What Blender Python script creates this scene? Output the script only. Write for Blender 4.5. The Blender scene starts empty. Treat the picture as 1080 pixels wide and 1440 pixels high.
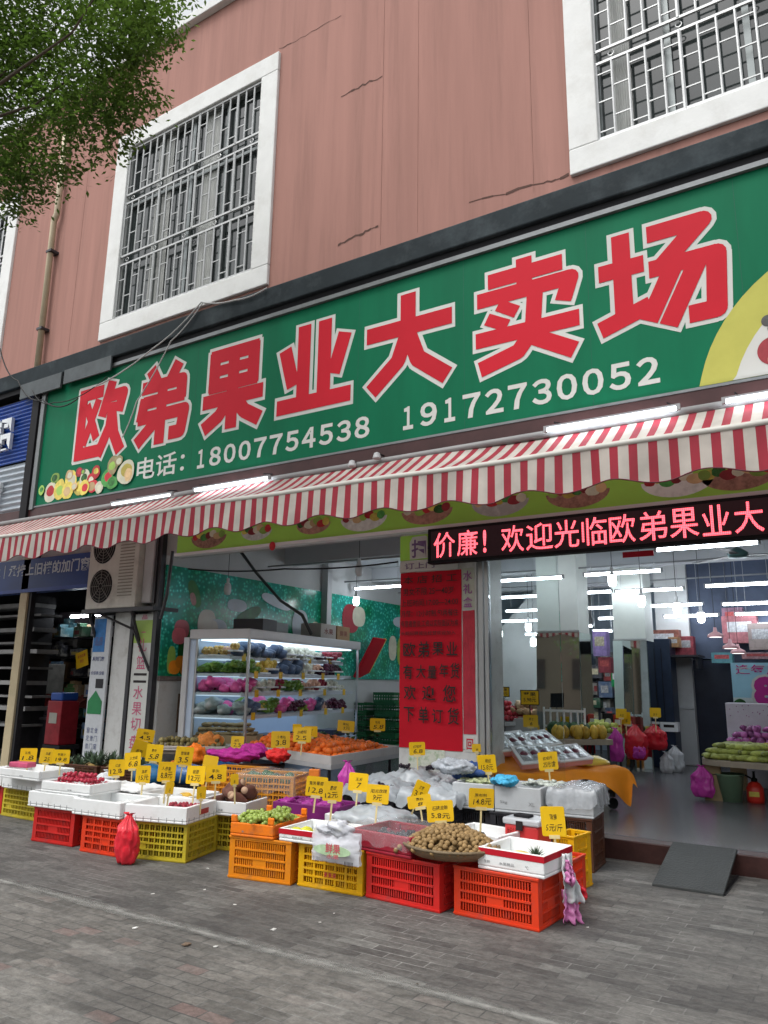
import bpy, bmesh, math, random
from mathutils import Vector, Matrix, noise
EXPO=-0.03
PI=math.pi; rad=math.radians
SC=bpy.context.scene; COL=SC.collection
rnd=random.Random(7)
# ---------------------------------------------------------------- camera
CF=1062.93; CAMP=Vector((0,-6.7,1.40))
_y,_p,_r=rad(32.3635),rad(12.583),rad(0.8469)
FW=Vector((-math.sin(_y)*math.cos(_p),math.cos(_y)*math.cos(_p),math.sin(_p)))
_rt=Vector((math.cos(_y),math.sin(_y),0)); _up=_rt.cross(FW)
RT=math.cos(_r)*_rt+math.sin(_r)*_up; UP=-math.sin(_r)*_rt+math.cos(_r)*_up
cam=bpy.data.cameras.new('camera'); co=bpy.data.objects.new('camera',cam); COL.objects.link(co)
co.matrix_world=Matrix(((RT.x,UP.x,-FW.x,CAMP.x),(RT.y,UP.y,-FW.y,CAMP.y),(RT.z,UP.z,-FW.z,CAMP.z),(0,0,0,1)))
cam.sensor_fit='VERTICAL'; cam.sensor_height=36; cam.lens=36*CF/1440; cam.clip_end=2000
SC.camera=co
def at(x,y,X=None,Y=None,Z=None):
    d=RT*((x-540)/CF)-UP*((y-720)/CF)+FW
    t=(X-CAMP.x)/d.x if X is not None else (Y-CAMP.y)/d.y if Y is not None else (Z-CAMP.z)/d.z
    return CAMP+d*t
def G(x,y,z=0): return at(x,y,Z=z)
def ppm(p): return CF/((Vector(p)-CAMP).dot(FW))   # photo pixels per metre there
# ---------------------------------------------------------------- materials
MATS={}
def mat(name,col,rough=.6,metal=0,var=.12,vs=6,bump=0,bs=40,spec=.35,emit=None,es=0,trans=0,alpha=1,stretch=(1,1,1),dirt=None,dirt_amt=.5,ds=1.5,coat=0,sss=0,co_='Object',ior=1.45):
    if name in MATS: return MATS[name]
    m=bpy.data.materials.new(name); m.use_nodes=True; nt=m.node_tree; N=nt.nodes; L=nt.links
    b=N['Principled BSDF']; b.inputs['Roughness'].default_value=rough; b.inputs['Metallic'].default_value=metal
    b.inputs['Specular IOR Level'].default_value=spec; b.inputs['IOR'].default_value=ior
    b.inputs['Base Color'].default_value=(*col,1)
    if coat: b.inputs['Coat Weight'].default_value=coat
    if emit: b.inputs['Emission Color'].default_value=(*emit,1); b.inputs['Emission Strength'].default_value=es
    if trans: b.inputs['Transmission Weight'].default_value=trans
    if alpha<1: b.inputs['Alpha'].default_value=alpha
    if sss: b.inputs['Subsurface Weight'].default_value=sss; b.inputs['Subsurface Radius'].default_value=(.02,.01,.01)
    if var or bump or dirt:
        tc=N.new('ShaderNodeTexCoord'); mp=N.new('ShaderNodeMapping'); mp.inputs['Scale'].default_value=stretch
        L.new(tc.outputs[co_],mp.inputs[0])
    src=None
    if var:
        n=N.new('ShaderNodeTexNoise'); n.inputs['Scale'].default_value=vs; n.inputs['Detail'].default_value=6; n.inputs['Roughness'].default_value=.65
        L.new(mp.outputs[0],n.inputs['Vector'])
        oi=N.new('ShaderNodeObjectInfo'); ma=N.new('ShaderNodeMath'); ma.operation='MULTIPLY_ADD'; ma.inputs[1].default_value=.5; ma.inputs[2].default_value=-.25
        L.new(oi.outputs['Random'],ma.inputs[0])
        ad=N.new('ShaderNodeMath'); L.new(n.outputs['Fac'],ad.inputs[0]); L.new(ma.outputs[0],ad.inputs[1])
        r=N.new('ShaderNodeValToRGB'); r.color_ramp.elements[0].position=.25; r.color_ramp.elements[1].position=.75
        r.color_ramp.elements[0].color=(*[c*(1-var) for c in col],1); r.color_ramp.elements[1].color=(*[min(1,c*(1+var)) for c in col],1)
        L.new(ad.outputs[0],r.inputs[0]); src=r.outputs[0]
    if dirt:
        n=N.new('ShaderNodeTexNoise'); n.inputs['Scale'].default_value=ds; n.inputs['Detail'].default_value=8; n.inputs['Roughness'].default_value=.7
        L.new(mp.outputs[0],n.inputs['Vector'])
        r=N.new('ShaderNodeValToRGB'); r.color_ramp.elements[0].position=.5; r.color_ramp.elements[1].position=.72
        r.color_ramp.elements[0].color=(0,0,0,1); r.color_ramp.elements[1].color=(dirt_amt,)*3+(1,)
        L.new(n.outputs['Fac'],r.inputs[0])
        mx=N.new('ShaderNodeMixRGB'); L.new(r.outputs[0],mx.inputs[0])
        if src: L.new(src,mx.inputs[1])
        else: mx.inputs[1].default_value=(*col,1)
        mx.inputs[2].default_value=(*dirt,1); src=mx.outputs[0]
    if src: L.new(src,b.inputs['Base Color'])
    if bump:
        n=N.new('ShaderNodeTexNoise'); n.inputs['Scale'].default_value=bs; n.inputs['Detail'].default_value=4
        L.new(mp.outputs[0],n.inputs['Vector'])
        bp=N.new('ShaderNodeBump'); bp.inputs['Strength'].default_value=bump; bp.inputs['Distance'].default_value=.01
        L.new(n.outputs['Fac'],bp.inputs['Height']); L.new(bp.outputs[0],b.inputs['Normal'])
    MATS[name]=m; return m
def emis(name,col,s):
    if name in MATS: return MATS[name]
    m=bpy.data.materials.new(name); m.use_nodes=True; nt=m.node_tree; nt.nodes.clear()
    e=nt.nodes.new('ShaderNodeEmission'); e.inputs[0].default_value=(*col,1); e.inputs[1].default_value=s
    o=nt.nodes.new('ShaderNodeOutputMaterial'); nt.links.new(e.outputs[0],o.inputs[0]); MATS[name]=m; return m
# ---------------------------------------------------------------- objects
def ob(name,me,parent=None,loc=(0,0,0),rot=(0,0,0)):
    o=bpy.data.objects.new(name,me); COL.objects.link(o); o.location=loc; o.rotation_euler=rot
    if parent is not None: o.parent=parent
    return o
def tag(o,label=None,cat=None,group=None,kind=None):
    if label: o['label']=label
    if cat: o['category']=cat
    if group: o['group']=group
    if kind: o['kind']=kind
    return o
def thing(name,label,cat,loc=(0,0,0),rz=0,group=None):
    o=ob(name,None,None,loc,(0,0,rz)); o.empty_display_size=.1
    return tag(o,label,cat,group)
def dup(o,loc=None,rz=None,label=None,parent=None,group=None):
    c=o.copy(); COL.objects.link(c)
    if parent is not None: c.parent=parent
    if loc is not None: c.location=loc
    if rz is not None: c.rotation_euler=(0,0,rz)
    if label: c['label']=label
    if group: c['group']=group
    for ch in list(KIDS.get(o.name,[])) or list(o.children): dup(ch,parent=c)
    return c
KIDS={}
class M:
    def __init__(s): s.v=[]; s.f=[]; s.mi=[]; s.cur=0; s.T=Matrix.Identity(4)
    def add(s,vs,fs):
        b=len(s.v); s.v+=[tuple(s.T@Vector(v)) for v in vs]; s.f+=[tuple(b+i for i in f) for f in fs]; s.mi+=[s.cur]*len(fs); return s
    def box(s,x0,x1,y0,y1,z0,z1):
        return s.add([(x0,y0,z0),(x1,y0,z0),(x1,y1,z0),(x0,y1,z0),(x0,y0,z1),(x1,y0,z1),(x1,y1,z1),(x0,y1,z1)],
          [(0,3,2,1),(4,5,6,7),(0,1,5,4),(1,2,6,5),(2,3,7,6),(3,0,4,7)])
    def cb(s,c,d,R=None):
        hx,hy,hz=d[0]/2,d[1]/2,d[2]/2; vs=[]
        for z in (-hz,hz):
            for x,y in ((-hx,-hy),(hx,-hy),(hx,hy),(-hx,hy)):
                v=Vector((x,y,z)); 
                if R is not None: v=R@v
                vs.append(tuple(v+Vector(c)))
        return s.add(vs,[(0,3,2,1),(4,5,6,7),(0,1,5,4),(1,2,6,5),(2,3,7,6),(3,0,4,7)])
    def tube(s,pts,r,n=8,cap=True):
        pts=[Vector(p) for p in pts]; rs=r if isinstance(r,(list,tuple)) else [r]*len(pts)
        vs=[];fs=[]; a=None
        for i,p in enumerate(pts):
            d=(pts[min(i+1,len(pts)-1)]-pts[max(i-1,0)]).normalized()
            if a is None: a=d.orthogonal().normalized()
            else:
                a=(a-d*a.dot(d)).normalized()
            b=d.cross(a)
            for k in range(n):
                t=2*PI*k/n; vs.append(tuple(p+(a*math.cos(t)+b*math.sin(t))*rs[i]))
        for i in range(len(pts)-1):
            for k in range(n):
                k2=(k+1)%n; fs.append((i*n+k,i*n+k2,(i+1)*n+k2,(i+1)*n+k))
        if cap: fs.append(tuple(range(n))[::-1]); fs.append(tuple((len(pts)-1)*n+k for k in range(n)))
        return s.add(vs,fs)
    def lathe(s,prof,n=20,c=(0,0,0),sx=1,sy=1,wob=None):
        vs=[];fs=[]
        for i,(r,z) in enumerate(prof):
            for k in range(n):
                t=2*PI*k/n; rr=r*(wob(t,z) if wob else 1); vs.append((c[0]+rr*math.cos(t)*sx,c[1]+rr*math.sin(t)*sy,c[2]+z))
        for i in range(len(prof)-1):
            for k in range(n):
                k2=(k+1)%n; fs.append((i*n+k,i*n+k2,(i+1)*n+k2,(i+1)*n+k))
        fs.append(tuple(range(n))[::-1]); fs.append(tuple((len(prof)-1)*n+k for k in range(n)))
        return s.add(vs,fs)
    def prism(s,poly,y0,y1):   # poly in (x,z), extruded along y ; front = y0 (smaller)
        n=len(poly); vs=[(x,y0,z) for x,z in poly]+[(x,y1,z) for x,z in poly]
        fs=[tuple(range(n)),tuple(range(2*n-1,n-1,-1))]+[(i,i+n,(i+1)%n+n,(i+1)%n) for i in range(n)]
        return s.add(vs,fs)
    def sheet(s,nx,ny,fn):
        vs=[fn(i/nx,j/ny) for j in range(ny+1) for i in range(nx+1)]
        fs=[(j*(nx+1)+i,j*(nx+1)+i+1,(j+1)*(nx+1)+i+1,(j+1)*(nx+1)+i) for j in range(ny) for i in range(nx)]
        return s.add(vs,fs)
    def ball(s,c,r,n=10,m=7,sx=1,sy=1,sz=1,nz=0,sd=0,R=None):
        vs=[];fs=[]
        for j in range(m+1):
            ph=PI*j/m
            for k in range(n):
                t=2*PI*k/n; d=Vector((math.sin(ph)*math.cos(t),math.sin(ph)*math.sin(t),math.cos(ph)))
                rr=r*(1+nz*noise.noise(d*1.7+Vector((sd,sd*.7,0)))) if nz else r
                v=Vector((d.x*rr*sx,d.y*rr*sy,d.z*rr*sz))
                if R is not None: v=R@v
                vs.append(tuple(v+Vector(c)))
        for j in range(m):
            for k in range(n):
                k2=(k+1)%n; fs.append((j*n+k,(j+1)*n+k,(j+1)*n+k2,j*n+k2))
        return s.add(vs,fs)
    def mesh(s,name,mats,smooth=False,solid=None):
        me=bpy.data.meshes.new(name); me.from_pydata(s.v,[],s.f)
        if not isinstance(mats,(list,tuple)): mats=[mats]
        for m in mats: me.materials.append(m)
        if len(mats)>1: me.polygons.foreach_set('material_index',s.mi)
        if smooth: me.polygons.foreach_set('use_smooth',[True]*len(me.polygons))
        me.update(); return me
    def build(s,name,mats,parent=None,loc=(0,0,0),rot=(0,0,0),smooth=False,bevel=0,solid=0):
        o=ob(name,s.mesh(name,mats,smooth),parent,loc,rot)
        if bevel:
            b=o.modifiers.new('bevel','BEVEL'); b.width=bevel; b.segments=2; b.limit_method='ANGLE'; b.angle_limit=rad(50)
        if solid:
            b=o.modifiers.new('solid','SOLIDIFY'); b.thickness=solid; b.offset=0
        return o
def struct(o): o['kind']='structure'; return o
def hn(x,y=0,z=0): return noise.noise(Vector((x,y,z)))
# ---------------------------------------------------------------- text
_TC={}
def text_raw(body,bold=0):
    k=(body,round(bold,4))
    if k in _TC: return _TC[k]
    c=bpy.data.curves.new('txt','FONT'); c.body=body; c.size=1; c.offset=bold; c.resolution_u=3
    o=bpy.data.objects.new('txt',c); COL.objects.link(o)
    dg=bpy.context.evaluated_depsgraph_get(); me=bpy.data.meshes.new_from_object(o.evaluated_get(dg))
    vs=[tuple(v.co) for v in me.vertices]; fs=[tuple(p.vertices) for p in me.polygons]
    bpy.data.objects.remove(o); bpy.data.curves.remove(c); bpy.data.meshes.remove(me)
    _TC[k]=(vs,fs); return _TC[k]
def text_bb(body,bold=0):
    vs,_=text_raw(body,bold); xs=[v[0] for v in vs]; ys=[v[1] for v in vs]; return min(xs),max(xs),min(ys),max(ys)
def text_into(m,body,x0,x1,z0,z1,y,bold=0,ref=None,fit=True,d=0):
    """flat lettering facing -Y at depth y, fitted in a box (ref bold size used for the fit)"""
    bb=text_bb(body,ref if ref is not None else bold)
    vs,fs=text_raw(body,bold); w=bb[1]-bb[0] or 1; h=bb[3]-bb[2] or 1
    sx=(x1-x0)/w; sz=(z1-z0)/h
    if not fit: sx=sz=min(sx,sz)
    m.add([(x0+(v[0]-bb[0])*sx, y, z0+(v[1]-bb[2])*sz) for v in vs],fs)
    return m
# ---------------------------------------------------------------- light and sky
w=bpy.data.worlds.new("World"); SC.world=w; w.use_nodes=True; nt=w.node_tree
bg=nt.nodes['Background']; sky=nt.nodes.new('ShaderNodeTexSky'); sky.sky_type='NISHITA'; sky.sun_disc=False
sky.sun_elevation=rad(62); sky.sun_rotation=rad(200); sky.dust_density=4; sky.air_density=1.2; sky.ozone_density=1
hs=nt.nodes.new('ShaderNodeHueSaturation'); hs.inputs['Saturation'].default_value=.12; hs.inputs['Value'].default_value=1.75
nt.links.new(sky.outputs[0],hs.inputs['Color']); nt.links.new(hs.outputs[0],bg.inputs[0]); bg.inputs[1].default_value=.15
sl=bpy.data.lights.new('sun','SUN'); sl.energy=1.0; sl.angle=rad(18); sl.color=(1,.97,.92)
so=bpy.data.objects.new('sun',sl); COL.objects.link(so)
so.rotation_euler=Vector((-.35,-.75,1.5)).to_track_quat('Z','Y').to_euler()
SC.view_settings.view_transform='Standard'; SC.view_settings.look='None'; SC.view_settings.gamma=1; SC.view_settings.exposure=EXPO
# ---------------------------------------------------------------- common materials
pinkwall=mat('pink_render',(.385,.205,.172),.88,var=.13,vs=.8,bump=.2,bs=7,dirt=(.22,.125,.105),dirt_amt=.55,ds=1.3,stretch=(4,1,.22),spec=.2)
whiteframe=mat('white_paint_frame',(.72,.73,.72),.7,var=.07,vs=3,bump=.15,bs=25,dirt=(.45,.44,.40),dirt_amt=.4,ds=2)
ledgem=mat('dark_ledge',(.028,.038,.044),.7,spec=.15,var=.3,vs=2,bump=.2,bs=12,dirt=(.09,.11,.12),dirt_amt=.6,ds=1.1)
black=mat('black_frame',(.014,.014,.016),.6,spec=.15,var=.2,vs=5)
darkmetal=mat('dark_metal',(.045,.045,.05),.4,metal=.4,var=.25,vs=8)
steel=mat('grille_steel',(.50,.51,.51),.4,metal=.35,var=.15,vs=9)
whitepl=mat('white_plastic',(.78,.79,.80),.4,var=.04,vs=4)
greypl=mat('grey_panel',(.45,.46,.47),.5,var=.1,vs=4)
signgreen=mat('sign_green',(.003,.140,.066),.5,spec=.12,var=.14,vs=.8,bump=.04,bs=4,stretch=(3,1,.6))
signred=mat('sign_red',(.50,.016,.03),.5,spec=.12,var=.08,vs=1.5)
signwhite=mat('sign_white',(.56,.57,.54),.5,spec=.15,var=.06,vs=2)
limegreen=mat('lime_board',(.36,.70,.10),.4,var=.08,vs=2)
redprint=mat('red_paper',(.52,.010,.024),.6,spec=.15,var=.10,vs=3,bump=.5,bs=6)
inkm=mat('black_ink',(.02,.015,.015),.6,var=0)
yellowtag=mat('yellow_tag_card',(.76,.47,.012),.35,var=.07,vs=9)
glassdark=mat('dark_window_glass',(.028,.036,.036),.08,var=.5,vs=1.5,spec=.8)
mirror=mat('mirror_cladding',(.62,.70,.70),.03,metal=1,var=.04,vs=1)
tube_e=emis('tube_light',(.84,.92,1),25)
bulb_e=emis('bulb_light',(.9,.96,1),22)
# ---------------------------------------------------------------- ground
def pave_mat():
    m=bpy.data.materials.new('brick_paving'); m.use_nodes=True; nt=m.node_tree; N=nt.nodes; L=nt.links; b=N['Principled BSDF']
    tc=N.new('ShaderNodeTexCoord')
    dn=N.new('ShaderNodeTexNoise'); dn.inputs['Scale'].default_value=3; dm=N.new('ShaderNodeVectorMath'); dm.operation='MULTIPLY_ADD'
    dm.inputs[1].default_value=(.012,.012,0); L.new(tc.outputs['Object'],dn.inputs['Vector']); L.new(dn.outputs['Color'],dm.inputs[0]); L.new(tc.outputs['Object'],dm.inputs[2])
    br=N.new('ShaderNodeTexBrick'); br.inputs['Scale'].default_value=1; br.inputs['Brick Width'].default_value=.165; br.inputs['Row Height'].default_value=.085
    br.inputs['Mortar Size'].default_value=.004; br.inputs['Mortar Smooth'].default_value=.3; br.inputs['Bias'].default_value=0
    br.inputs['Color1'].default_value=(0,0,0,1); br.inputs['Color2'].default_value=(1,1,1,1); br.inputs['Mortar'].default_value=(.5,.5,.5,1)
    L.new(dm.outputs[0],br.inputs['Vector'])
    cr=N.new('ShaderNodeValToRGB'); e=cr.color_ramp.elements; e[0].position=0; e[0].color=(.080,.077,.070,1); e[1].position=.93; e[1].color=(.150,.143,.129,1)
    x=e.new(.985); x.color=(.14,.10,.09,1); L.new(br.outputs['Color'],cr.inputs[0])
    def ns(sc,lo,hi,det=8,st=(1,1,1),ro=.6):
        mp=N.new('ShaderNodeMapping'); mp.inputs['Scale'].default_value=st; L.new(tc.outputs['Object'],mp.inputs[0])
        n=N.new('ShaderNodeTexNoise'); n.inputs['Scale'].default_value=sc; n.inputs['Detail'].default_value=det; n.inputs['Roughness'].default_value=ro; L.new(mp.outputs[0],n.inputs['Vector'])
        r=N.new('ShaderNodeMapRange'); r.inputs[1].default_value=lo; r.inputs[2].default_value=hi; L.new(n.outputs['Fac'],r.inputs[0]); return r.outputs[0]
    # mortar shows pale where sand lies, dark elsewhere
    mc=N.new('ShaderNodeMixRGB'); mc.inputs[1].default_value=(.06,.06,.058,1); mc.inputs[2].default_value=(.25,.25,.235,1); L.new(ns(1.1,.46,.68),mc.inputs[0])
    m1=N.new('ShaderNodeMixRGB'); L.new(br.outputs['Fac'],m1.inputs[0]); L.new(cr.outputs[0],m1.inputs[1]); L.new(mc.outputs[0],m1.inputs[2])
    # pale worn/dusty patches
    m2=N.new('ShaderNodeMixRGB'); m2.inputs[2].default_value=(.26,.255,.235,1); 
    mu=N.new('ShaderNodeMath'); mu.operation='MULTIPLY'; L.new(ns(1.3,.48,.72,10,(1,2.2,1)),mu.inputs[0]); mu.inputs[1].default_value=.65; L.new(mu.outputs[0],m2.inputs[0]); L.new(m1.outputs[0],m2.inputs[1])
    # fine streaks of worn grain
    m3=N.new('ShaderNodeMixRGB'); m3.blend_type='OVERLAY'; m3.inputs[0].default_value=.75; L.new(m2.outputs[0],m3.inputs[1]); L.new(ns(16,.22,.78,9,(1,1.6,1),.78),m3.inputs[2])
    # damp dark stains
    m4=N.new('ShaderNodeMixRGB'); m4.inputs[2].default_value=(.035,.035,.036,1); mu=N.new('ShaderNodeMath'); mu.operation='MULTIPLY'; L.new(ns(.8,.52,.72,6),mu.inputs[0]); mu.inputs[1].default_value=.55
    L.new(mu.outputs[0],m4.inputs[0]); L.new(m3.outputs[0],m4.inputs[1]); L.new(m4.outputs[0],b.inputs['Base Color'])
    b.inputs['Roughness'].default_value=.72; L.new(ns(2,.3,.7),N.new('ShaderNodeMath').inputs[0])
    ad=N.new('ShaderNodeMath'); ad.operation='MULTIPLY_ADD'; ad.inputs[1].default_value=-.7; L.new(br.outputs['Fac'],ad.inputs[0]); L.new(ns(30,.2,.8,6),ad.inputs[2])
    bp=N.new('ShaderNodeBump'); bp.inputs['Strength'].default_value=.7; bp.inputs['Distance'].default_value=.006; L.new(ad.outputs[0],bp.inputs['Height']); L.new(bp.outputs[0],b.inputs['Normal'])
    return m
struct(M().add([(-60,-80,0),(60,-80,0),(60,4,0),(-60,4,0)],[(0,1,2,3)]).build('pavement',pave_mat()))
asph=mat('dark_worn_paving',(.085,.085,.083),.6,var=.35,vs=4,bump=.5,bs=50,dirt=(.19,.19,.18),dirt_amt=.6,ds=6,stretch=(.6,3.5,1))
concrete=mat('pale_concrete_strip',(.24,.24,.225),.9,var=.35,vs=7,bump=.25,bs=35,dirt=(.12,.12,.115),dirt_amt=.95,ds=3.2)
m=M(); 
def kst(u,v):
    x=-16+26*u; return (x,-3.40+.21*v,.0085)
m.sheet(260,1,kst); struct(m.build('kerb_strip',concrete))
_b=concrete.node_tree.nodes['Principled BSDF']; _nt=concrete.node_tree; _tc=_nt.nodes.new('ShaderNodeTexCoord')
def _noise(sc,st):
    mp=_nt.nodes.new('ShaderNodeMapping'); mp.inputs['Scale'].default_value=st; _nt.links.new(_tc.outputs['Object'],mp.inputs[0]); n=_nt.nodes.new('ShaderNodeTexNoise'); n.inputs['Scale'].default_value=sc; n.inputs['Detail'].default_value=9; n.inputs['Roughness'].default_value=.72; _nt.links.new(mp.outputs[0],n.inputs['Vector']); return n.outputs['Fac']
_sp=_nt.nodes.new('ShaderNodeSeparateXYZ'); _nt.links.new(_tc.outputs['Object'],_sp.inputs[0])
_e=_nt.nodes.new('ShaderNodeMath'); _e.operation='ADD'; _e.inputs[1].default_value=3.295; _nt.links.new(_sp.outputs[1],_e.inputs[0])
_a=_nt.nodes.new('ShaderNodeMath'); _a.operation='ABSOLUTE'; _nt.links.new(_e.outputs[0],_a.inputs[0])
_r=_nt.nodes.new('ShaderNodeMapRange'); _r.inputs[1].default_value=.0; _r.inputs[2].default_value=.09; _r.inputs[3].default_value=.32; _r.inputs[4].default_value=-.12; _nt.links.new(_a.outputs[0],_r.inputs[0])
_s=_nt.nodes.new('ShaderNodeMath'); _s.operation='ADD'; _nt.links.new(_r.outputs[0],_s.inputs[0]); _nt.links.new(_noise(5,(1,2.2,1)),_s.inputs[1])
_c=_nt.nodes.new('ShaderNodeMapRange'); _c.inputs[1].default_value=.50; _c.inputs[2].default_value=.95; _nt.links.new(_s.outputs[0],_c.inputs[0]); _nt.links.new(_c.outputs[0],_b.inputs['Alpha'])
# apron of long narrow pavers under the stalls, coloured darker for wet shade, 4 mm proud
def apron_mat():
    m=pave_mat(); m.name='apron_paving'; 
    for n in m.node_tree.nodes:
        if n.type=='VALTORGB': 
            e=n.color_ramp.elements; e[0].color=(.060,.058,.055,1); e[1].color=(.105,.101,.094,1); e[2].color=(.14,.14,.13,1)
        if n.type=='TEX_BRICK': n.inputs['Brick Width'].default_value=.24; n.inputs['Row Height'].default_value=.08
    for n in m.node_tree.nodes:
        if n.type=='MIX_RGB' and tuple(round(c,3) for c in n.inputs[2].default_value[:3])==(.26,.255,.235): n.inputs[2].default_value=(.17,.168,.155,1)
    return m
def ap(u,v):
    x=-16+26*u; y=-3.26 if v<.5 else .2
    return (x,y,.0045)
m=M(); m.sheet(200,1,ap); struct(m.build('apron_paving',apron_mat()))
# shop floor and step
floorm=mat('polished_shop_floor',(.105,.105,.112),.25,var=.14,vs=3,dirt=(.12,.12,.12),dirt_amt=.5,ds=1.5,bump=.04,bs=20)
stepm=mat('maroon_step_tile',(.045,.020,.018),.35,var=.4,vs=9,bump=.1,bs=30)
struct(M().box(-7.42,3.2,.13,9.5,-.05,.16).build('shop_floor',floorm))
struct(M().box(-7.42,3.2,-.05,.127,-.05,.157).build('entrance_step',[stepm],bevel=.008))
struct(M().box(-13.5,-7.8,.0,5,-.05,.10).build('neighbour_floor',mat('neighbour_floor',(.09,.085,.08),.5,var=.2)))
# ---------------------------------------------------------------- building
B=thing('shop_building','two storey pink rendered building with white framed barred windows above the green fruit shop sign','building',(0,0,0))
ZL=6.36; ZT=11.35
W1=(-9.42,-6.06,6.37,9.93); W2=(-2.05,1.35,6.42,10.0); W0=(-15.5,-12.1,6.37,9.93)
m=M(); xs=[-30,W0[0]+.1,W0[1]-.1,W1[0]+.1,W1[1]-.1,W2[0]+.1,W2[1]-.1,8]
y0,y1=0,.3
for i in range(len(xs)-1):
    if i%2==0: m.box(xs[i],xs[i+1],y0,y1,5.6,ZT)
    else:
        zz=(W0,W1,W2)[i//2]; m.box(xs[i],xs[i+1],y0,y1,5.6,zz[2]+.1); m.box(xs[i],xs[i+1],y0,y1,zz[3]-.1,ZT)
m.build('facade_wall',pinkwall,B)
M().box(-30,8,-.10,.35,ZT,ZT+.14).build('parapet_cap',whiteframe,B,bevel=.01)
M().box(-30,8,.305,12,ZT-.3,ZT-.05).build('roof_slab',greypl,B)
# panel joints and cracks on the render
for x in (-4.35,-3.85,-2.45,-10.2):
    M().box(x-.002,x+.002,-.003,.002,6.4,ZT).build('render_joint',mat('joint_brown',(.24,.13,.105),.9,var=.3,vs=3),B)  # joint lines in a plain darker brown
def crack(pts,wd=.012):
    m=M(); P=[]
    for i in range(len(pts)-1):
        a,b=pts[i],pts[i+1]
        for k in range(6):
            t=k/6; P.append((a[0]+(b[0]-a[0])*t+rnd.uniform(-.012,.012),a[1]+(b[1]-a[1])*t+rnd.uniform(-.018,.018)))
    P.append(pts[-1])
    for i in range(len(P)-1):
        a,b=P[i],P[i+1]; h=wd*rnd.uniform(.3,1.2)
        m.add([(a[0],-.003,a[1]-h/2),(b[0],-.003,b[1]-h/2),(b[0],-.003,b[1]+h/2),(a[0],-.003,a[1]+h/2)],[(0,1,2,3)])
    m.build('crack',mat('crack_dark',(.10,.055,.045),.9,var=0),B)
for pp in ([(480,135),(510,120),(538,107)],[(475,345),(505,330),(532,318)],[(392,70),(430,50),(480,22)],[(660,285),(765,257),(800,245)],[(155,255),(175,235)]):
    crack([(lambda q:(q.x,q.z))(at(x,y,Y=0)) for x,y in pp],.03 if len(pp)==3 and pp[0][0]!=392 else .012)
# ledge
M().box(-30,8,-.42,.0,5.77,6.03).build('ledge',ledgem,B,bevel=.015)
M().box(-30,8,-.37,.0,5.685,5.768).build('ledge_soffit_beam',black,B)
M().box(-30,8,0.002,.3,5.0,5.6).build('lintel_wall',greypl,B)
M().box(-30,8,0.05,.3,2.95,5.0).build('header_wall',greypl,B)
def window(W,glassmat):
    x0,x1,z0,z1=W; f=.30
    m=M(); m.box(x0,x1,-.045,.1,z0,z0+f*.95); m.box(x0,x1,-.045,.1,z1-f,z1); m.box(x0,x0+f,-.045,.1,z0+f*.95,z1-f); m.box(x1-f,x1,-.045,.1,z0+f*.95,z1-f)
    fr=m.build('window',whiteframe,B,bevel=.012)
    a,b,c,d=x0+f,x1-f,z0+f*.95,z1-f
    m=M(); m.box(a,b,.10,.14,c,d); m.build('pane',glassmat,fr)
    m=M()
    for k in range(5):
        x=a+(b-a)*k/4; m.box(x-.03,x+.03,.055,.098,c,d)
    for z in (c+.02,d-.02,c+(d-c)*.66): m.box(a,b,.06,.097,z-.025,z+.025)
    m.build('sash',mat('sash_alu',(.20,.22,.22),.4,metal=.5),fr)
    m=M(); n=int((b-a)/(.15 if W is not W2 else .16)); H=(d-c)
    rails=[c+H*.305,c+H*.355,c+H*.665,c+H*.715]
    for z in rails+[c+.03,d-.03]: m.box(a,b,-.012,.012,z-.014,z+.014)
    for k in range(n+1):
        x=a+(b-a)*k/n
        for z0_,z1_ in ((c,rails[0]),(rails[1],rails[2]),(rails[3],d)): m.tube([(x,0,z0_),(x,0,z1_)],.0135 if k%5 else .02,6,False)
        if k<n:
            for (z0_,z1_) in ((c,rails[0]),(rails[1],rails[2]),(rails[3],d)):
                s=[.3+.1*(k%3)] if k%2 else [.16,.72]
                if W is W2: s=[.28,.66] if k%2 else [.12,.5,.86]
                for q in s:
                    z=z0_+(z1_-z0_)*q; m.box(x,x+(b-a)/n,-.006,.006,z-.0065,z+.0065)
        if k%4==1:
            for zr in (c+H*.33,c+H*.69):
                m.tube([(x+.03*math.cos(t*PI/4),0,zr+.03*math.sin(t*PI/4)) for t in range(9)],.006,5,False)
    m.build('security_grille',steel,fr)
for W in (W0,W1,W2): window(W,glassdark)
curt=mat('pale_curtain',(.34,.35,.34),.8,var=.2,vs=3,bump=.4,bs=8,stretch=(6,1,.4))
def curtain(x0,x1,z0,z1):
    m=M(); m.sheet(40,4,lambda u,v:(x0+(x1-x0)*u,.088+.005*math.sin(u*50),z0+(z1-z0)*v)); m.build('curtain',curt,B,smooth=True)
curtain(-8.55,-8.2,6.7,9.6); curtain(-7.55,-7.2,6.7,9.6); curtain(-1.6,-1.42,6.8,9.7)
# drain pipe
m=M(); m.tube([(-10.83,-.09,10.6),(-10.81,-.09,9.0),(-10.87,-.09,8.9),(-10.83,-.09,6.05)],.05,12)
dp=m.build('drain_pipe',mat('cream_pipe',(.55,.47,.33),.6,var=.15,vs=4,dirt=(.25,.2,.14),dirt_amt=.5,ds=3),None,smooth=True); tag(dp,'cream drain pipe running down the pink wall between the two left windows','drain pipe')
for z in (9.9,8.3,6.9): M().box(-10.9,-10.76,-.15,.0,z-.02,z+.02).build('pipe_clamp',darkmetal,dp)
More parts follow.
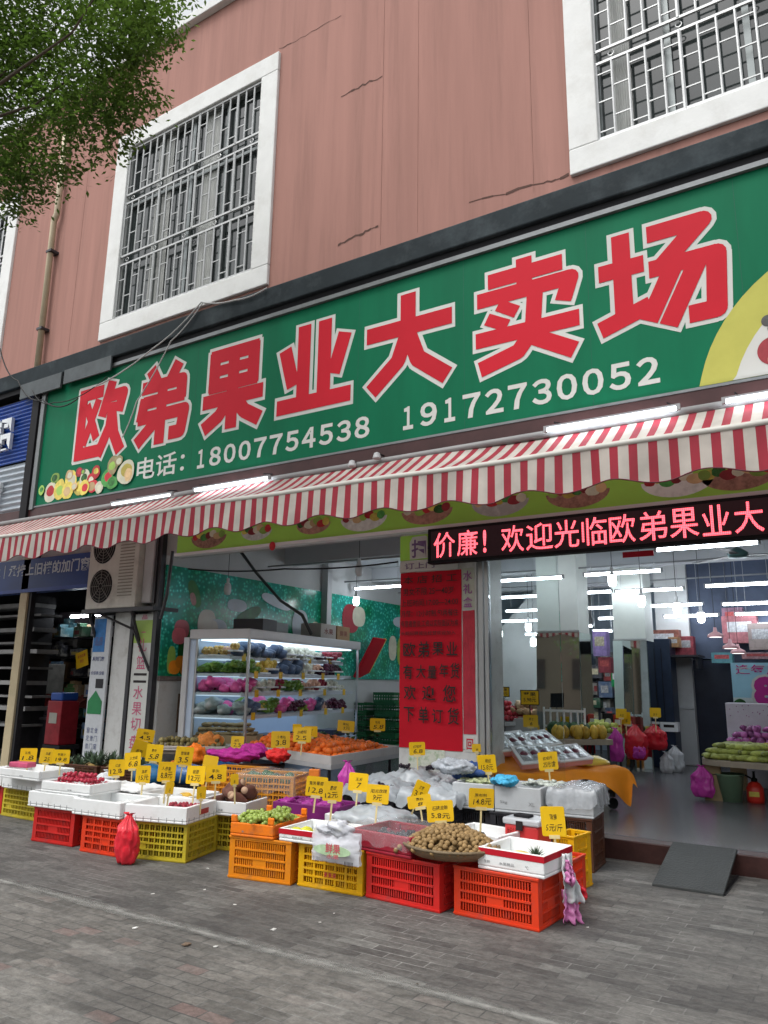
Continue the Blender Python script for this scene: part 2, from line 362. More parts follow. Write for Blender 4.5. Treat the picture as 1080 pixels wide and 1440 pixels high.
# ---------------------------------------------------------------- main sign
S=thing('shop_sign','long green fruit shop sign board with big red white-edged characters and two phone numbers','shop sign',(0,0,0))
SX0,SX1,SZ0,SZ1=-10.02,2.6,3.80,5.63
M().box(SX0,SX1,-.36,-.12,SZ0,SZ1).build('panel',signgreen,S)
m=M(); m.box(SX0-.06,SX1,-.385,-.10,SZ0-.026,SZ0-.002); m.box(SX0-.06,SX1,-.40,-.10,SZ1+.002,SZ1+.05); m.box(SX0-.09,SX0-.003,-.40,-.1,SZ0-.05,SZ1+.05)
m.build('frame',mat('sign_frame_grey',(.16,.17,.175),.4,metal=.4,var=.2),S)
GL={'欧':[((0,.93),(.5,.93)),((.07,.99),(.07,.0)),((0,.06),(.52,.06)),((.42,.80),(.16,.20),'t'),((.17,.76),(.44,.26),'t'),((.70,1.02),(.54,.56)),((.60,.82),(.97,.82),(.90,.58)),((.76,.70),(.73,.38),(.52,.0)),((.76,.55),(.84,.25),(1,.0))],
'弟':[((.24,1.02),(.36,.84)),((.78,1.02),(.66,.84)),((.1,.78),(.87,.78),(.87,.54)),((.14,.57),(.92,.57)),((.15,.62),(.10,.34)),((.06,.36),(.95,.36),(.90,.08),(.70,.08)),((.5,.8),(.5,-.02)),((.45,.32),(.06,.03))],
'果':[((.1,.94),(.9,.94)),((.16,.98),(.16,.5)),((.84,.98),(.84,.5)),((.16,.745),(.84,.745),'t'),((.1,.55),(.9,.55)),((.5,.96),(.5,-.02)),((0,.36),(1,.36)),((.44,.33),(.28,.15),(.03,.02)),((.56,.33),(.72,.15),(.97,.02))],
'业':[((.35,1.0),(.35,.08)),((.65,1.0),(.65,.08)),((-.01,.07),(1.01,.07)),((.07,.76),(.20,.32)),((.93,.78),(.79,.36))],
'大':[((.0,.66),(1,.66)),((.5,1.02),(.5,.62),(.38,.30),(.06,.03)),((.5,.60),(.62,.28),(.95,.03))],
'卖':[((.14,.90),(.86,.90)),((.5,1.04),(.5,.74)),((.02,.72),(.95,.72),(.88,.52)),((.24,.62),(.40,.52),'t'),((.12,.50),(.30,.40),'t'),((.60,.64),(.57,.28),(.42,.10),(.04,.0)),((.0,.30),(1,.30)),((.60,.20),(.95,.0))],
'场':[((.0,.66),(.36,.66)),((.19,.98),(.19,.18)),((-.01,.12),(.40,.25)),((.44,.92),(.88,.92),(.54,.60)),((.44,.58),(.97,.58),(.94,.08),(.74,.08)),((.62,.55),(.40,.12)),((.82,.55),(.56,.04))]}
def strokes(m,ch,x0,x1,z0,z1,wd,y,rnd_=False):
    k=0
    for st in GL[ch]:
        thin=st[-1]=='t'; pts=[p for p in st if p!='t']; wdd=wd*(.78 if thin else 1)+(0 if not thin else 0)
        P=[Vector((x0+(x1-x0)*(.07+.86*p[0]),z0+(z1-z0)*(.05+.9*p[1]))) for p in pts]
        for i in range(len(P)-1):
            a,b=P[i],P[i+1]; d=(b-a).normalized(); n=Vector((-d.y,d.x)); e=.055 if rnd_ else .02
            a2=a-d*(e if i==0 else 0); b2=b+d*(e if i==len(P)-2 else 0); k+=1; yy=y-.00006*k
            m.prism([tuple(a2+n*wdd/2),tuple(a2-n*wdd/2),tuple(b2-n*wdd/2),tuple(b2+n*wdd/2)],yy,y+.001)
        for i in range(1,len(P)-1):
            k+=1; yy=y-.00006*k; c=P[i]
            m.prism([(c.x+wdd/2*math.cos(t*PI/6+.26),c.y+wdd/2*math.sin(t*PI/6+.26)) for t in range(12)][::-1],yy,y+.001)
CX=[(-9.28,-8.17),(-8.04,-6.93),(-6.78,-5.68),(-5.56,-4.42),(-4.33,-3.17),(-3.03,-1.86),(-1.79,-.62)]
for ch,(a,b) in zip('欧弟果业大卖场',CX):
    m=M(); strokes(m,ch,a,b,4.33,5.45,(.243 if ch in '卖场' else .272),-.3615,True); o=m.build('character_outline',signwhite,S)
    m=M(); strokes(m,ch,a,b,4.33,5.45,(.162 if ch in '卖场' else .184),-.3655); m.build('character',signred,S)
for tx,a,b,c,d,e,nm in (('电话：',-7.86,-6.98,3.90,4.20,.03,'phone_caption'),('18007754538',-6.81,-4.19,3.91,4.15,.03,'phone_number'),('19172730052',-3.86,-1.23,3.91,4.16,.03,'phone_number')):
    m=M()
    if nm=='phone_caption': text_into(m,tx,a,b,c,d,-.3625,.012)
    else:
        n_=len(tx); cw=(b-a)/n_
        for i_,dg_ in enumerate(tx):
            f_=.80 if dg_!='1' else .50; cx_=a+cw*(i_+.5); text_into(m,chr(ord(dg_)+0xFEE0),cx_-cw*f_/2,cx_+cw*f_/2,c,d,-.3625,.030)
    m.build(nm,signwhite,S)
def disc(m,cx,cz,rx,rz,y,n=36,a0=0,a1=2*PI,clip=None):
    wb=lambda k:1+(.16*hn(cx*31+math.cos(2*PI*k/n)*1.3,cz*31,math.sin(2*PI*k/n)*1.3) if n<=20 else 0)
    P=[(cx+rx*wb(k)*math.cos(a0+(a1-a0)*k/n),cz+rz*wb(k)*math.sin(a0+(a1-a0)*k/n)) for k in range(n)]
    if clip: P=[(min(max(x,clip[0]),clip[1]),min(max(z,clip[2]),clip[3])) for x,z in P]
    m.prism(P[::-1],y,y+.0015)
for x in (-8.1,-6.87,-4.38,-3.1,-1.83,-.56): M().box(x-.0022,x+.0022,-.3608,-.3602,SZ0+.005,SZ1-.005).build('panel_seam',mat('seam_green',(.004,.09,.055),.6,var=0),S)
m=M(); disc(m,.40,3.55,1.37,1.37,-.3622,72,clip=(SX0+.01,SX1-.01,SZ0+.01,SZ1-.01)); m.build('yellow_disc',mat('sign_yellow',(.44,.43,.10),.5,spec=.12,var=.06),S)
m=M(); disc(m,.40,3.50,1.12,1.12,-.364,60,clip=(SX0+.01,SX1-.01,SZ0+.012,SZ1-.01)); m.build('white_disc',signwhite,S)
mango=mat('print_mango',(.60,.42,.22),.5,var=.25,vs=9); plum=mat('print_plum',(.28,.03,.04),.5,var=.3,vs=9); pgrey=mat('print_grey_grape',(.13,.13,.13),.4,var=.5,vs=14)
m=M(); disc(m,-.38,4.0,.12,.12,-.3665); m.build('printed_mangosteen',plum,S)
m=M(); disc(m,-.33,3.92,.10,.10,-.3685); m.build('printed_peach',mango,S)
m=M()
for k,(x,z) in enumerate(((-.40,4.26),(-.36,4.19),(-.33,4.27),(-.30,4.21),(-.27,4.15))): disc(m,x,z,.05,.05,-.3665-.0002*k)
m.build('printed_grapes',pgrey,S)
# printed fruit pile at the left end of the board
yel=mat('print_yellow',(.60,.50,.10),.5,var=.35,vs=11); gre=mat('print_melon',(.05,.22,.05),.5,var=.7,vs=16); prd=mat('print_red',(.5,.03,.04),.5,var=.3,vs=12); prw=mat('print_pale',(.62,.62,.48),.5,var=.15,vs=8); prb=mat('print_brown',(.30,.26,.13),.5,var=.4,vs=14); lf=mat('print_leaf',(.25,.42,.08),.5,var=.3)
k=0
for (px,py,r,mm) in ((70,700,.17,prw),(78,672,.12,lf),(84,688,.15,yel),(100,676,.16,yel),(112,690,.16,yel),(95,694,.15,yel),(98,668,.10,mango),(112,664,.09,plum),(120,672,.12,prw),(118,663,.06,pgrey),(128,675,.10,prd),(136,664,.10,prd),(131,684,.14,prd),(140,690,.10,prw),(152,672,.15,gre),(158,684,.13,gre),(160,654,.13,prb),(168,648,.10,prb),(178,664,.2,prw),(182,668,.09,mango),(106,684,.08,mango),(120,686,.12,yel),(60,690,.08,lf)):
    q=at(px,py,Y=-.362); k+=1; m=M(); r*=.85; cz=max(q.z,SZ0+r+.02); cx=max(q.x,SX0+r+.02); el=1+.25*math.sin(k*2.3); disc(m,cx,cz,r,r*el if cz-r*el>SZ0+.01 else r,-.363-.0009*k,20); o=m.build('printed_fruit',mm,S)
    m=M(); a=k*1.7; disc(m,cx+r*.15*math.cos(a),cz+r*.15*math.sin(a),r*.62,r*.55,-.3633-.0009*k,16); disc(m,cx+r*.1*math.cos(a+2),cz+r*.1,r*.25,r*.3,-.3636-.0009*k,10) if k%2 else None; m.build('printed_flesh',[prw,yel,lf,prd,mango,prw,gre][(k*3)%7],o)
# beam under the sign
M().box(-10.9,2.7,-.378,-.05,3.545,3.772).build('under_beam',mat('beam_maroon',(.040,.016,.016),.4,var=.5,vs=2.5),S)
# fluorescent tubes on the sign
def tube_light(p0,p1,label,cat='tube light',r=.014,group=None,bracket=True,e=None):
    p0,p1=Vector(p0),Vector(p1); c=(p0+p1)/2; d=(p1-p0); L=d.length; rz=math.atan2(d.y,d.x)
    t=thing('tube_light',label,cat,c,rz,group)
    M().tube([(-L/2+.03,0,0),(L/2-.03,0,0)],r,10).build('tube',e or tube_e,t,smooth=True)
    m=M(); m.box(-L/2,-L/2+.03,-.016,.016,-.016,.0195); m.box(L/2-.03,L/2,-.016,.016,-.016,.0195); m.box(-L/2,L/2,-.014,.014,.020,.036); m.build('fixture',mat('fixture_grey',(.30,.31,.32),.5,var=0),t)
    return t
for (a,b,l) in (((765,604),(957,575),'lit white tube above the striped awning under the second phone number'),((1015,564),(1150,545),'lit tube above the awning cut by the right edge of the photo'),((272,690),(380,672),'lit white tube above the awning below the first phone number'),((156,709),(243,696),'dimmer tube above the awning below the printed fruit pile')):
    P0=at(*a,Y=-.52); P1=at(*b,Y=-.52); P1.z=P0.z=(P0.z+P1.z)/2
    t=tube_light(P0,P1,l,e=None if 'dimmer' not in l else emis('tube_dim',(.9,.95,1),5))
    L=(P1-P0).length; m=M()
    for s in (-1,1): m.tube([(s*(L/2-.1),0,.06),(s*(L/2-.1),.18,.10)],.008,6)
    m.build('bracket',darkmetal,t)
for px,l in ((130*1+365,'left'),(530,'right')):
    P0=at(px,655 if px<500 else 644,Y=-.5); t=thing('spot_lamp','small unlit lamp clipped to the beam above the awning, %s of the pair'%l,'lamp',P0)
    M().lathe([(.01,.06),(.03,.05),(.045,0),(.04,-.01)],12).build('lamp_head',greypl,t); M().tube([(0,0,.05),(0,.17,.06)],.01,6).build('arm',darkmetal,t)
# ---------------------------------------------------------------- awning
def stripe_mat():
    m=bpy.data.materials.new('striped_canvas'); m.use_nodes=True; nt=m.node_tree; N=nt.nodes; L=nt.links; b=N['Principled BSDF']
    tc=N.new('ShaderNodeTexCoord'); sp=N.new('ShaderNodeSeparateXYZ'); L.new(tc.outputs['Object'],sp.inputs[0])
    d=N.new('ShaderNodeMath'); d.operation='DIVIDE'; d.inputs[1].default_value=.1392; L.new(sp.outputs[0],d.inputs[0])
    f=N.new('ShaderNodeMath'); f.operation='FRACT'; a=N.new('ShaderNodeMath'); a.inputs[1].default_value=200; L.new(d.outputs[0],a.inputs[0]); L.new(a.outputs[0],f.inputs[0])
    g=N.new('ShaderNodeMath'); g.operation='GREATER_THAN'; g.inputs[1].default_value=.55; L.new(f.outputs[0],g.inputs[0])
    n=N.new('ShaderNodeTexNoise'); n.inputs['Scale'].default_value=3; n.inputs['Detail'].default_value=6; L.new(tc.outputs['Object'],n.inputs['Vector'])
    r=N.new('ShaderNodeMapRange'); r.inputs[1].default_value=.3; r.inputs[2].default_value=.7; r.inputs[3].default_value=.66; r.inputs[4].default_value=1.06; L.new(n.outputs['Fac'],r.inputs[0])
    mx=N.new('ShaderNodeMixRGB'); mx.inputs[1].default_value=(.60,.565,.51,1); mx.inputs[2].default_value=(.38,.028,.05,1); L.new(g.outputs[0],mx.inputs[0])
    mu=N.new('ShaderNodeMixRGB'); mu.blend_type='MULTIPLY'; mu.inputs[0].default_value=1; L.new(mx.outputs[0],mu.inputs[1]); L.new(r.outputs[0],mu.inputs[2])
    L.new(mu.outputs[0],b.inputs['Base Color']); b.inputs['Roughness'].default_value=.8
    tr=N.new('ShaderNodeBsdfTranslucent'); L.new(mu.outputs[0],tr.inputs[0]); ms=N.new('ShaderNodeMixShader'); ms.inputs[0].default_value=.3
    L.new(b.outputs[0],ms.inputs[1]); L.new(tr.outputs[0],ms.inputs[2]); L.new(ms.outputs[0],N['Material Output'].inputs[0]); return m
stripe=stripe_mat()
A=thing('striped_awning','long red and white striped retractable awning with scalloped valance over the fruit stalls','awning',(0,0,0))
AX0,AX1=-11.6,2.2
def azp(x): return 3.115+.012*math.sin(x*.9)+.006*math.sin(x*3.1)
def roof(u,v):
    x=AX0+(AX1-AX0)*u; y=-1.30+.95*v; z=azp(x)+.02+.49*v**1.3-.035*math.sin(PI*v)+.010*math.sin(x*2.1+v*3)+.016*hn(x*1.7,v*3)*math.sin(PI*v)
    return (x,y,z)
m=M(); m.sheet(220,10,roof); m.build('canopy',stripe,A,smooth=True)
def val(u,v):
    x=AX0+(AX1-AX0)*u; sc=.032*math.cos(2*PI*(x+.14)/.66); h=.285-sc-.0
    return (x,-1.325+.030*hn(x*2.2,9)*v-.010*math.sin(x*9.5+1)*v-.015*v+.006*math.sin(x*23)*v,azp(x)-.005-h*v*(1+.05*hn(x*1.3,4)))
m=M(); m.sheet(520,5,val); m.build('valance',stripe,A,smooth=True)
m=M(); m.tube([tuple(Vector(val(i/520,1.0))) for i in range(521)],.005,5,False); m.build('valance_trim',mat('trim_maroon',(.10,.02,.03),.7,var=0),A)
m=M(); m.tube([(AX0,-1.315,azp(AX0)+.01)]+[(AX0+(AX1-AX0)*i/40,-1.315,azp(AX0+(AX1-AX0)*i/40)+.01) for i in range(1,41)],.024,10); m.build('front_bar',mat('bar_pale',(.50,.49,.45),.5,var=.1),A,smooth=True)
m=M(); m.tube([(AX0,-.41,3.60),(AX1,-.41,3.60)],.035,10); m.build('roller',mat('roller_grey',(.22,.22,.22),.5),A,smooth=True)
# folding arms (the dark diagonal one seen inside the left opening)
for x in (-7.0,-1.0+3.0):
    m=M(); m.tube([(x,-1.28,3.10),(x+.75,-.85,3.16),(x+.1,-.38,3.42)],.025,8); m.build('folding_arm',darkmetal,A,smooth=True)
# ---------------------------------------------------------------- lime band board above the openings
Bd=thing('fruit_board','lime green board printed with fruit bowls above the shop opening','board',(0,0,0))
M().box(-7.33,2.6,-.06,.04,2.945,3.39).build('panel',limegreen,Bd)
M().box(-7.35,2.6,-.085,.03,2.905,2.942).build('white_edge',whitepl,Bd)
k=0
bowl=mat('print_bowl',(.30,.16,.12),.5,var=.6,vs=22); bowl2=mat('print_bowl_pale',(.60,.62,.60),.5,var=.3,vs=14)
for i,(px,py) in enumerate(((293,762),(360,757),(440,752),(511,738),(600,728),(703,716),(812,700),(952,682),(1040,680))):
    q=at(px,py,Y=-.06); m=M(); r=.3 if i not in (1,2) else .24
    P=[(q.x+r*math.cos(PI+PI*t/14),3.12+r*.5*math.sin(PI+PI*t/14)) for t in range(15)]; m.prism(P,-.0622,-.058)
    bo=m.build('printed_bowl',bowl2 if i%2 else bowl,Bd)
    for t in range(7):
        m=M(); disc(m,q.x-r*.75+r*.25*t,3.13+.02*math.sin(t*2.1),.05+.01*(t%3),.045,-.0640-.0004*t,14); m.build('printed_fruit',[prd,yel,gre,plum,prw,mango,lf][(t+i)%7],bo)
# strawberries on band
m=M(); q=at(383,768,Y=-.09); m.ball(tuple(q),.045,8,6,1,.6,1.2); o=m.build('printed_strawberry',prd,Bd)
# ---------------------------------------------------------------- LED sign
LD=thing('led_display','black LED scroll display with red glowing characters mounted under the lime board','LED sign',(0,0,0))
ledp=mat('led_panel',(.045,.022,.03),.4,var=.2,vs=30)
M().box(-3.60,2.0,-.20,-.095,2.535,2.885).build('housing',black,LD,bevel=.008)
M().box(-3.56,2.0,-.2035,-.2005,2.565,2.855).build('dot_matrix',ledp,LD)
def led_mat():
    m=emis('led_red',(1,.10,.13),2.6); nt=m.node_tree; N=nt.nodes; L=nt.links; e=[n for n in N if n.type=='EMISSION'][0]
    tc=N.new('ShaderNodeTexCoord'); sp=N.new('ShaderNodeSeparateXYZ'); L.new(tc.outputs['Object'],sp.inputs[0]); outs=[]
    for i in (0,2):
        a=N.new('ShaderNodeMath'); a.operation='MULTIPLY'; a.inputs[1].default_value=2*PI/.0145; L.new(sp.outputs[i],a.inputs[0])
        s=N.new('ShaderNodeMath'); s.operation='SINE'; L.new(a.outputs[0],s.inputs[0]); outs.append(s)
    mi=N.new('ShaderNodeMath'); mi.operation='ADD'; L.new(outs[0].outputs[0],mi.inputs[0]); L.new(outs[1].outputs[0],mi.inputs[1])
    r=N.new('ShaderNodeMapRange'); r.inputs[1].default_value=-1; r.inputs[2].default_value=.6; r.inputs[3].default_value=1.1; r.inputs[4].default_value=4.0; L.new(mi.outputs[0],r.inputs[0]); L.new(r.outputs[0],e.inputs[1]); return m
ledm=led_mat()
chars='价廉！欢迎光临欧弟果业大卖场'
xx=[(-3.53,-3.31),(-3.28,-3.05),(-3.03,-2.98),(-2.74,-2.50)]
pxs=[(610,640),(643,672),(678,684),(705,737),(740,778),(780,815),(819,855),(858,895),(900,940),(944,985),(990,1030),(1036,1078)]
X=[at(a,770,Y=-.205).x for a,b in pxs]+[ -.42,-.16]; X2=[at(b,770,Y=-.205).x for a,b in pxs]+[-.2,.06]
m=M()
for i,ch in enumerate(chars):
    if ch=='！': text_into(m,'!',X[i]+.01,X[i]+.045,2.60,2.82,-.206,.02)
    else: text_into(m,ch,X[i],X2[i],2.585,2.835,-.206,.006)
m.build('lettering',ledm,LD)
# ---------------------------------------------------------------- pillar with the red notice
PL=thing('notice_pillar','square white tiled pillar between the two shop openings, papered with red notices','pillar',(-3.63,.0,0))
tile=mat('white_tile',(.56,.57,.56),.3,var=.06,vs=3,dirt=(.30,.29,.26),dirt_amt=.6,ds=5)
M().box(-.40,.46,.0,.62,.12,2.95).build('column',tile,PL,bevel=.006)
m=M()
for z in (.45,.78): m.box(-.402,.462,-.002,.0,z-.003,z+.003)
m.build('tile_joint',mat('grout',(.25,.25,.24),.8),PL)
def sheetpaper(name,x0,x1,z0,z1,y,mt,parent,amp=.006,sd=0):
    m=M(); m.sheet(10,24,lambda u,v:(x0+(x1-x0)*u+.006*hn(v*4,sd),y-.006-amp*abs(hn(u*3+sd,v*9))-amp*.6*hn(u*9,v*22,sd),z0+(z1-z0)*v+.008*hn(u*3,sd+5))); return m.build(name,mt,parent,smooth=True)
N1=thing('red_notice','large red paper notice handwritten in black ink on the pillar front','notice',(0,0,0))
sheetpaper('paper',-4.025,-3.325,.76,2.49,-.0,redprint,N1,.010)
m=M()
rows=[('本 店 招 工',-3.98,-3.36,2.37,2.45),('男女不限 25一40岁',-3.98,-3.40,2.25,2.33),('上班时间.17:00—24:00',-4.0,-3.35,2.14,2.21),('月薪：12小时制,包两餐住',-4.0,-3.35,2.03,2.10),('有意者面谈,工资以实际面议为准',-4.0,-3.35,1.93,2.0),('长期招聘诚信经营欢迎加入',-4.0,-3.38,1.85,1.89),
('欧',-3.97,-3.83,1.64,1.78),('弟',-3.80,-3.67,1.63,1.79),('果',-3.64,-3.51,1.65,1.78),('业',-3.48,-3.36,1.65,1.78),
('有',-3.97,-3.86,1.42,1.56),('大',-3.82,-3.71,1.43,1.56),('量',-3.69,-3.59,1.43,1.55),('年',-3.56,-3.46,1.44,1.57),('货',-3.44,-3.34,1.43,1.58),
('欢',-3.96,-3.82,1.22,1.36),('迎',-3.75,-3.60,1.22,1.36),('您',-3.52,-3.38,1.21,1.37),('下',-3.96,-3.84,1.01,1.15),('单',-3.79,-3.68,1.00,1.16),('订',-3.64,-3.52,1.01,1.14),('货',-3.47,-3.35,1.0,1.16)]
for t,a,b,c,d in rows: text_into(m,t,a,b,c,d,-.034,.010 if len(t)<3 else .004)
m.build('handwriting',inkm,N1)
N2=thing('red_side_notice','narrow faded red paper pasted right of the large notice near the glass door','notice',(0,0,0))
rp2=mat('faded_red_paper',(.33,.02,.035),.6,var=.35,vs=7,bump=.5,bs=8)
sheetpaper('paper',-3.315,-3.185,.92,2.08,0,rp2,N2,sd=3)
N3=thing('gift_box_notice','pale strip with purple gift box characters above the narrow red paper','notice',(0,0,0))
sheetpaper('paper',-3.315,-3.185,2.09,2.50,0,mat('pale_leaflet',(.52,.55,.46),.6,var=.12,vs=20),N3,.003,5)
m=M(); pm=mat('purple_print',(.30,.12,.28),.6,var=.1)
for i,ch in enumerate('水礼盒'): text_into(m,ch,-3.30,-3.20,2.37-.13*i,2.47-.13*i,-.022,.02)
m.build('lettering',pm,N3)
N4=thing('scan_poster','lime green poster with white edged characters at the pillar top beside the LED display','poster',(0,0,0))
M().box(-4.03,-3.36,-.012,-.002,2.62,2.88).build('panel',limegreen,N4); M().box(-4.03,-3.36,-.013,-.003,2.50,2.615).build('white_strip',signwhite,N4)
M().prism([(-3.91,2.625),(-3.70,2.63),(-3.705,2.85),(-3.73,2.865),(-3.88,2.86),(-3.915,2.80)],-.016,-.0135).build('lettering_outline',signwhite,N4); M().prism([(-3.695,2.695),(-3.55,2.695),(-3.55,2.775),(-3.695,2.775)],-.016,-.0135).build('lettering_outline',signwhite,N4)
m=M(); text_into(m,'扫',-3.89,-3.72,2.64,2.83,-.019,.02); m.build('lettering',mat('purple_ink',(.16,.10,.22),.6),N4)
m=M(); text_into(m,'一',-3.70,-3.56,2.72,2.75,-.019,.02); m.build('lettering',MATS['purple_ink'],N4)
m=M(); text_into(m,'订上门',-3.97,-3.62,2.525,2.59,-.019,.01); m.build('lettering',mat('purple_ink',(.16,.10,.22),.6),N4)
N5=thing('small_square_sticker','small square red and black code-like sticker low on the pillar','sticker',(0,0,0))
M().box(-3.30,-3.20,-.006,-.001,.76,.90).build('card',signwhite,N5)
m=M(); text_into(m,'回',-3.285,-3.215,.78,.88,-.008,.03); m.build('mark',mat('red_ink',(.45,.03,.05),.6),N5)
N6=thing('leaf_sticker','pale peeling sticker with green print at the pillar foot','sticker',(0,0,0))
q=at(600,1062,Y=0); M().box(q.x-.2,q.x+.2,-.006,-.001,.58,.76).build('card',mat('pale_sticker',(.55,.58,.50),.6,var=.15,vs=30,dirt=(.1,.3,.06),dirt_amt=.8,ds=16),N6)
# door frame and glass
DF=thing('glass_door','tall aluminium framed glass door panel right of the notice pillar','door',(0,0,0))
alu=mat('aluminium',(.50,.52,.53),.3,metal=.8,var=.08)
m=M(); m.box(-3.165,-3.11,.02,.09,.16,2.9); m.box(-3.10,-3.06,.03,.10,.16,2.9); m.build('frame',alu,DF,bevel=.004)
M().box(-3.058,-2.36,.055,.065,.17,2.9).build('pane',mat('clear_glass',(.9,.96,.95),.02,var=0,trans=1,ior=1.12),DF)
# left jamb post of the shop
JP=thing('corner_post','dark steel corner post at the left edge of the fruit shop opening','post',(0,0,0))
M().box(-7.66,-7.60,-.06,.015,0,3.4).build('post',darkmetal,JP)
# ================================================================ fruit shop interior
inw=mat('interior_white',(.52,.53,.53),.7,var=.07,vs=2,dirt=(.3,.3,.3),dirt_amt=.3,ds=1.5)
ceilm=mat('ceiling_paint',(.50,.52,.55),.8,var=.08,vs=1)
RX0,RX1,RYB=-7.6,3.1,8.4
M().box(RX0-.25,RX1+.2,.30,RYB+.3,3.42,3.6).build('ceiling',ceilm,B)
m=M()
for y in (2.4,4.9,7.2): m.box(RX0,RX1,y,y+.25,3.16,3.418)
m.build('ceiling_beam',ceilm,B)
M().box(RX0-.2,RX0,.02,RYB,0.0,3.42).build('side_wall',inw,B)
M().box(RX1,RX1+.2,.02,RYB,0.0,3.42).build('side_wall',inw,B)
M().box(RX0-.2,RX1+.2,RYB,RYB+.2,0.0,3.42).build('back_wall',mat('back_wall_blue',(.20,.25,.30),.7,var=.25,vs=2,dirt=(.1,.1,.12),dirt_amt=.6,ds=2),B)
# partition with door at y 6.5 on the right
M().box(-2.95,-2.43,6.5,8.4,.16,3.42).build('partition_wall',inw,B)
dd=M().box(-2.43,-1.80,6.62,6.66,.17,1.80).build('back_door',mat('navy_door',(.02,.025,.04),.35,var=.2),B)
M().box(-1.87,-1.84,6.58,6.618,1.0,1.12).build('handle',alu,dd)
M().box(-2.428,-1.80,6.60,6.9,1.82,3.42).build('lintel_wall',mat('blue_grey_wall',(.07,.09,.14),.6,var=.25,vs=3),B)
M().box(-1.80,3.1,6.5,6.8,.16,3.42).build('partition_wall',mat('blue_grey_wall',(.10,.13,.20),.6),B)
sf=M().box(-2.79,-2.63,6.485,6.499,1.33,1.50).build('wall_frame',darkmetal,B); M().box(-2.77,-2.65,6.478,6.484,1.35,1.48).build('card',whitepl,sf)
M().box(-2.95,-2.43,6.47,6.499,.17,1.02).build('cupboard_door',greypl,B)
M().box(-2.95,-2.43,6.47,6.499,1.03,1.94).build('cupboard_door',greypl,B)
# stair soffit on the left of the back room
m=M(); m.prism([(-7.59,.17),(-6.0,.17),(-4.6,2.6),(-4.6,3.4),(-5.1,3.4),(-7.59,.9)],7.2,8.39); m.build('stair_soffit',inw,B)
# mural
MU=thing('fruit_mural','green waterdrop mural printed with peach and pear on the left side wall','mural',(0,0,0))
def mural_mat():
    m=mat('mural_green',(.02,.27,.15),.25,var=0); nt=m.node_tree; N=nt.nodes; L=nt.links; b=N['Principled BSDF']
    tc=N.new('ShaderNodeTexCoord'); v=N.new('ShaderNodeTexVoronoi'); v.inputs['Scale'].default_value=19; v.inputs['Randomness'].default_value=1; L.new(tc.outputs['Object'],v.inputs['Vector'])
    r=N.new('ShaderNodeValToRGB'); e=r.color_ramp.elements; e[0].position=.04; e[0].color=(.22,.50,.36,1); e[1].position=.5; e[1].color=(.012,.17,.10,1); x=e.new(.16); x.color=(.04,.42,.26,1); L.new(v.outputs['Distance'],r.inputs[0])
    n=N.new('ShaderNodeTexNoise'); n.inputs['Scale'].default_value=1.6; n.inputs['Detail'].default_value=4; L.new(tc.outputs['Object'],n.inputs['Vector'])
    rr=N.new('ShaderNodeValToRGB'); e=rr.color_ramp.elements; e[0].position=.35; e[0].color=(.6,1.1,.8,1); e[1].position=.68; e[1].color=(2.6,2.2,3.2,1); L.new(n.outputs['Fac'],rr.inputs[0])
    mu=N.new('ShaderNodeMixRGB'); mu.blend_type='MULTIPLY'; mu.inputs[0].default_value=1; L.new(r.outputs[0],mu.inputs[1]); L.new(rr.outputs[0],mu.inputs[2]); L.new(mu.outputs[0],b.inputs['Base Color'])
    b.inputs['Roughness'].default_value=.18; return m
M().box(-7.598,-7.57,.02,8.2,1.42,2.83).build('panel',mural_mat(),MU)
mk=[0]
def sdisc(cy,cz,ry,rz,mt,nm='printed_fruit',x=-7.57,rot=0):
    mk[0]+=1; xx=x+.001+.0006*mk[0]; P=[]
    for t in range(28):
        a=2*PI*t/28; u=ry*math.cos(a); v=rz*math.sin(a)*(1+.12*math.cos(a*2)); P.append((xx,cy+u*math.cos(rot)-v*math.sin(rot),min(2.82,max(1.43,cz+u*math.sin(rot)+v*math.cos(rot)))))
    m=M(); m.add(P,[tuple(range(28))]); return m.build(nm,mt,MU)
pk=mat('print_peach',(.62,.16,.20),.35,var=.35,vs=3); pe=mat('print_pear',(.66,.62,.55),.35,var=.12,vs=3); orr=mat('print_orange',(.75,.25,.02),.35,var=.3,vs=6); wl=mat('print_lilac',(.45,.50,.55),.35,var=.2,vs=3); dg=mat('print_deep_green',(.02,.17,.03),.35,var=.5,vs=5)
lpk=mat('print_apple_pink',(.60,.30,.28),.3,var=.4,vs=4)
sdisc(.20,1.62,.07,.2,lf); sdisc(.42,1.72,.12,.34,dg); sdisc(.34,2.02,.13,.14,pk); sdisc(.30,1.93,.12,.12,pk); sdisc(.26,1.53,.10,.10,orr); sdisc(.36,1.60,.09,.09,orr); sdisc(.46,1.50,.1,.08,orr); sdisc(.52,2.5,.09,.22,dg,rot=.5); sdisc(.50,2.43,.05,.1,lpk,rot=.4)
sdisc(.78,2.12,.17,.22,pe); sdisc(.98,2.04,.20,.18,wl); sdisc(.84,2.06,.16,.14,pe); sdisc(1.35,2.42,.2,.10,wl); sdisc(1.6,2.3,.28,.1,dg,rot=.4); sdisc(2.8,2.25,.2,.26,wl); sdisc(3.2,2.1,.14,.25,prw); sdisc(3.5,2.12,.14,.25,lf); sdisc(4.2,2.45,.26,.28,plum); sdisc(4.45,2.5,.2,.2,prw); sdisc(2.2,2.55,.35,.09,wl,rot=-.2)
sdisc(5.6,2.0,.14,.26,prw); sdisc(5.9,1.95,.14,.3,lf); sdisc(6.4,1.9,.22,.3,lpk); sdisc(6.75,1.9,.2,.28,lpk); sdisc(7.3,2.2,.3,.3,lf); sdisc(6.0,2.5,.4,.12,wl)
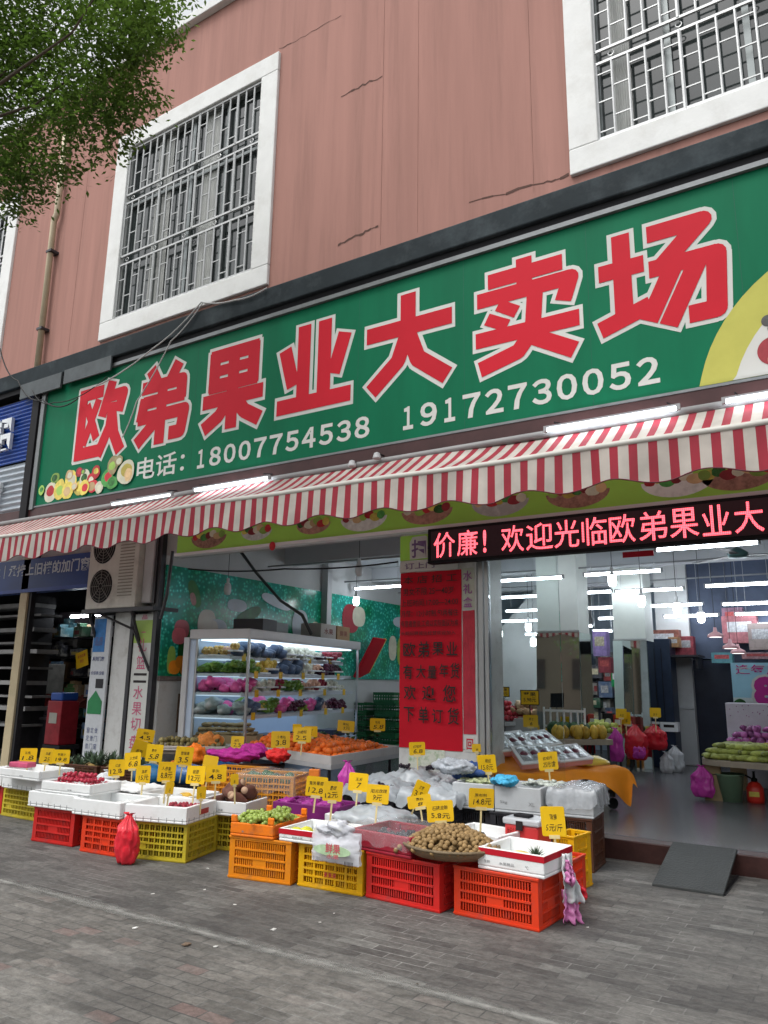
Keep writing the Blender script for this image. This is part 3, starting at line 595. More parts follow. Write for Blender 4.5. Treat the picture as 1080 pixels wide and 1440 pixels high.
M().box(-7.598,-7.55,.02,1.3,1.36,1.415).build('lower_trim',mat('trim_stone',(.16,.13,.12),.5,var=.5,vs=20),MU)
WP=thing('tile_dado','white tiled lower wall with a small brown hatch below the mural','wall panel',(0,0,0))
M().box(-7.598,-7.56,.02,1.3,.16,1.355).build('tiles',tile,WP); M().box(-7.559,-7.545,.35,.72,.72,1.20).build('hatch',mat('brown_hatch',(.12,.075,.045),.5,var=.3),WP)
# conduits on the ceiling/wall
cb=mat('cable_black',(.02,.02,.02),.6,var=0)
def cable(pts,label,r=.008,n=16,sag=0,mt=None):
    P=[]
    for i in range(len(pts)-1):
        a,b=Vector(pts[i]),Vector(pts[i+1])
        for k in range(n): t=k/n; p=a.lerp(b,t); p.z-=sag*4*t*(1-t); P.append(p)
    P.append(Vector(pts[-1])); m=M(); m.tube(P,r,6); o=m.build('cable',mt or cb,None,smooth=True); return tag(o,label,'cable')
cable([at(265,800,Y=.1),at(400,800,Y=.5),at(560,790,Y=1.4)],'black cable strung across the left opening in front of the mural',.010,sag=.03)
P=[at(x,y,Y=1.0) for x,y in ((338,775),(360,805),(395,845),(425,865),(438,892))]
m=M(); m.tube(P,[.022,.02,.02,.022,.022],8); o=m.build('hose',mat('dark_hose',(.05,.06,.06),.5),None,smooth=True); tag(o,'thick dark hose bending down from the ceiling to the chiller top','hose')
M().box(-7.57,-7.45,3.35,3.47,1.3,3.42).build('corner_trunking',greypl,B)
# ---------------------------------------------------------------- display chiller
FC=at(351,884,Z=2.0); FR=at(504,903,Z=2.0); FL=at(280,887,Z=2.0)
frz=math.atan2(FR.y-FC.y,FR.x-FC.x)-PI/2      # rotation: local +y runs along the long front
LL=(FR-FC).length; WW=.86
CH=thing('display_chiller','tall open display chiller with glass end and four lit shelves of wrapped fruit','display fridge',(FC.x,FC.y,.16),frz)
# local frame: front face at x=0 (facing +x), body towards -x, y 0..LL, z 0..1.84
H=1.84
fm=mat('chiller_grey',(.52,.53,.54),.35,var=.05); fin=mat('chiller_inside',(.48,.58,.72),.5,var=.05)
M().box(-WW,0.03,-.03,LL+.03,H-.12,H).build('canopy',fm,CH,bevel=.01)
M().box(-WW,-WW+.08,0,LL,.0,H-.122).build('back_panel',fin,CH)
M().box(-WW-.08,-WW-.003,-.03,.14,0,H-.10).build('end_panel',fm,CH)
M().box(-WW+.08,0,0,LL,.0,.42).build('base',mat('chiller_base',(.45,.55,.72),.4,var=.04),CH)
m=M()
for (x,y) in ((0,.012),(-WW+.1,.012),(0,LL-.02)): m.box(x-.014,x+.014,y-.014,y+.014,.421,H-.121)
m.build('glass_frame',alu,CH)
M().box(-WW+.1,-.02,.0,.008,.42,H-.12).build('glass_end',mat('clear_glass',(1,1,1)),CH)
M().box(-WW+.1,-.02,LL-.01,LL-.002,.42,H-.12).build('glass_end',mat('clear_glass',(1,1,1)),CH)
ZS=[.80,1.07,1.30,1.51]
for i,z in enumerate(ZS):
    d=WW-.14+(-.12 if i==3 else 0)-.06*i*.5
    sh=M().box(-WW+.082,-WW+.08+d,.015,LL-.02,z-.03,z).build('shelf',mat('shelf_pale',(.55,.60,.66),.4,var=.04),CH)
    M().box(-WW+.08+d,-WW+.095+d,.015,LL-.02,z-.04,z+.005).build('price_rail',mat('rail_pale',(.5,.55,.6),.4,var=0),sh)
    M().box(-WW+.1,-WW+.08+d-.1,.05,LL-.05,z-.045,z-.0335).build('shelf_light',emis('chiller_light',(.65,.82,1),.8),sh)
    for k in range(5):
        y=.25+k*.62+rnd.uniform(-.1,.1)
        if y<LL-.1: M().box(-WW+.0955+d,-WW+.0985+d,y,y+.09,z-.055,z+.035).build('price_card',yellowtag,sh)
M().box(-WW+.12,-.1,.05,LL-.05,H-.14,H-.1225).build('canopy_light',emis('chiller_light2',(.72,.86,1),1.8),CH)
# wrapped packs on shelves (each a thing)
CM=Matrix.Translation(CH.location)@Matrix.Rotation(frz,4,'Z')
film=mat('pack_film',(.75,.78,.8),.15,var=.1,coat=.5)
def packmesh(nm,col,kind):
    m=M(); fr=random.Random(nm)
    if kind=='balls':
        m.box(-.07,.07,-.09,.09,0,.02)
        for k in range(9): m.cur=1; m.ball((fr.uniform(-.045,.045),fr.uniform(-.065,.065),.035+.03*(k%2)),.034,8,6)
    elif kind=='bag':
        m.cur=1; m.ball((0,0,.06),.085,12,8,1,1.2,.75,.35,fr.random()*9)
    elif kind=='leaf':
        for k in range(14): m.cur=1; m.ball((fr.uniform(-.05,.05),fr.uniform(-.08,.08),.03+fr.uniform(0,.05)),.035,6,4,1,1.6,.6,.5,k)
    return m.mesh(nm,[whitepl,mat('pack_'+nm,col,.32,var=.25,vs=25)],True)
PK=[('pear_pack',(.50,.33,.10),'balls','tan pears'),('pale_pack',(.72,.72,.60),'balls','pale fruit'),('dark_pack',(.06,.02,.03),'balls','dark fruit'),('pink_bag',(.70,.10,.32),'bag','magenta wrap'),('red_pack',(.28,.03,.05),'balls','dark red fruit'),('green_pack',(.14,.26,.04),'leaf','green leaves'),('lime_pack',(.36,.5,.08),'leaf','lime green leaves'),('grey_bag',(.36,.42,.42),'bag','misty film'),('yellow_pack',(.70,.50,.10),'balls','yellow fruit'),('blue_bag',(.08,.12,.2),'bag','dark blue wrap'),('peach_pack',(.70,.42,.30),'balls','peach fruit'),('plum_pack',(.10,.02,.05),'leaf','purple leaves')]
PKM={n:packmesh(n,c,k) for n,c,k,_ in PK}; PKD={n:d for n,_,_,d in PK}
lay=[[('grey_bag',4),('green_pack',5),('grey_bag',3),('lime_pack',3),('blue_bag',3),('plum_pack',4)],
 [('pink_bag',7),('red_pack',6),('peach_pack',3),('red_pack',3),('pale_pack',4)],
 [('green_pack',4),('yellow_pack',5),('blue_bag',2),('pale_pack',3),('peach_pack',4),('dark_pack',2)],
 [('pear_pack',9),('pale_pack',8),('dark_pack',5)]]
shn=['lowest shelf','second shelf from the bottom','second shelf from the top','top shelf']
for i,row in enumerate(lay):
    tot=sum(int(n*1.4+.5) for _,n in row); d=WW-.2-.03*i; y=.1; st=(LL-.2)/tot
    for nm,n in [(a_,int(b_*1.4+.5)) for a_,b_ in row]:
        for k in range(n):
            nm0=nm
            for rr in range(4):
                nm=nm0 if rnd.random()<.86 else PK[rnd.randint(0,11)][0]
                x=-WW+.16+rr*(d-.14)/3; zz=ZS[i]+.0+(.055 if rr%2 and rnd.random()<.6 else 0)
                p=CM@Vector((x+rnd.uniform(-.02,.02),y+rnd.uniform(-.015,.015),zz))
                o=ob(nm.replace('_pack','_fruit_pack'),PKM[nm],None,p,(0,0,frz+rnd.uniform(-.2,.2))); s=rnd.uniform(.8,1.15); o.scale=(s*rnd.uniform(.85,1.1),s*rnd.uniform(.9,1.2),s*rnd.uniform(.9,1.3))
                tag(o,'small pack of %s on the %s of the chiller'%(PKD[nm],shn[i]),'fruit pack','%s packs on the %s of the chiller'%(nm.split('_')[0],shn[i]))
            y+=st
for k in range(4):
    p=CM@Vector((-WW+.3+.13*k,.55+.7*k,.425)); o=M().box(-.14,.14,-.2,.2,0,.09).build('dark_tray',mat('tray_navy',(.03,.04,.07),.5),None,p,(0,0,frz)); tag(o,'navy plastic tray in the bottom of the display chiller','tray','navy trays in the chiller bottom')
# cartons on the chiller
def carton(name,px,py,z,w,d,h,mt,label,rz=0,txt=None,tm=None,Y=None,cat='carton'):
    p=at(px,py,Z=z) if Y is None else at(px,py,Y=Y)
    if Y is not None: p.z=z
    t=thing(name,label,cat,(p.x,p.y,z),rz)
    M().box(-w/2,w/2,-d/2,d/2,0,h).build('box',mt,t,bevel=.004)
    M().box(-w/2-.001,w/2+.001,-.025,.025,-.0+h*.01,h+.0015).build('tape',mat('tape',(.45,.36,.22),.3,var=0),t)
    if txt:
        m=M(); text_into(m,txt,-w*.3,w*.3,h*.3,h*.6,-d/2-.002,.02); m.build('lettering',tm or inkm,t)
    return t
cardb=mat('cardboard',(.36,.24,.13),.8,var=.12,vs=6); cardw=mat('pale_carton',(.52,.48,.44),.7,var=.1)
for (x,y,w,d,h,mt,l,tx) in ((-.30,.60,.45,.35,.16,mat('charcoal_box',(.04,.04,.045),.5),'charcoal box standing on the chiller top near its front corner',None),(-.35,1.05,.35,.4,.15,mat('grey_box',(.18,.20,.2),.5),'grey box beside the charcoal box on the chiller top',None),(-.25,2.30,.34,.5,.22,cardw,'pale printed fruit carton on the far end of the chiller','水果'),(-.25,2.82,.34,.45,.22,cardb,'brown carton at the very end of the chiller top','鲜果')):
    p=CM@Vector((x,y,H)); t=thing('carton',l,'carton',p,frz+PI/2)
    M().box(-d/2,d/2,-w/2,w/2,0,h).build('box',mt,t,bevel=.004)
    if tx: m=M(); text_into(m,tx,-d*.3,d*.3,h*.3,h*.7,-w/2-.002,.02); m.build('lettering',mat('print_brown_ink',(.2,.05,.04),.6),t)
# green crates beyond the chiller
gcm=mat('green_crate',(.02,.13,.05),.45,var=.15)
def gcrate():
    m=M(); w,d,h=.42,.3,.17
    for (x0,x1,y0,y1) in ((-w/2,w/2,-d/2,-d/2+.01),(-w/2,w/2,d/2-.01,d/2),(-w/2,-w/2+.01,-d/2,d/2),(w/2-.01,w/2,-d/2,d/2)):
        m.box(x0,x1,y0,y1,0,.04); m.box(x0,x1,y0,y1,h-.04,h); m.box(x0,x1,y0,y1,.085,.10)
    for k in range(9): m.box(-w/2+k*w/8-.008*(k>0),-w/2+k*w/8+.008*(k<8),-d/2+.001,-d/2+.009,.04,h-.04)
    m.box(-w/2+.01,w/2-.01,-d/2+.01,d/2-.01,0,.01); return m.mesh('green_crate',gcm)
gme=gcrate()
for c,(px) in enumerate((509,528,547,560)):
    base=at(px,985,Y=4.6)
    for k in range(6-(c==0)):
        o=ob('green_crate',gme,None,(base.x,4.6+rnd.uniform(-.03,.03)+.4*(c%2),.16+.174*k),(0,0,rnd.uniform(-.05,.05))); tag(o,'green plastic fruit crate in the stacks beyond the chiller end','crate','green crates stacked beyond the chiller')
o=thing('red_display_board','red panel with gold edge leaning beside the chiller end','board',at(520,925,Y=4.6)); o.rotation_euler=(0,.5,frz)
M().box(-.02,.02,-.25,.25,-.38,.38).build('panel',signred,o); M().box(-.022,.022,.25,.275,-.39,.39).build('gold_edge',yel,o)
# ---------------------------------------------------------------- ceiling lights inside
TL=[((498,823),(566,829),4.2),((697,818),(793,811),3.2),((820,809),(932,802),3.4),((990,826),(1090,818),4.4),((920,773),(1070,763),1.6),((676,841),(759,839),4.4),((806,834),(862,832),5.0),((864,832),(963,828),5.0),((710,859),(800,857),5.6),((816,856),(880,853),5.6),((905,852),(990,850),5.9),((676,874),(760,873),6.3),((840,870),(872,869),6.3),((932,867),(1012,865),6.2),((1014,850),(1095,847),5.6),((1032,864),(1095,862),6.0),((1046,879),(1095,877),6.35),((737,892),(762,892),6.6),((815,880),(835,881),6.3),((833,888),(863,887),6.4)]
TG='white ceiling tube lights inside the fruit shop'
for i,(a,b,y) in enumerate(TL):
    P0=at(*a,Y=y); P1=at(*b,Y=y); z=(P0.z+P1.z)/2; P0.z=P1.z=z
    t=tube_light(P0,P1,'lit white tube light hanging in a row under the shop ceiling','tube light',.02,TG)
    L=(P1-P0).length; m=M()
    for s in (-1,1):
        if z<3.3: m.tube([(s*L*.4,0,.06),(s*L*.4,0,3.42-z)],.004,4,False)
    if m.v: m.build('hanger',greypl,t)
bulbm=None
BL=[(501,845,3.4,1),(861,816,2.6,1),(902,845,3.2,1),(952,855,3.9,1),(986,868,4.4,1),(688,861,4.6,1),(743,882,5.4,1),(765,876,4.4,1),(703,892,6.2,1),(750,903,5.6,1),(505,802,1.2,0),(320,829,.9,0)]
for px,py,y,on in BL:
    p=at(px,py,Y=y); t=thing('hanging_bulb','lit round white bulb hanging under the shop ceiling' if on else ('unlit white bulb hanging in the left opening above the chiller' if px>400 else 'unlit white bulb hanging in front of the mural'),'bulb',p,0,'lit bulbs hanging inside the fruit shop' if on else None)
    M().lathe([(.012,-.075),(.035,-.07),(.05,-.03),(.05,.02),(.045,.06)],14).build('bulb',bulb_e if on else mat('opal_bulb',(.75,.77,.78),.2,var=.02),t,smooth=True)
    M().lathe([(.045,.061),(.035,.08),(.018,.10),(.022,.12),(.022,.15),(.008,.16)],12).build('socket',whitepl,t,smooth=True); M().tube([(0,0,.16),(0,0,3.42-p.z)],.004,5).build('cord',cb,t)
# ceiling fan
p=at(1037,778,Y=3.0); t=thing('ceiling_fan','three bladed grey ceiling fan near the right edge under the LED display','fan',p)
M().lathe([(.02,-.06),(.10,-.05),(.12,0),(.06,.05),(.02,.07)],16).build('motor',mat('fan_teal',(.10,.20,.20),.3,metal=.5),t,smooth=True); M().tube([(0,0,.05),(0,0,3.42-p.z)],.012,6).build('rod',darkmetal,t)
for k in range(3):
    a=k*2*PI/3+.35; m=M(); m.cb((.42,0,-.02),(.62,.11,.008)); b=m.build('blade',mat('fan_blade',(.12,.13,.13),.4),t,rot=(0,0,a),bevel=.004)
for (px,py,s,y) in ((880,895-0,0,0),): pass
for px,py,y,l in ((1006,893,5.2,'largest pink pendant lamp shade hanging in the back right of the shop'),(1027,909,5.6,'middle pink pendant lamp shade in the back right, half below the largest'),(1038,916,6.0,'lowest and farthest pink pendant lamp shade in the back right')):
    p=at(px,py,Y=y); t=thing('pendant_lamp',l,'pendant lamp',p)
    M().lathe([(.02,.11),(.03,.05),(.10,.01),(.115,-.03),(.105,-.03)],18).build('lamp_shade',mat('pink_shade',(.62,.34,.36),.4,var=.05),t,smooth=True); M().lathe([(.0,-.035),(.085,-.032),(.085,-.028),(.0,-.025)],14).build('diffuser',emis('shade_glow',(1,.86,.86),3),t); M().tube([(0,0,.1),(0,0,3.42-p.z)],.004,5).build('cord',cb,t)
# ---------------------------------------------------------------- mirrored columns
for (x0,x1,y,l,ztop) in ((-4.0,-3.40,3.8,'nearer square column clad in mirror below a white top',2.10),(-3.30,-2.82,5.2,'farther square column clad in mirror reflecting the awning',2.05)):
    t=thing('mirror_column',l,'column',((x0+x1)/2,y,.16)); h=(x1-x0)/2
    M().box(-h,h,.0,.5,0,3.26).build('core',mat('column_white',(.62,.66,.62),.6,var=.04),t)
    m=M(); m.T=Matrix.Translation((0,-.10,0))@Matrix.Rotation(rad(-2.6),4,'X'); m.box(-h-.012,h+.012,-.014,-.002,.0,ztop-.16); m.build('mirror_panel',mirror,t); M().box(h+.002,h+.012,0,.5,.0,ztop-.16).build('mirror_side',mirror,t)
    M().box(-h-.014,h+.014,-.018,-.001,ztop-.158,ztop-.13).build('trim',alu,t)
# ---------------------------------------------------------------- fruit meshes
def fmesh(nm,col,r,sx=1,sy=1,sz=1,nz=.06,rough=.45,var=.15,stem=None,bump=.15,bs=60,n=10):
    m=M(); m.ball((0,0,0),r,n,max(5,n-3),sx,sy,sz,nz,rnd.random()*10); mats=[mat('skin_'+nm,col,rough,var=var,vs=30,bump=bump,bs=bs)]
    if stem: m.cur=1; m.tube([(0,0,r*sz*.9),(r*.1,0,r*sz*1.25)],r*.08,5); mats.append(mat('stem_'+nm,stem,.7,var=0))
    return m.mesh(nm,mats,True)
def heap(name,me,label,group,cat,A_,B_,C_,z0,r,layers,dens=.96,jit=.25,slope=.0,limit=400,edge=.6,round_=False,zf=1.6,rotx=True,sc=.12):
    """fills the parallelogram A_ (corner), B_, C_ (neighbour corners) with fruit in layers"""
    A_,B_,C_=Vector(A_),Vector(B_),Vector(C_); u=B_-A_; v=C_-A_; lu,lv=u.length,v.length; cnt=0
    for k in range(layers):
        ins=k*edge*r*2; nu=int((lu-2*ins)/(2*r*dens)); nv=int((lv-2*ins)/(2*r*dens))
        for i in range(nu):
            for j in range(nv):
                if cnt>=limit: return cnt
                a=(ins+r*dens*(1+2*i)+rnd.uniform(-jit,jit)*r)/lu; b=(ins+r*dens*(1+2*j)+rnd.uniform(-jit,jit)*r)/lv
                if round_ and ((a-.5)**2+(b-.5)**2)>(.5-ins/max(lu,lv))**2: continue
                if k==layers-1 and rnd.random()<.3: continue
                if 0<k<layers-1 and (ins/lu+2.2*r/lu<a<1-ins/lu-2.2*r/lu) and (ins/lv+2.2*r/lv<b<1-ins/lv-2.2*r/lv) and k<layers-2: continue
                if k==0 and layers>1 and (2.2*r/lu<a<1-2.2*r/lu) and (2.2*r/lv<b<1-2.2*r/lv): continue
                p=A_+u*a+v*b; z=z0+slope*b+r+k*zf*r+rnd.uniform(-.1,.1)*r
                o=ob(name,me,None,(p.x,p.y,z),(rnd.uniform(-1,1)*rotx,rnd.uniform(-1,1)*rotx,rnd.uniform(0,6))); s=1+rnd.uniform(-sc,sc); o.scale=(s,s,s)
                tag(o,label,cat,group); cnt+=1
    return cnt
F={}
F['apple']=fmesh('apple',(.50,.05,.07),.042,1,1,.9,.1,.3,.4,(.1,.06,.03)); F['pinkapple']=fmesh('pinkapple',(.62,.18,.22),.042,1,1,.9,.1,.35,.3)
F['papaya']=fmesh('papaya',(.55,.36,.05),.06,1,1,1.5,.15,.4,.3); F['melon']=fmesh('melon',(.03,.09,.03),.09,1,1,.9,.1,.35,.4); F['plum']=fmesh('plum',(.16,.02,.06),.03,1,1,1,.08,.25,.4)
F['limepear']=fmesh('limepear',(.45,.5,.12),.04,1,1,1.2,.1,.4,.2); F['purple']=fmesh('purple',(.40,.12,.34),.045,1.2,1,.7,.3,.25,.5); F['corn']=fmesh('corn',(.35,.40,.10),.032,1,3.4,1,.15,.5,.6); F['palebag']=fmesh('palebag',(.66,.69,.68),.06,1.3,1,.6,.5,.25,.1); F['lily']=fmesh('lily',(.62,.42,.25),.06,1.5,.7,.7,.6,.5,.5); F['redapple2']=fmesh('redapple2',(.58,.10,.07),.045,1,1,.9,.1,.3,.3); F['tangle']=fmesh('banana',(.58,.40,.04),.022,1,4.2,1,.1,.45,.3)
wood=mat('counter_tan',(.38,.33,.26),.6,var=.15); skirt=mat('counter_dark',(.03,.03,.035),.6,var=.3)
def table(name,label,A_,B_,C_,z,th,mt,legs=True,leg_m=None,floor=.16,inset=.04,skirtm=None):
    A_,B_,C_=Vector(A_),Vector(B_),Vector(C_); D_=B_+C_-A_; c=(A_+B_+C_+D_)/4; t=thing(name,label,'table',(c.x,c.y,floor))
    P=[A_,B_,D_,C_]; m=M(); vs=[(p.x-c.x,p.y-c.y,z-th-floor) for p in P]+[(p.x-c.x,p.y-c.y,z-floor) for p in P]
    m.add(vs,[(3,2,1,0),(4,5,6,7),(0,1,5,4),(1,2,6,5),(2,3,7,6),(3,0,4,7)]); m.build('table_top',mt,t,bevel=.006)
    if legs:
        for p in P:
            q=(p-c)*(1-inset*3); M().tube([(q.x,q.y,0),(q.x,q.y,z-th-floor)],.018,8).build('leg',leg_m or darkmetal,t)
    return t
# mango / papaya counter (px 780-865)
def para(pxA,pxB,z,depth,ang=None):
    A_=at(*pxA,Z=z); B_=at(*pxB,Z=z); u=(B_-A_).normalized(); n=Vector((-u.y,u.x,0)); return A_,B_,A_+n*depth
A_,B_,C_=para((778,1040),(862,1040),.70,.7)
table('fruit_counter','tan edged fruit counter holding papayas behind the orange cloth table',A_,B_,C_,.70,.07,wood)
heap('papaya',F['papaya'],'orange yellow papaya standing in the row on the tan counter','papayas on the tan counter','papaya',A_.lerp(B_,.08),B_,A_.lerp(C_,.35).lerp(B_+C_-A_,.08),.72,.062,1,.95,.1,rotx=False)
heap('green_melon',F['melon'],'dark green melon behind the papayas','dark melons behind the papayas','melon',A_.lerp(C_,.4)+(B_-A_)*.2,B_.lerp(B_+C_-A_,.4),A_.lerp(C_,1)+(B_-A_)*.2,.72,.09,1)
A2,B2,C2=para((705,1012),(800,1012),.88,.8)
table('apple_counter','long counter heaped with pink apples in front of the mirrored column',A2,B2,C2,.85,.06,greypl)
o=M(); 
heap('apple',F['apple'],'red apple at the left of the heap before the mirrored column','red apples at the left of the apple counter','apple',A2,A2.lerp(B2,.45),C2,.855,.042,4,.9,.3,limit=90)
heap('apple',F['pinkapple'],'pink apple in the right half of the heap before the mirrored column','pink apples at the right of the apple counter','apple',A2.lerp(B2,.5),B2,C2+(B2-A2)*.5,.855,.042,4,.9,.3,limit=110)
A3,B3,C3=para((868,1033),(965,1016),.70,.8)
table('back_counter','counter of plums and limes farther back right of the papayas',A3,B3,C3,.70,.07,wood)
heap('lime_pear',F['limepear'],'yellow green pear at the left end of the back counter','green pears on the back counter','pear',A3,A3.lerp(B3,.3),C3,.71,.04,2)
heap('plum',F['plum'],'dark plum in the heap on the back counter','plums on the back counter','plum',A3.lerp(B3,.32),A3.lerp(B3,.75),A3.lerp(C3,.5)+(B3-A3)*.32,.71,.03,3,limit=110)
A4,B4,C4=para((683,1022),(722,1016),.72,.8)
table('pale_goods_counter','counter of pale wrapped goods just right of the glass door frame',A4,B4,C4,.70,.05,greypl)
heap('wrapped_pear',F['palebag'],'pale film wrapped fruit on the counter behind the glass door','pale wrapped fruit behind the glass door','wrapped fruit',A4,B4,C4,.71,.06,2,limit=40)
heap('lily_bulb',F['lily'],'tan papery bunch on the high pile behind the apples','tan bunches behind the apples','fruit bunch',at(715,985,Y=3.9),at(760,985,Y=3.9),at(722,975,Y=4.3),.92,.06,2,limit=26)
M().box(-.3,.3,-.2,.2,0,.0).v
t=thing('display_riser','low grey riser carrying the tan bunches behind the apples','stand',(at(738,985,Y=4.1).x,4.15,.16)); M().box(-.36,.36,-.28,.28,.0,.74).build('body',greypl,t,bevel=.01); M().box(-.33,.33,-.25,.25,.7405,.76).build('tray',wood,t)
# gift boxes and cartons on the back counter
for (px,py,w_,h_,mt,l,y) in ((868,965,.13,.26,mat('gift_red',(.45,.05,.03),.4),'tall red gift box on the back counter',4.9),(884,968,.11,.24,mat('gift_maroon',(.25,.03,.03),.4),'maroon gift box right of the tall red one',4.9),(855,962,.12,.28,black,'black gift box with a white round label left of the red box',4.85),(938,955,.26,.14,whitepl,'white printed carton on the far end of the back counter',5.9)):
    p=at(px,py,Y=y); t=thing('gift_box',l,'gift box',(p.x,y,.70)); M().box(-w_/2,w_/2,-.08,.08,0,h_).build('box',mt,t,bevel=.004)
    m=M()
    if mt is black: disc(m,0,h_*.6,.045,.045,-.0835,20)
    else: m.box(-w_*.3,w_*.3,-.083,-.0815,h_*.45,h_*.75)
    m.build('label_print',signwhite if mt is black or mt is not whitepl else inkm,t)
# produce racks seen against the back
def goods(px,py,y,w_,h_,col,label,cat='carton'):
    p=at(px,py,Y=y); t=thing('packed_goods',label,cat,(p.x,p.y,p.z)); M().box(-w_/2,w_/2,0,.2,-h_/2,h_/2).build('box',mat('goods_%d_%d'%(px,py),col,.5,var=.5,vs=14),t,bevel=.004)
    m=M(); m.box(-w_*.35,w_*.35,-.003,-.001,-h_*.1,h_*.28); m.build('label_print',mat('goods_print_%d'%(px%3),[(.6,.55,.4),(.5,.1,.1),(.6,.6,.62)][px%3],.5,var=.5,vs=30),t)
    return t
G_=[(843,905,5.7,.22,.4,(.22,.16,.35),'purple leaflet rack between the two mirrored columns'),(850,935,5.75,.2,.25,(.28,.05,.07),'dark red pack below the purple leaflets'),(866,953,6.3,.16,.3,(.02,.32,.10),'bright green panel left of the farther mirrored column'),(932,898,6.2,.5,.28,(.34,.13,.10),'reddish carton row on the shelf above the cupboard'),(947,903,6.0,.16,.16,(.45,.25,.12),'tan carton tilted on the shelf above the cupboard'),(962,908,6.3,.28,.3,(.35,.06,.08),'deep red cartons right of the tilted tan one'),(935,962,6.2,.14,.16,(.35,.22,.12),'upper brown carton stacked beside the cupboard'),(935,980,6.1,.24,.14,(.30,.18,.12),'lower brown carton stacked beside the cupboard'),(1040,885,6.25,.5,.42,(.42,.16,.18),'pink printed packs hung high on the back wall'),(1070,895,6.15,.35,.4,(.22,.18,.17),'brown packs hung right of the pink ones'),(1030,868,6.3,.3,.3,(.40,.22,.30),'mauve packs near the ceiling in the back right'),(1066,922,6.1,.45,.1,(.55,.35,.38),'pale pink box lying above the discount poster'),(1015,925,6.2,.3,.16,(.08,.22,.25),'teal box above the door corner'),(668-0,0,0,0,0,(0,0,0),'')]
for g in G_:
    if g[3]: goods(*g)
sh=thing('wall_shelf','dark shelf with cartons above the white cupboard','shelf',(at(945,920,Y=6.25).x,6.05,at(945,920,Y=6.2).z-.02)); M().box(-.45,.45,-.15,.44,-.03,0).build('board',skirt,sh); 
for s in (-.4,.4): M().box(s-.015,s+.015,.0,.43,-.2,-.031).build('bracket',darkmetal,sh)
t=thing('blue_dark_cabinet','tall dark blue cabinet beside the farther mirrored column','cabinet',(-2.78+.0,5.95,.16)); M().box(-.16,.16,-.1,.3,0,1.95).build('body',mat('cabinet_blue',(.012,.022,.045),.4,var=.3,vs=8),t,bevel=.01); M().box(.02,.03,-.108,-.101,.2,1.8).build('door_gap',black,t)
# white slatted rail added in place of the balustrade reflected in the nearer column
p0=at(765,1000,Y=3.6); t=thing('reflection_rail','low white slatted rail added for the balustrade reflection in the nearer mirrored column','rail',(p0.x,3.6,.72)); m=M()
L=at(822,1000,Y=3.6).x-p0.x; m.box(0,L,-.012,.012,.30,.33); m.box(0,L,-.012,.012,.10,.12)
m.build('rail',whitepl,t); 
for k in range(7): M().box(L*k/6-.01,L*k/6+.01,-.009,.009,.0,.30 if k not in(0,6) else .36).build('slat',whitepl,t)
# right hand tables
A5=at(975,1070,Z=.58); B5=at(1180,1085,Z=.58); u=(B5-A5).normalized(); n=Vector((-u.y,u.x,0)); C5=A5+n*1.5
def blobtable(label,A_,B_,C_,z,th,mt,floor=.16):
    A_,B_,C_=Vector(A_),Vector(B_),Vector(C_); c=(B_+C_)/2; u=(B_-A_)/2; v=(C_-A_)/2; t=thing('round_end_table',label,'table',(c.x,c.y,floor)); P=[]
    for k in range(40):
        a=2*PI*k/40; ca,sa=math.cos(a),math.sin(a); e=.42; p=u*(abs(ca)**e*(1 if ca>0 else -1))+v*(abs(sa)**e*(1 if sa>0 else -1)); P.append(p)
    m=M(); n_=40; m.add([(p.x,p.y,z-th-floor) for p in P]+[(p.x,p.y,z-floor) for p in P],[tuple(range(n_))[::-1],tuple(range(n_,2*n_))]+[(i,(i+1)%n_,(i+1)%n_+n_,i+n_) for i in range(n_)]); m.build('table_top',mt,t)
    for (a,b) in ((-.8,-.75),(.8,-.75),(-.8,.75),(.8,.75)):
        q=u*a+v*b; M().box(q.x-.09,q.x+.09,q.y-.03,q.y+.03,0,z-th-floor).build('leg',mat('leg_wood',(.24,.18,.10),.6,var=.3),t)
    return t
blobtable('tan round cornered table heaped with corn at the right edge of the shop',A5,B5,C5,.60,.06,wood)
D5=B5+C5-A5
heap('corn_cob',F['corn'],'green yellow corn cob in the pile on the right hand table','corn cobs on the right hand table','corn',A5.lerp(D5,.07),B5.lerp(C5,.07),A5.lerp(C5,.62)+u*.1,.60,.033,4,1.0,.6,limit=130,rotx=False,edge=.9)
bt=heap('banana',F['tangle'],'yellow banana on the right side of the corn table','bananas right of the corn','banana',A5.lerp(B5,.42)+n*.5,B5+n*.3,A5.lerp(B5,.42)+n*1.1,.66,.024,5,1.2,.8,limit=60,rotx=False)
A6=at(950,1030,Z=.74)+Vector((.0,0,0)); 
P6=A5.lerp(C5,.72)+u*.08; 
t=thing('purple_fruit_tray','pale tray of purple wrapped fruit behind the corn','tray',(P6.x+.35,P6.y+.22,.60),math.atan2(u.y,u.x)); M().box(-.38,.5,-.2,.25,0,.10).build('tray',mat('pale_tray',(.55,.52,.48),.5),t,bevel=.01)
heap('purple_pack',F['purple'],'shiny purple wrapped fruit in the pale tray behind the corn','purple packs behind the corn','fruit pack',P6-u*.0,P6+u*.75,P6+n*.4,.70,.045,3,.95,.3,limit=60)
heap('apple',F['redapple2'],'orange red apple behind the purple packs on the right table','orange red apples on the right table','apple',P6+n*.42+u*.1,P6+u*.8+n*.42,P6+n*.66+u*.1,.68,.045,2,limit=30)
p=at(1050,1000,Y=4.3); t=thing('star_box','white box printed with small purple marks standing behind the red apples','box',(p.x,4.35,.16)); M().box(-.24,.3,-.12,.12,.0,p.z-.16+.10).build('box',mat('lilac_white',(.62,.60,.68),.5),t,bevel=.01)
m=M(); 
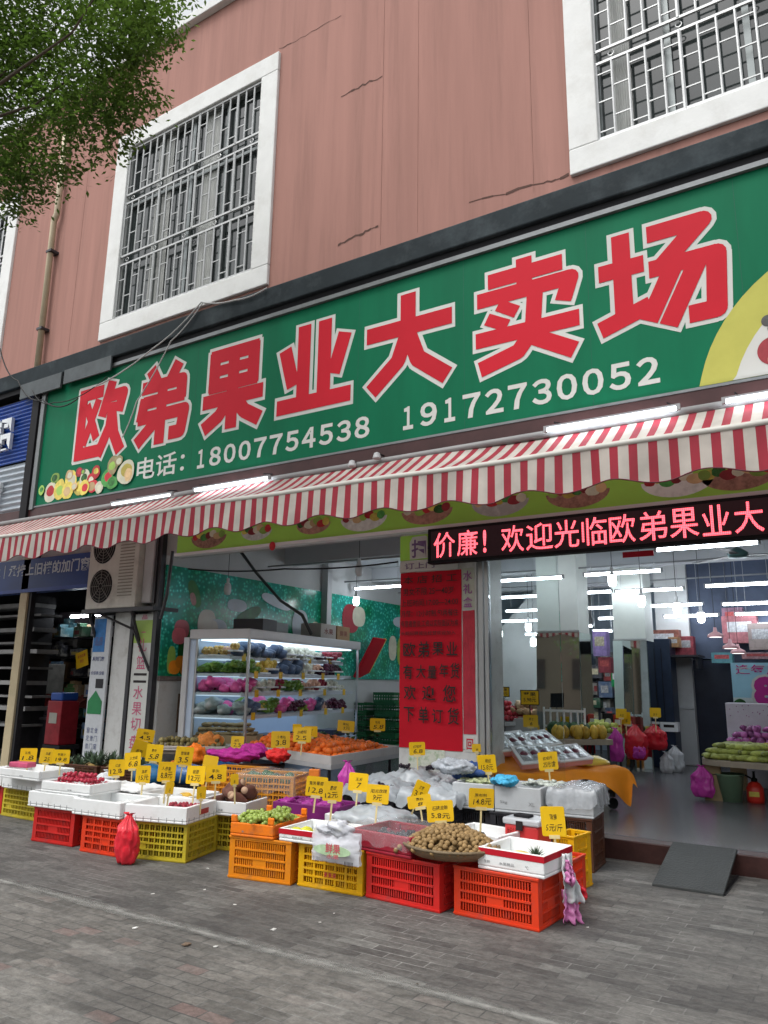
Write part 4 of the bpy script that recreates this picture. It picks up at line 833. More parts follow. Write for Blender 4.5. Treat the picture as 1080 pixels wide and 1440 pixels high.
for k in range(16): 
    x,z=rnd.uniform(-.2,.26),p.z-.16+rnd.uniform(-.08,.08); m.prism([(x-.008,z),(x,z-.008),(x+.008,z),(x,z+.008)],-.123,-.1205)
m.build('printed_marks',mat('purple_print',(.3,.1,.3)),t)
# poster
q0=at(1027,932,Y=4.8); q1=at(1030,1000,Y=4.8)
t=thing('discount_poster','sky blue poster with a big magenta 8 at the right edge','poster',(q0.x,4.8,q1.z)); PH=q0.z-q1.z
M().box(0,.95,0,.02,0,PH).build('panel',mat('poster_sky',(.30,.55,.68),.4,var=.12,vs=2),t); M().box(.002,.948,-.002,-.0005,0,PH*.28).build('printed_grass',mat('poster_field',(.55,.62,.62),.4,var=.1),t)
m=M(); text_into(m,'逢每周',.06,.60,PH*.76,PH*.96,-.004,.024,.0); text_into(m,'8',.26,.56,PH*.12,PH*.72,-.004,.12,.06); m.build('lettering_outline',signwhite,t)
m=M(); text_into(m,'逢每周',.06,.60,PH*.76,PH*.96,-.007,.004); text_into(m,'8',.26,.56,PH*.12,PH*.72,-.007,.07); m.build('lettering',mat('poster_magenta',(.45,.03,.25),.4,var=0),t)
m=M(); disc(m,.08,PH*.14,.08,.08,-.003,20); m.build('printed_melon',gre,t); m=M(); disc(m,.22,PH*.08,.09,.06,-.0095,20); m.build('printed_tomato',prd,t)
for s in (.1,.85): M().box(s-.015,s+.015,.021,.04,-(q1.z-.16),0).build('stand_leg',darkmetal,t)
# bucket, sprayer, bags
p=G(1026,1128,.16); t=thing('green_bucket','pale green plastic bucket under the corn table','bucket',(p.x,p.y+.1,.16)); M().lathe([(.0,.0),(.115,.0),(.15,.27),(.158,.275),(.158,.29),(.143,.29),(.108,.02),(.0,.02)],24).build('body',mat('bucket_green',(.16,.26,.17),.45,var=.08),t,smooth=True)
M().tube([(.15*math.cos(a*PI/8),.15*math.sin(a*PI/8)*.2-.12,.28+.0*a) for a in range(9)],.004,5).build('handle',darkmetal,t)
p=G(1062,1130,.16); t=thing('red_sprayer','red plastic pressure sprayer beside the green bucket','sprayer',(p.x,p.y+.08,.16)); M().lathe([(.0,.0),(.085,.0),(.09,.03),(.088,.15),(.06,.2),(.03,.22)],20).build('tank',mat('sprayer_red',(.55,.03,.02),.3,var=.1),t,smooth=True); M().lathe([(.032,.22),(.032,.25),(.015,.26),(.012,.32),(.02,.325)],12).build('pump',black,t,smooth=True); M().tube([(-.03,0,.25),(-.09,0,.28)],.01,6).build('nozzle',black,t); M().box(-.05,.05,-.092,-.086,.07,.12).build('label_band',yel,t)
# plastic bags generator
def bagmesh(nm,mt,h=.3,r=.1,flat=.6,fold=5,ears=True,sd=0):
    m=M(); n=48; K=26; vs=[]; fs=[]
    for k in range(K+1):
        z=k/K
        rr=(.70+.30*math.sin(min(1,z*4)*PI/2)) if z<.25 else (1-.10*((z-.25)/.45) if z<.70 else .90-.74*((z-.70)/.30)**.9)
        pl=.03+.20*z*z
        for i in range(n):
            t=2*PI*i/n; c,s_=math.cos(t),math.sin(t)
            w_=1+pl*.8*math.sin(t*(fold+4)+sd+1.5*math.sin(z*4))-.22*abs(hn(c*2.6+sd,s_*2.6,z*4+sd))+.16*hn(c*1.6+sd,s_*1.6,z*3.2)+.07*hn(c*5,s_*5+sd,z*11)
            X=r*rr*w_*c+.10*r*hn(z*3,sd); Y=r*rr*w_*s_*flat; Z=-h+h*z+.02*hn(c*3+sd,s_*3,z*4)*(z<.9)
            vs.append((X,Y,Z))
    for k in range(K):
        for i in range(n): i2=(i+1)%n; fs.append((k*n+i,k*n+i2,(k+1)*n+i2,(k+1)*n+i))
    fs.append(tuple(range(n))[::-1]); m.add(vs,fs)
    if ears:
        for s in (-1,1): m.sheet(5,6,lambda u,v:(s*(.004+.03*v)+(u-.5)*(.02+.02*v),(u-.5)*.02+.008*math.sin(v*9+s),-.012+.05*v-.02*v*v))
    return m.mesh(nm,mt,True)
filmred=mat('film_red',(.62,.02,.035),.22,var=.15,vs=9,bump=.9,bs=14,coat=.3,sss=.1); filmrose=mat('film_rose',(.62,.22,.46),.25,var=.3,vs=8,bump=.8,bs=14,coat=.3); filmpink=mat('film_magenta',(.42,.04,.30),.25,var=.3,vs=8,bump=.8,bs=14,coat=.3); filmwhite=mat('film_white',(.62,.64,.66),.25,var=.12,vs=6,bump=.9,bs=12,coat=.4); filmblue=mat('film_blue',(.02,.09,.25),.25,var=.35,vs=7,bump=.9,bs=14,coat=.4)
def bag(px,py,y,h,r,mt,label,rz=0,flat=.6,sd=0,cat='plastic bag',bottom=None,group=None):
    p=at(px,py,Y=y) 
    if bottom is not None: p.z=bottom+h
    o=ob('plastic_bag',bagmesh('plastic_bag',mt,h,r,flat,4+int(sd)%3,True,sd),None,p,(0,0,rz)); return tag(o,label,cat,group)
bag(865,1025,4.0,.42,.11,filmpink,'dark magenta bag hanging below the papaya counter end',sd=1)
bag(893,1020,4.6,.46,.17,filmred,'left of two red bags hanging below the back counter',sd=2); bag(921,1020,5.1,.34,.17,filmred,'right and higher of two red bags hanging below the back counter',sd=5)
bag(897,1045,4.55,.2,.10,filmpink,'small magenta bag beneath the left red bag',sd=7)
bag(948,1040,5.4,.36,.13,filmwhite,'white bag standing under the end of the back counter',sd=3,bottom=.16); bag(936,1050,5.2,.28,.1,filmwhite,'small whitish bag left of the larger white one',sd=4,bottom=.16)
bag(986,1078,2.7,.32,.13,filmpink,'magenta net bag hanging from the left end of the corn table',sd=8)
# price signs with black frames inside
def framed(px,py,y,w_,h_,txt,label,zb=.7):
    p=at(px,py,Y=y); t=thing('framed_price_sign',label,'price sign',p,.40); M().box(-w_/2,w_/2,-.006,.006,-h_/2,h_/2).build('frame',black,t); M().box(-w_/2+.012,w_/2-.012,-.0085,-.0065,-h_/2+.012,h_/2-.012).build('card',yellowtag,t)
    m=M(); 
    for i,l_ in enumerate(txt): text_into(m,l_,-w_*.33,w_*.33,h_*(.08-.36*i),h_*(.36-.36*i),-.0095,.012)
    m.build('writing',inkm,t); M().tube([(0,0.008,-h_/2),(0,.008,-(p.z-zb))],.008,6).build('stand',black,t)
framed(708,973,3.4,.17,.14,['苹果','6.8元'],'small framed yellow price sign left behind the apples'); framed(745,981,3.2,.25,.2,['苹果','5.98元'],'large framed yellow price sign over the apple heap')
# ================================================================ neighbour shop on the left
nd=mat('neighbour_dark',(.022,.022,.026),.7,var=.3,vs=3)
M().box(-14.1,-14,.32,5,0,3.4).build('neighbour_side_wall',nd,B); M().box(-14,-7.86,4.8,5,0,3.4).build('neighbour_back_wall',nd,B); M().box(-14,-7.86,.32,5,3.3,3.4).build('neighbour_ceiling',nd,B); M().box(-7.86,-7.81,.02,4.8,0,3.3).build('neighbour_side_wall',mat('neighbour_wall_grey',(.18,.18,.18),.7),B)  # left side wall added to stop light leaking into the dark shop
t=thing('cream_post','cream painted square steel post in front of the neighbouring shop','post',(-10.52,-.0,0)); M().box(-.09,.09,-.06,.06,0,3.2).build('post',mat('cream_paint',(.50,.42,.27),.6,var=.1,dirt=(.2,.16,.1),dirt_amt=.4,ds=3),t,bevel=.006); M().box(.092,.15,-.03,.05,0,3.2).build('guide_rail',darkmetal,t)
# blue fascia with lettering under the awning
t=thing('blue_fascia_sign','dark blue fascia of the neighbouring shop with pale lettering half hidden by the awning','shop sign',(0,0,0))
bluep=mat('blue_board',(.008,.045,.22),.4,var=.2,vs=2)
M().box(-14,-8.9,-.06,.2,2.62,3.1).build('panel',bluep,t); M().box(-14,-8.9,-.075,-.062,2.60,2.65).build('lower_trim',mat('blue_trim',(.02,.06,.3),.4),t)
m=M(); text_into(m,'防水｜承接上旧楼的加门窗',-11.6,-9.05,2.84,3.04,-.063,.02); m.build('lettering',mat('pale_blue_letter',(.5,.56,.62),.5),t)
# blue sign left of main sign
t=thing('corrugated_blue_sign','corrugated blue sign with raised silver characters left of the green sign','shop sign',(0,0,0))
m=M(); m.sheet(4,90,lambda u,v:(-12.5+2.2*u,-.36-.02*math.sin(v*2*PI*16),4.55+1.0*v)); m.build('blue_panel',mat('blue_corrugated',(.015,.08,.38),.35,var=.15,vs=3,coat=.3),t,smooth=True)
m=M(); m.sheet(4,60,lambda u,v:(-12.5+2.2*u,-.36-.02*math.sin(v*2*PI*10),3.62+.9*v)); m.build('silver_panel',mat('silver_corrugated',(.40,.45,.50),.3,metal=.3,var=.2,vs=3),t,smooth=True)
M().box(-10.3,-10.14,-.42,-.05,3.45,5.6).build('edge_post',black,t); M().box(-12.5,-10.3,-.3,-.05,3.5,5.6).build('back_box',nd,t)
m=M(); text_into(m,'铝',-11.25,-10.75,4.75,5.3,-.44,.04); text_into(m,'窗',-11.2,-10.85,3.85,4.3,-.44,.03)
o=m.build('character',mat('silver_letter',(.6,.63,.65),.3,metal=.2),t); sd=o.modifiers.new('solid','SOLIDIFY'); sd.thickness=.05
# AC outdoor unit
t=thing('air_conditioner','beige two fan air conditioner outdoor unit on a bracket between the shops','air conditioner',(-8.90,-.18,2.28))
acm=mat('ac_beige',(.56,.55,.50),.5,var=.1,vs=5,dirt=(.2,.18,.15),dirt_amt=.5,ds=3)
M().box(0,1.0,-.0,.38,0,1.15).build('casing',acm,t,bevel=.012)
for z in (.30,.83):
    m=M(); 
    m.lathe([(.235,-.006),(.235,.02)],24); o=M(); 
    P=[(.30+.225*math.cos(a*PI/12),z+.225*math.sin(a*PI/12)) for a in range(24)][::-1]; o.prism(P,-.006,-.002); f=o.build('fan_opening',black,t)
    g=M()
    for k in range(1,6): g.tube([(.30+.04*k*math.cos(a*PI/12),-.012,z+.04*k*math.sin(a*PI/12)) for a in range(25)],.003,4,False)
    for k in range(8): g.tube([(.30+.03*math.cos(k*PI/4),-.012,z+.03*math.sin(k*PI/4)),(.30+.23*math.cos(k*PI/4),-.012,z+.23*math.sin(k*PI/4))],.004,4,False)
    g.build('fan_guard',mat('guard_grey',(.2,.19,.17),.5),f)
m=M()
for k in range(20): m.box(.64,.92,-.006,-.001,.15+k*.042,.165+k*.042)
m.build('louvre',mat('ac_louvre',(.25,.235,.2),.5),t); M().box(.8,.87,-.008,-.002,.9,.93).build('badge',inkm,t)
M().box(-.06,1.35,.0,.42,-.05,-.002).build('support_shelf',darkmetal,t); m=M(); m.tube([(.95,.0,-.05),(.95,.2,-.5)],.02,6); m.tube([(.1,.0,-.05),(.1,.2,-.5)],.02,6); m.tube([(.25,.02,-.05),(.9,.1,-.28),(1.2,.15,-.8)],.018,6); m.build('bracket_arm',darkmetal,t)
t=thing('metal_duct','pale square metal duct standing beside the air conditioner','duct',(-7.76,.0,2.33)); M().box(-.13,.05,-.1,.15,0,.95).build('body',greypl,t,bevel=.02); M().box(.06,.10,-.08,.1,0,1.0).build('side_channel',darkmetal,t)
m=M(); m.tube([at(243,775,Y=-.35),at(235,835,Y=-.35),at(226,870,Y=-.3)],.02,6); o=m.build('awning_crank',darkmetal,None); tag(o,'dark steel awning bar hanging beside the corner post','bar')
# vertical banners
t=thing('vertical_banner','white vertical banner with pink fruit platter characters left of the mural','banner',(0,0,0)); 
M().box(-8.06,-7.70,-.012,.0,.16,2.2).build('cloth',mat('banner_white',(.58,.60,.57),.5,var=.06),t); M().box(-8.06,-7.70,-.014,-.0125,1.83,2.12).build('lime_patch',mat('lime_patch',(.36,.52,.12),.5),t)
m=M(); pm=mat('pink_ink',(.55,.12,.22),.5,var=0)
for ch,(z) in zip('品·',(2.13,1.96)): text_into(m,ch,-7.93,-7.83,z,z+.06 if ch!='·' else z+.015,-.016,.02)
m.build('lettering',pm,t); m=M()
for ch,z in zip('礼篮',(1.72,1.50)): text_into(m,ch,-7.97,-7.80,z,z+.17,-.016,.006)
m.build('lettering',pm,t); m=M()
for ch,z in zip('水果切盘',(1.13,.93,.74,.53)): text_into(m,ch,-7.98,-7.80,z,z+.16,-.016,.006)
m.build('lettering',pm,t); m=M(); text_into(m,'配',-8.02,-7.84,.24,.42,-.016,.006); m.build('lettering',pm,t); M().box(-8.0,-7.76,-.0145,-.013,1.33,1.36).build('bar',inkm,t); M().box(-8.0,-7.76,-.0145,-.013,1.42,1.45).build('bar',inkm,t)
M().box(-7.695,-7.67,-.04,.02,.16,2.25).build('side_post',darkmetal,t); M().box(-8.13,-8.07,-.03,.02,.16,2.25).build('side_post',darkmetal,t)
t=thing('white_pillar','plain dirty white pillar between the neighbouring shop and the vertical banner','pillar',(-8.28,.0,.0)); M().box(-.20,.13,.0,.4,0,2.26).build('column',tile,t,bevel=.006); 
t=thing('leaflet_board','tall board of product leaflets, blue on top with a green arrow, beside the white pillar','notice board',(-8.66,-.05,.3))
M().box(-.17,.17,0,.03,0,1.9).build('board',mat('leaflet_white',(.52,.55,.58),.5,var=.08,vs=20),t); M().box(-.16,.08,-.003,-.001,1.42,1.86).build('blue_leaflet',mat('leaflet_blue',(.02,.14,.38),.5,var=.3,vs=14),t)
nk=mat('navy_ink',(.08,.10,.22),.6)
m=M(); text_into(m,'品质',-.12,.04,1.5,1.62,-.005,.02); m.build('lettering',nk,t); m=M(); text_into(m,'系列门窗',-.14,.1,1.30,1.36,-.005,.02); m.build('lettering',nk,t); m=M(); text_into(m,'价目表 全铝',-.14,.12,1.12,1.17,-.005,.015); m.build('lettering',nk,t); m=M()
for k in range(12): text_into(m,'门窗定做'[k%4],-.12+.08*(k%3),-.06+.08*(k%3),.08+.1*(k//3),.15+.1*(k//3),-.005,.0)
m.build('lettering',mat('navy_ink',(.08,.10,.22),.6),t)
m=M(); m.prism([(-.15,.62),(.13,.62),(.13,.78),(-.01,.92),(-.15,.78)][::1],-.005,-.002); m.build('green_arrow',mat('arrow_green',(.02,.2,.07),.5),t); M().box(-.03,.12,-.004,-.001,.95,1.07).build('photo_print',nd,t)
# stock in the neighbour shop
m=M(); t=thing('profile_rack','rack of long pale profiles in the dark shop left of the cream post','rack',(-12.2,.9,.1))
pr_=mat('pale_profile',(.22,.22,.22),.4,metal=.3,var=.4,vs=5)
for i,z in enumerate((.5,.75,.95,1.15,1.4,1.65,1.8,2.0,2.25,2.4)): M().box(-1.2,.72+.1*(i%3),-.2+.03*(i%3),.25,z,z+.035+.03*(i%2)).build('profile',pr_,t)
for x in (-1.1,.6): M().box(x-.03,x+.03,-.25,.3,0,2.6).build('upright',darkmetal,t)
for (nm,px,py,y,w_,d_,h_,col,l,ct,zz) in (('red_bin',83,1055,.6,.34,.3,.62,(.30,.02,.03),'dark red bin with a white label in the neighbouring shop doorway','bin',.42),('white_machine',62,945,1.6,.6,.4,.5,(.36,.36,.34),'white boxed machine on the counter in the neighbouring shop','machine',1.1),('grey_box',110,900,2.2,.5,.4,.25,(.2,.2,.2),'grey box under the ceiling lamps of the neighbouring shop','box',1.9),('brown_box',95,940,2.0,.3,.3,.35,(.16,.10,.05),'brown carton behind the yellow sheet','box',1.3),('blue_drum',58,960,2.6,.2,.2,.3,(.05,.1,.2),'small blue pack behind the white machine','pack',1.5),('shelf_box',100,845,2.6,.8,.4,.5,(.15,.12,.14),'large pinkish printed carton hanging high in the neighbouring shop','carton',2.1),('black_bench',60,1040,1.4,1.0,.5,.6,(.02,.02,.025),'black work bench low in the neighbouring shop','bench',.1)):
    p=at(px,py,Y=y); t=thing(nm,l,ct,(p.x,y,zz)); mt=mat('nb_'+nm,col,.5,var=.35,vs=7); M().box(-w_/2,w_/2,-d_/2,d_/2,0,h_).build('body',mt,t,bevel=.01)
    if nm=='red_bin': M().box(-w_/2+.02,w_/2-.04,-d_/2+.02,d_/2,h_+.002,h_+.12).build('blue_lid',mat('lid_blue',(.02,.08,.35),.4),t,bevel=.02); M().box(-.1,.08,-d_/2-.004,-d_/2-.001,.3,.45).build('label_plate',mat('plate',(.45,.45,.4),.5),t)
    elif nm!='black_bench': M().box(-w_*.3,w_*.25,-d_/2-.004,-d_/2-.001,h_*.2,h_*.5).build('label_print',mat('nbp_'+nm,tuple(min(1,c*.4+.02) for c in col),.5),t)
    else: M().box(-w_/2-.03,w_/2+.03,-d_/2-.03,d_/2+.03,h_+.001,h_+.04).build('bench_top',mat('bench_top',(.08,.08,.09),.3),t)
for (p,s) in (((83,1075),'support of the dark red bin'),): 
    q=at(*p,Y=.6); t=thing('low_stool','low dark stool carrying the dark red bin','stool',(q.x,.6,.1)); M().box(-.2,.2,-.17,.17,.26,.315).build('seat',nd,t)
    for a in (-.15,.15):
        for b in (-.12,.12): M().box(a-.015,a+.015,b-.015,b+.015,0,.259).build('leg',nd,t)
p=at(115,927,Y=1.4); t=thing('yellow_sheet','tilted yellow notice sheet hanging in the neighbouring shop','notice',p); t.rotation_euler=(0,-.25,0); M().box(-.15,.15,0,.006,-.13,.13).build('sheet',yellowtag,t); m=M(); text_into(m,'全场优惠',-.1,.1,.03,.08,-.002,.01); text_into(m,'特价',-.05,.05,-.06,0,-.002,.01); m.build('lettering',mat('red_ink',(.4,.03,.03)),t)
tube_light(at(99,867,Y=1.9),at(128,866,Y=1.9),'left lit tube in the neighbouring shop','tube light',.025,e=emis('tube_bright',(.9,.95,1),55)); tube_light(at(134,865,Y=1.7),at(147,864,Y=1.7),'short right lit tube in the neighbouring shop','tube light',.025,e=MATS['tube_bright'])
for i,(px,py,y,c) in enumerate(((70,985,2.,(.25,.03,.03)),(88,1000,2.4,(.3,.3,.28)),(100,975,1.8,(.1,.25,.08)),(72,1005,1.7,(.06,.06,.08)),(112,985,1.9,(.2,.06,.05)),(50,920,3.,(.22,.22,.25)),(75,925,3.2,(.05,.16,.14)),(94,905,3.3,(.02,.12,.15)))):
    p=at(px,py,Y=y); m=M(); m.box(-.1,.1,-.08,.08,-.12,.1); m.box(-.06,.06,-.05,.05,.101,.16); m.tube([(-.08,-.09,-.1),(.09,-.1,.05)],.015,6); o=m.build('shop_tool',mat('tool_%d'%i,c,.4,var=.4),None,p,(0,0,.3*i),bevel=.006)
    tag(o,['red drill case on the rack in the neighbouring shop','pale tool case above the bin','green pack beside the yellow sheet','dark tool case low in the neighbouring shop','reddish motor housing near the leaflet board','grey case near the top of the neighbouring shop','teal pack high in the neighbouring shop','cyan pack under the ceiling of the neighbouring shop'][i],'tool case')
M().box(-10.3,-8.9,1.9,2.9,.10,.12)
cols=[(.40,.39,.36),(.10,.10,.12),(.35,.07,.05),(.15,.25,.4),(.55,.54,.50),(.07,.16,.10),(.22,.15,.08),(.03,.03,.04),(.28,.28,.30),(.04,.12,.15)]
def clut(px,py,y,z,w_,h_,k):
    m=M(); m.box(-w_/2,w_/2,-.12,.12,0,h_)
    if k%3==0: m.box(-w_*.3,w_*.1,-.10,.05,h_+.0005,h_*1.35)
    o=m.build('hardware_box',[mat('clutter_%d'%(k%10),cols[k%10],.5,var=.5,vs=16,dirt=(.35,.34,.3),dirt_amt=.7,ds=11)],None,(at(px,py,Y=y).x,y,z),(0,0,rnd.uniform(-.3,.3)),bevel=.006)
    m=M(); m.box(-w_*.35,w_*.2,-.123,-.1205,h_*.2,h_*.6); m.build('label_print',mat('clutter_print_%d'%(k%4),[(.3,.3,.3),(.25,.2,.04),(.05,.1,.25),(.2,.03,.03)][k%4],.5,var=.6,vs=30),o)
    tag(o,'boxed hardware goods crowding the shelves of the dark neighbouring shop','hardware box','boxed hardware goods in the neighbouring shop')
k=0
for z in (.38,.72,1.06,1.40,1.74,2.08):
    for px in range(38,142,9):
        k+=1; y=1.9+.25*(k%3); clut(px,960,y,z,rnd.uniform(.16,.34),rnd.uniform(.12,.27),k+rnd.randint(0,6))
t=thing('hardware_shelving','dark shelving crowded with boxed goods in the neighbouring shop','shelving',(-11.3,2.1,.1))
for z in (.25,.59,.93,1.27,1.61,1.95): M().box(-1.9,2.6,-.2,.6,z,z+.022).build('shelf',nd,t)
for x in (-1.88,2.58): M().box(x-.02,x+.02,-.2,.6,0,2.5).build('upright',darkmetal,t)

# crowded goods along the back wall of the fruit shop
def stock(px,py,y,w_,h_,k):
    p=at(px,py,Y=y); m=M(); m.box(-w_/2,w_/2,-.1,.1,-h_/2,h_/2)
    o=m.build('stock_carton',mat('stock_%d'%(k%8),[(.30,.18,.10),(.08,.12,.20),(.34,.06,.06),(.40,.38,.34),(.05,.18,.10),(.20,.12,.20),(.06,.06,.07),(.42,.30,.12)][k%8],.55,var=.5,vs=14,dirt=(.5,.48,.42),dirt_amt=.6,ds=9),None,p,(0,0,rnd.uniform(-.15,.15)),bevel=.006)
    m=M(); m.box(-w_*.33,w_*.2,-.103,-.1005,-h_*.2,h_*.25); m.build('label_print',mat('stock_print_%d'%(k%3),[(.5,.45,.3),(.45,.08,.08),(.55,.55,.55)][k%3],.5,var=.6,vs=30),o)
    tag(o,'stock carton packed on the crowded shelves along the back of the fruit shop','carton','stock cartons along the back of the fruit shop')
k=0
for row,py in enumerate((925,947,969,990,1008)):
    for px in range(686,936,17):
        k+=1
        if rnd.random()<.18: continue
        stock(px+rnd.uniform(-4,4),py+rnd.uniform(-3,3),8.05-.15*(k%2),rnd.uniform(.16,.27),rnd.uniform(.16,.30),k+rnd.randint(0,5))
t=thing('stock_shelving','long shelving along the back wall of the fruit shop','shelving',(-5.0,8.1,.16))
for py in (937,959,980,1000): z=at(810,py,Y=8.1).z-.16; M().box(-2.5,2.0,-.15,.28,z-.012,z+.012).build('shelf',skirt,t)
for x in (-2.48,-.9,.6,1.98): M().box(x-.02,x+.02,-.18,-.152,0,1.9).build('upright',darkmetal,t)
# leafy plants behind the glass door
for k,(px,py) in enumerate(((688,1000),(697,1004))):
    p=at(px,py,Y=4.0); t=thing('potted_plant',['tall dark leafed plant just behind the door frame','second leafy plant right of the first behind the door glass'][k],'plant',(p.x,4.0,.72)); M().lathe([(.05,0),(.08,.14),(.075,.14),(.05,.12)],14).build('pot',mat('pot_dark',(.06,.05,.04),.5),t)
    m=M(); fr=random.Random(k)
    for q in range(26):
        a=fr.uniform(0,6.28); l=fr.uniform(.3,.55); d=Vector((math.cos(a)*.35,math.sin(a)*.35,1)).normalized(); s_=Vector((-math.sin(a),math.cos(a),0))*.018; c0=Vector((0,0,.12)); m1=c0+d*l*.6; e_=c0+d*l+Vector((math.cos(a)*.1,math.sin(a)*.1,-.05)); m.add([tuple(c0-s_*.4),tuple(c0+s_*.4),tuple(m1+s_),tuple(m1-s_),tuple(e_)],[(0,1,2,3),(3,2,4)])
    m.build('leaves',mat('plant_leaf',(.05,.10,.04),.5,var=.4,vs=9),t)
# ceiling conduits and red lucky banner
for y,l in ((1.9,'front thin conduit crossing below the shop ceiling'),(3.9,'middle thin conduit crossing below the shop ceiling'),(5.7,'rear thin conduit crossing below the shop ceiling')):
    m=M(); m.tube([(-7.5,y,3.05),(-3,y+.02,3.02),(3,y,3.05)],.012,6); o=m.build('conduit',mat('conduit_grey',(.3,.31,.32),.4,metal=.3),None,smooth=True); tag(o,l,'conduit')
p=at(897,779,Y=1.4); o=M().box(-.16,.16,0,.01,-.03,.03).build('red_pennant',signred,None,p); tag(o,'small red pennant hanging below the LED display','pennant')
# ================================================================ crates
def plast(nm,col,rough=.42): return mat('crate_'+nm,col,rough,var=.10,vs=5,bump=.08,bs=30,dirt=tuple(c*.4+.05 for c in col),dirt_amt=.65,ds=9)
CO={'red':plast('red',(.66,.045,.012)),'deep_red':plast('deep_red',(.60,.022,.018)),'orange':plast('orange',(.74,.24,.008)),'yellow':plast('yellow',(.74,.40,.005)),'olive':plast('olive',(.50,.40,.03)),'brown':plast('brown',(.09,.035,.02)),'dark':plast('dark',(.03,.03,.035)),'tan_orange':plast('tan_orange',(.62,.26,.02)),'maroon':plast('maroon',(.30,.012,.03)),'light_orange':plast('light_orange',(.80,.19,.01))}
def side(L,H,style):
    """one wall along local x (0..L), outer face y=0, thickness inwards (+y)"""
    m=M(); t=.010; c=.045 if style!='grid' else .03
    m.box(0,c,0,t+.003,0,H); m.box(L-c,L,0,t+.003,0,H); m.box(c,L-c,0,t,0,.038); m.box(c,L-c,-.002,t,H-.022,H)
    rows=4 if style=='fine' else 5
    z0,z1=.038,H-.022; rh=(z1-z0)/rows
    for r in range(1,rows): z=z0+rh*r; m.box(c,L-c,-.005,t,z-.006,z+.006)
    m.box(-.004,L+.004,-.005,-.0005,H*.0+.012,.022)
    if style=='fine':
        n=int((L-2*c)/.0175); s=(L-2*c)/n
        for r in range(rows):
            for k in range(1,n):
                x=c+s*k
                if r==1 and abs(x-L/2)<.05: continue
                m.box(x-.0038,x+.0038,.001,t-.001,z0+rh*r+.005,z0+rh*(r+1)-.005)
        m.box(L/2-.055,L/2+.055,-.001,t-.001,z0+rh,z0+rh*2)
    elif style=='window':
        nw=max(3,int((L-2*c)/.078)); ww=(L-2*c)/nw
        for k in range(1,nw): x=c+ww*k; m.box(x-.009,x+.009,-.003,t,.037,H-.021)
        for r in range(rows):
            for w_ in range(nw):
                for q in (1,2,3):
                    x=c+ww*w_+.009+(ww-.018)*q/4
                    if r==1 and w_==nw//2: continue
                    m.box(x-.0032,x+.0032,.001,t-.001,z0+rh*r+.005,z0+rh*(r+1)-.005)
        m.box(c+ww*(nw//2),c+ww*(nw//2+1),-.001,t-.001,z0+rh,z0+rh*2)
    else:
        nw=max(4,int((L-2*c)/.05)); ww=(L-2*c)/nw
        for k in range(1,nw): x=c+ww*k; m.box(x-.005,x+.005,-.003,t,.037,H-.021)
        for r in range(rows):
            for w_ in range(nw):
                x=c+ww*(w_+.5); m.box(x-.002,x+.002,.001,t-.001,z0+rh*r+.005,z0+rh*(r+1)-.005)
        if L>.3: m.box(c+ww*1.2,c+ww*2.6,-.001,t-.001,z0+rh,z0+rh*2.2)
    return m
SM={}
def smesh(L,H,style,col):
    k=(round(L,3),round(H,3),style,col)
    if k not in SM: SM[k]=side(L,H,style).mesh('side_panel',CO[col])
    return SM[k]
def crate(x,y,z,rz,W,D,H,style,col,label,group=None,cat='crate'):
    """x,y = front left corner on the support at height z; front runs along local +x"""
    t=thing('plastic_crate',label,cat,(x,y,z),rz,group)
    ob('side_panel',smesh(W,H,style,col),t); ob('side_panel',smesh(W,H,style,col),t,(W,D,0),(0,0,PI))
    ob('side_panel',smesh(D-.028,H,style,col),t,(W-.001,.014,0),(0,0,PI/2)); ob('side_panel',smesh(D-.028,H,style,col),t,(.001,D-.014,0),(0,0,-PI/2))
    kb=('bed',W,D,col)
    if kb not in SM:
        m=M(); m.box(.012,W-.012,.012,D-.012,.004,.012); SM[kb]=m.mesh('base',CO[col])
        m=M(); e=.006
        for (a,b,c,d) in ((-e,W+e,-e,.012),(-e,W+e,D-.012,D+e),(-e,.012,.012,D-.012),(W-.012,W+e,.012,D-.012)): m.box(a,b,c,d,H-.012,H+.003)
        SM[kb+('rim',)]=m.mesh('rim',CO[col])
    ob('base',SM[kb],t); r=ob('rim',SM[kb+('rim',)],t); b=r.modifiers.new('bevel','BEVEL'); b.width=.003; b.segments=2
    return t
H_=.285
def d2(a): return rad(a)
RC=[(-2.32,-2.165,-3,.56,.37,'fine','red','orange red crate at the right end, under the white box with a red rim'),
(-2.97,-2.165,-4,.57,.37,'fine','deep_red','bright red crate under the wicker tray of longans'),
(-3.515,-2.20,3,.52,.38,'window','yellow','yellow crate with red print between the orange crate and the bright red crate'),
(-4.06,-2.315,9,.51,.38,'fine','orange','orange crate under the shallow grape crate'),
(-5.12,-2.335,15,.52,.47,'grid','olive','olive yellow crate beside the hanging red bag in the left group'),
(-5.62,-2.40,4,.46,.38,'window','red','orange red crate left of the hanging red bag'),
(-6.30,-2.385,5,.50,.38,'fine','deep_red','bright red crate at the left end of the front left group'),
(-7.66,-1.83,0,.66,.38,'grid','olive','dull yellow crate with red net inside, half behind the red one at far left'),
(-8.32,-1.80,0,.60,.38,'fine','deep_red','red crate cut by the left edge of the photo')]
FRONT=[]
for (x,y,a,W,D,st,c,l) in RC: FRONT.append(crate(x,y,0,d2(a),W,D,H_,st,c,l,None))
m=M()
for k in range(3): text_into(m,'果',.215+.035*k,.245+.035*k,.085,.135,-.0045,.02)
m.build('print_mark',mat('red_ink',(.4,.03,.03)),FRONT[2])
q=G(303,1200,0); crate(-4.90,-1.74,0,d2(14),.52,.38,H_,'grid','olive','olive crate standing behind the left group under the brown root box')
crate(-2.34,-1.72,0,d2(-2),.58,.38,H_,'fine','red','orange red crate standing behind the front row at its right end')
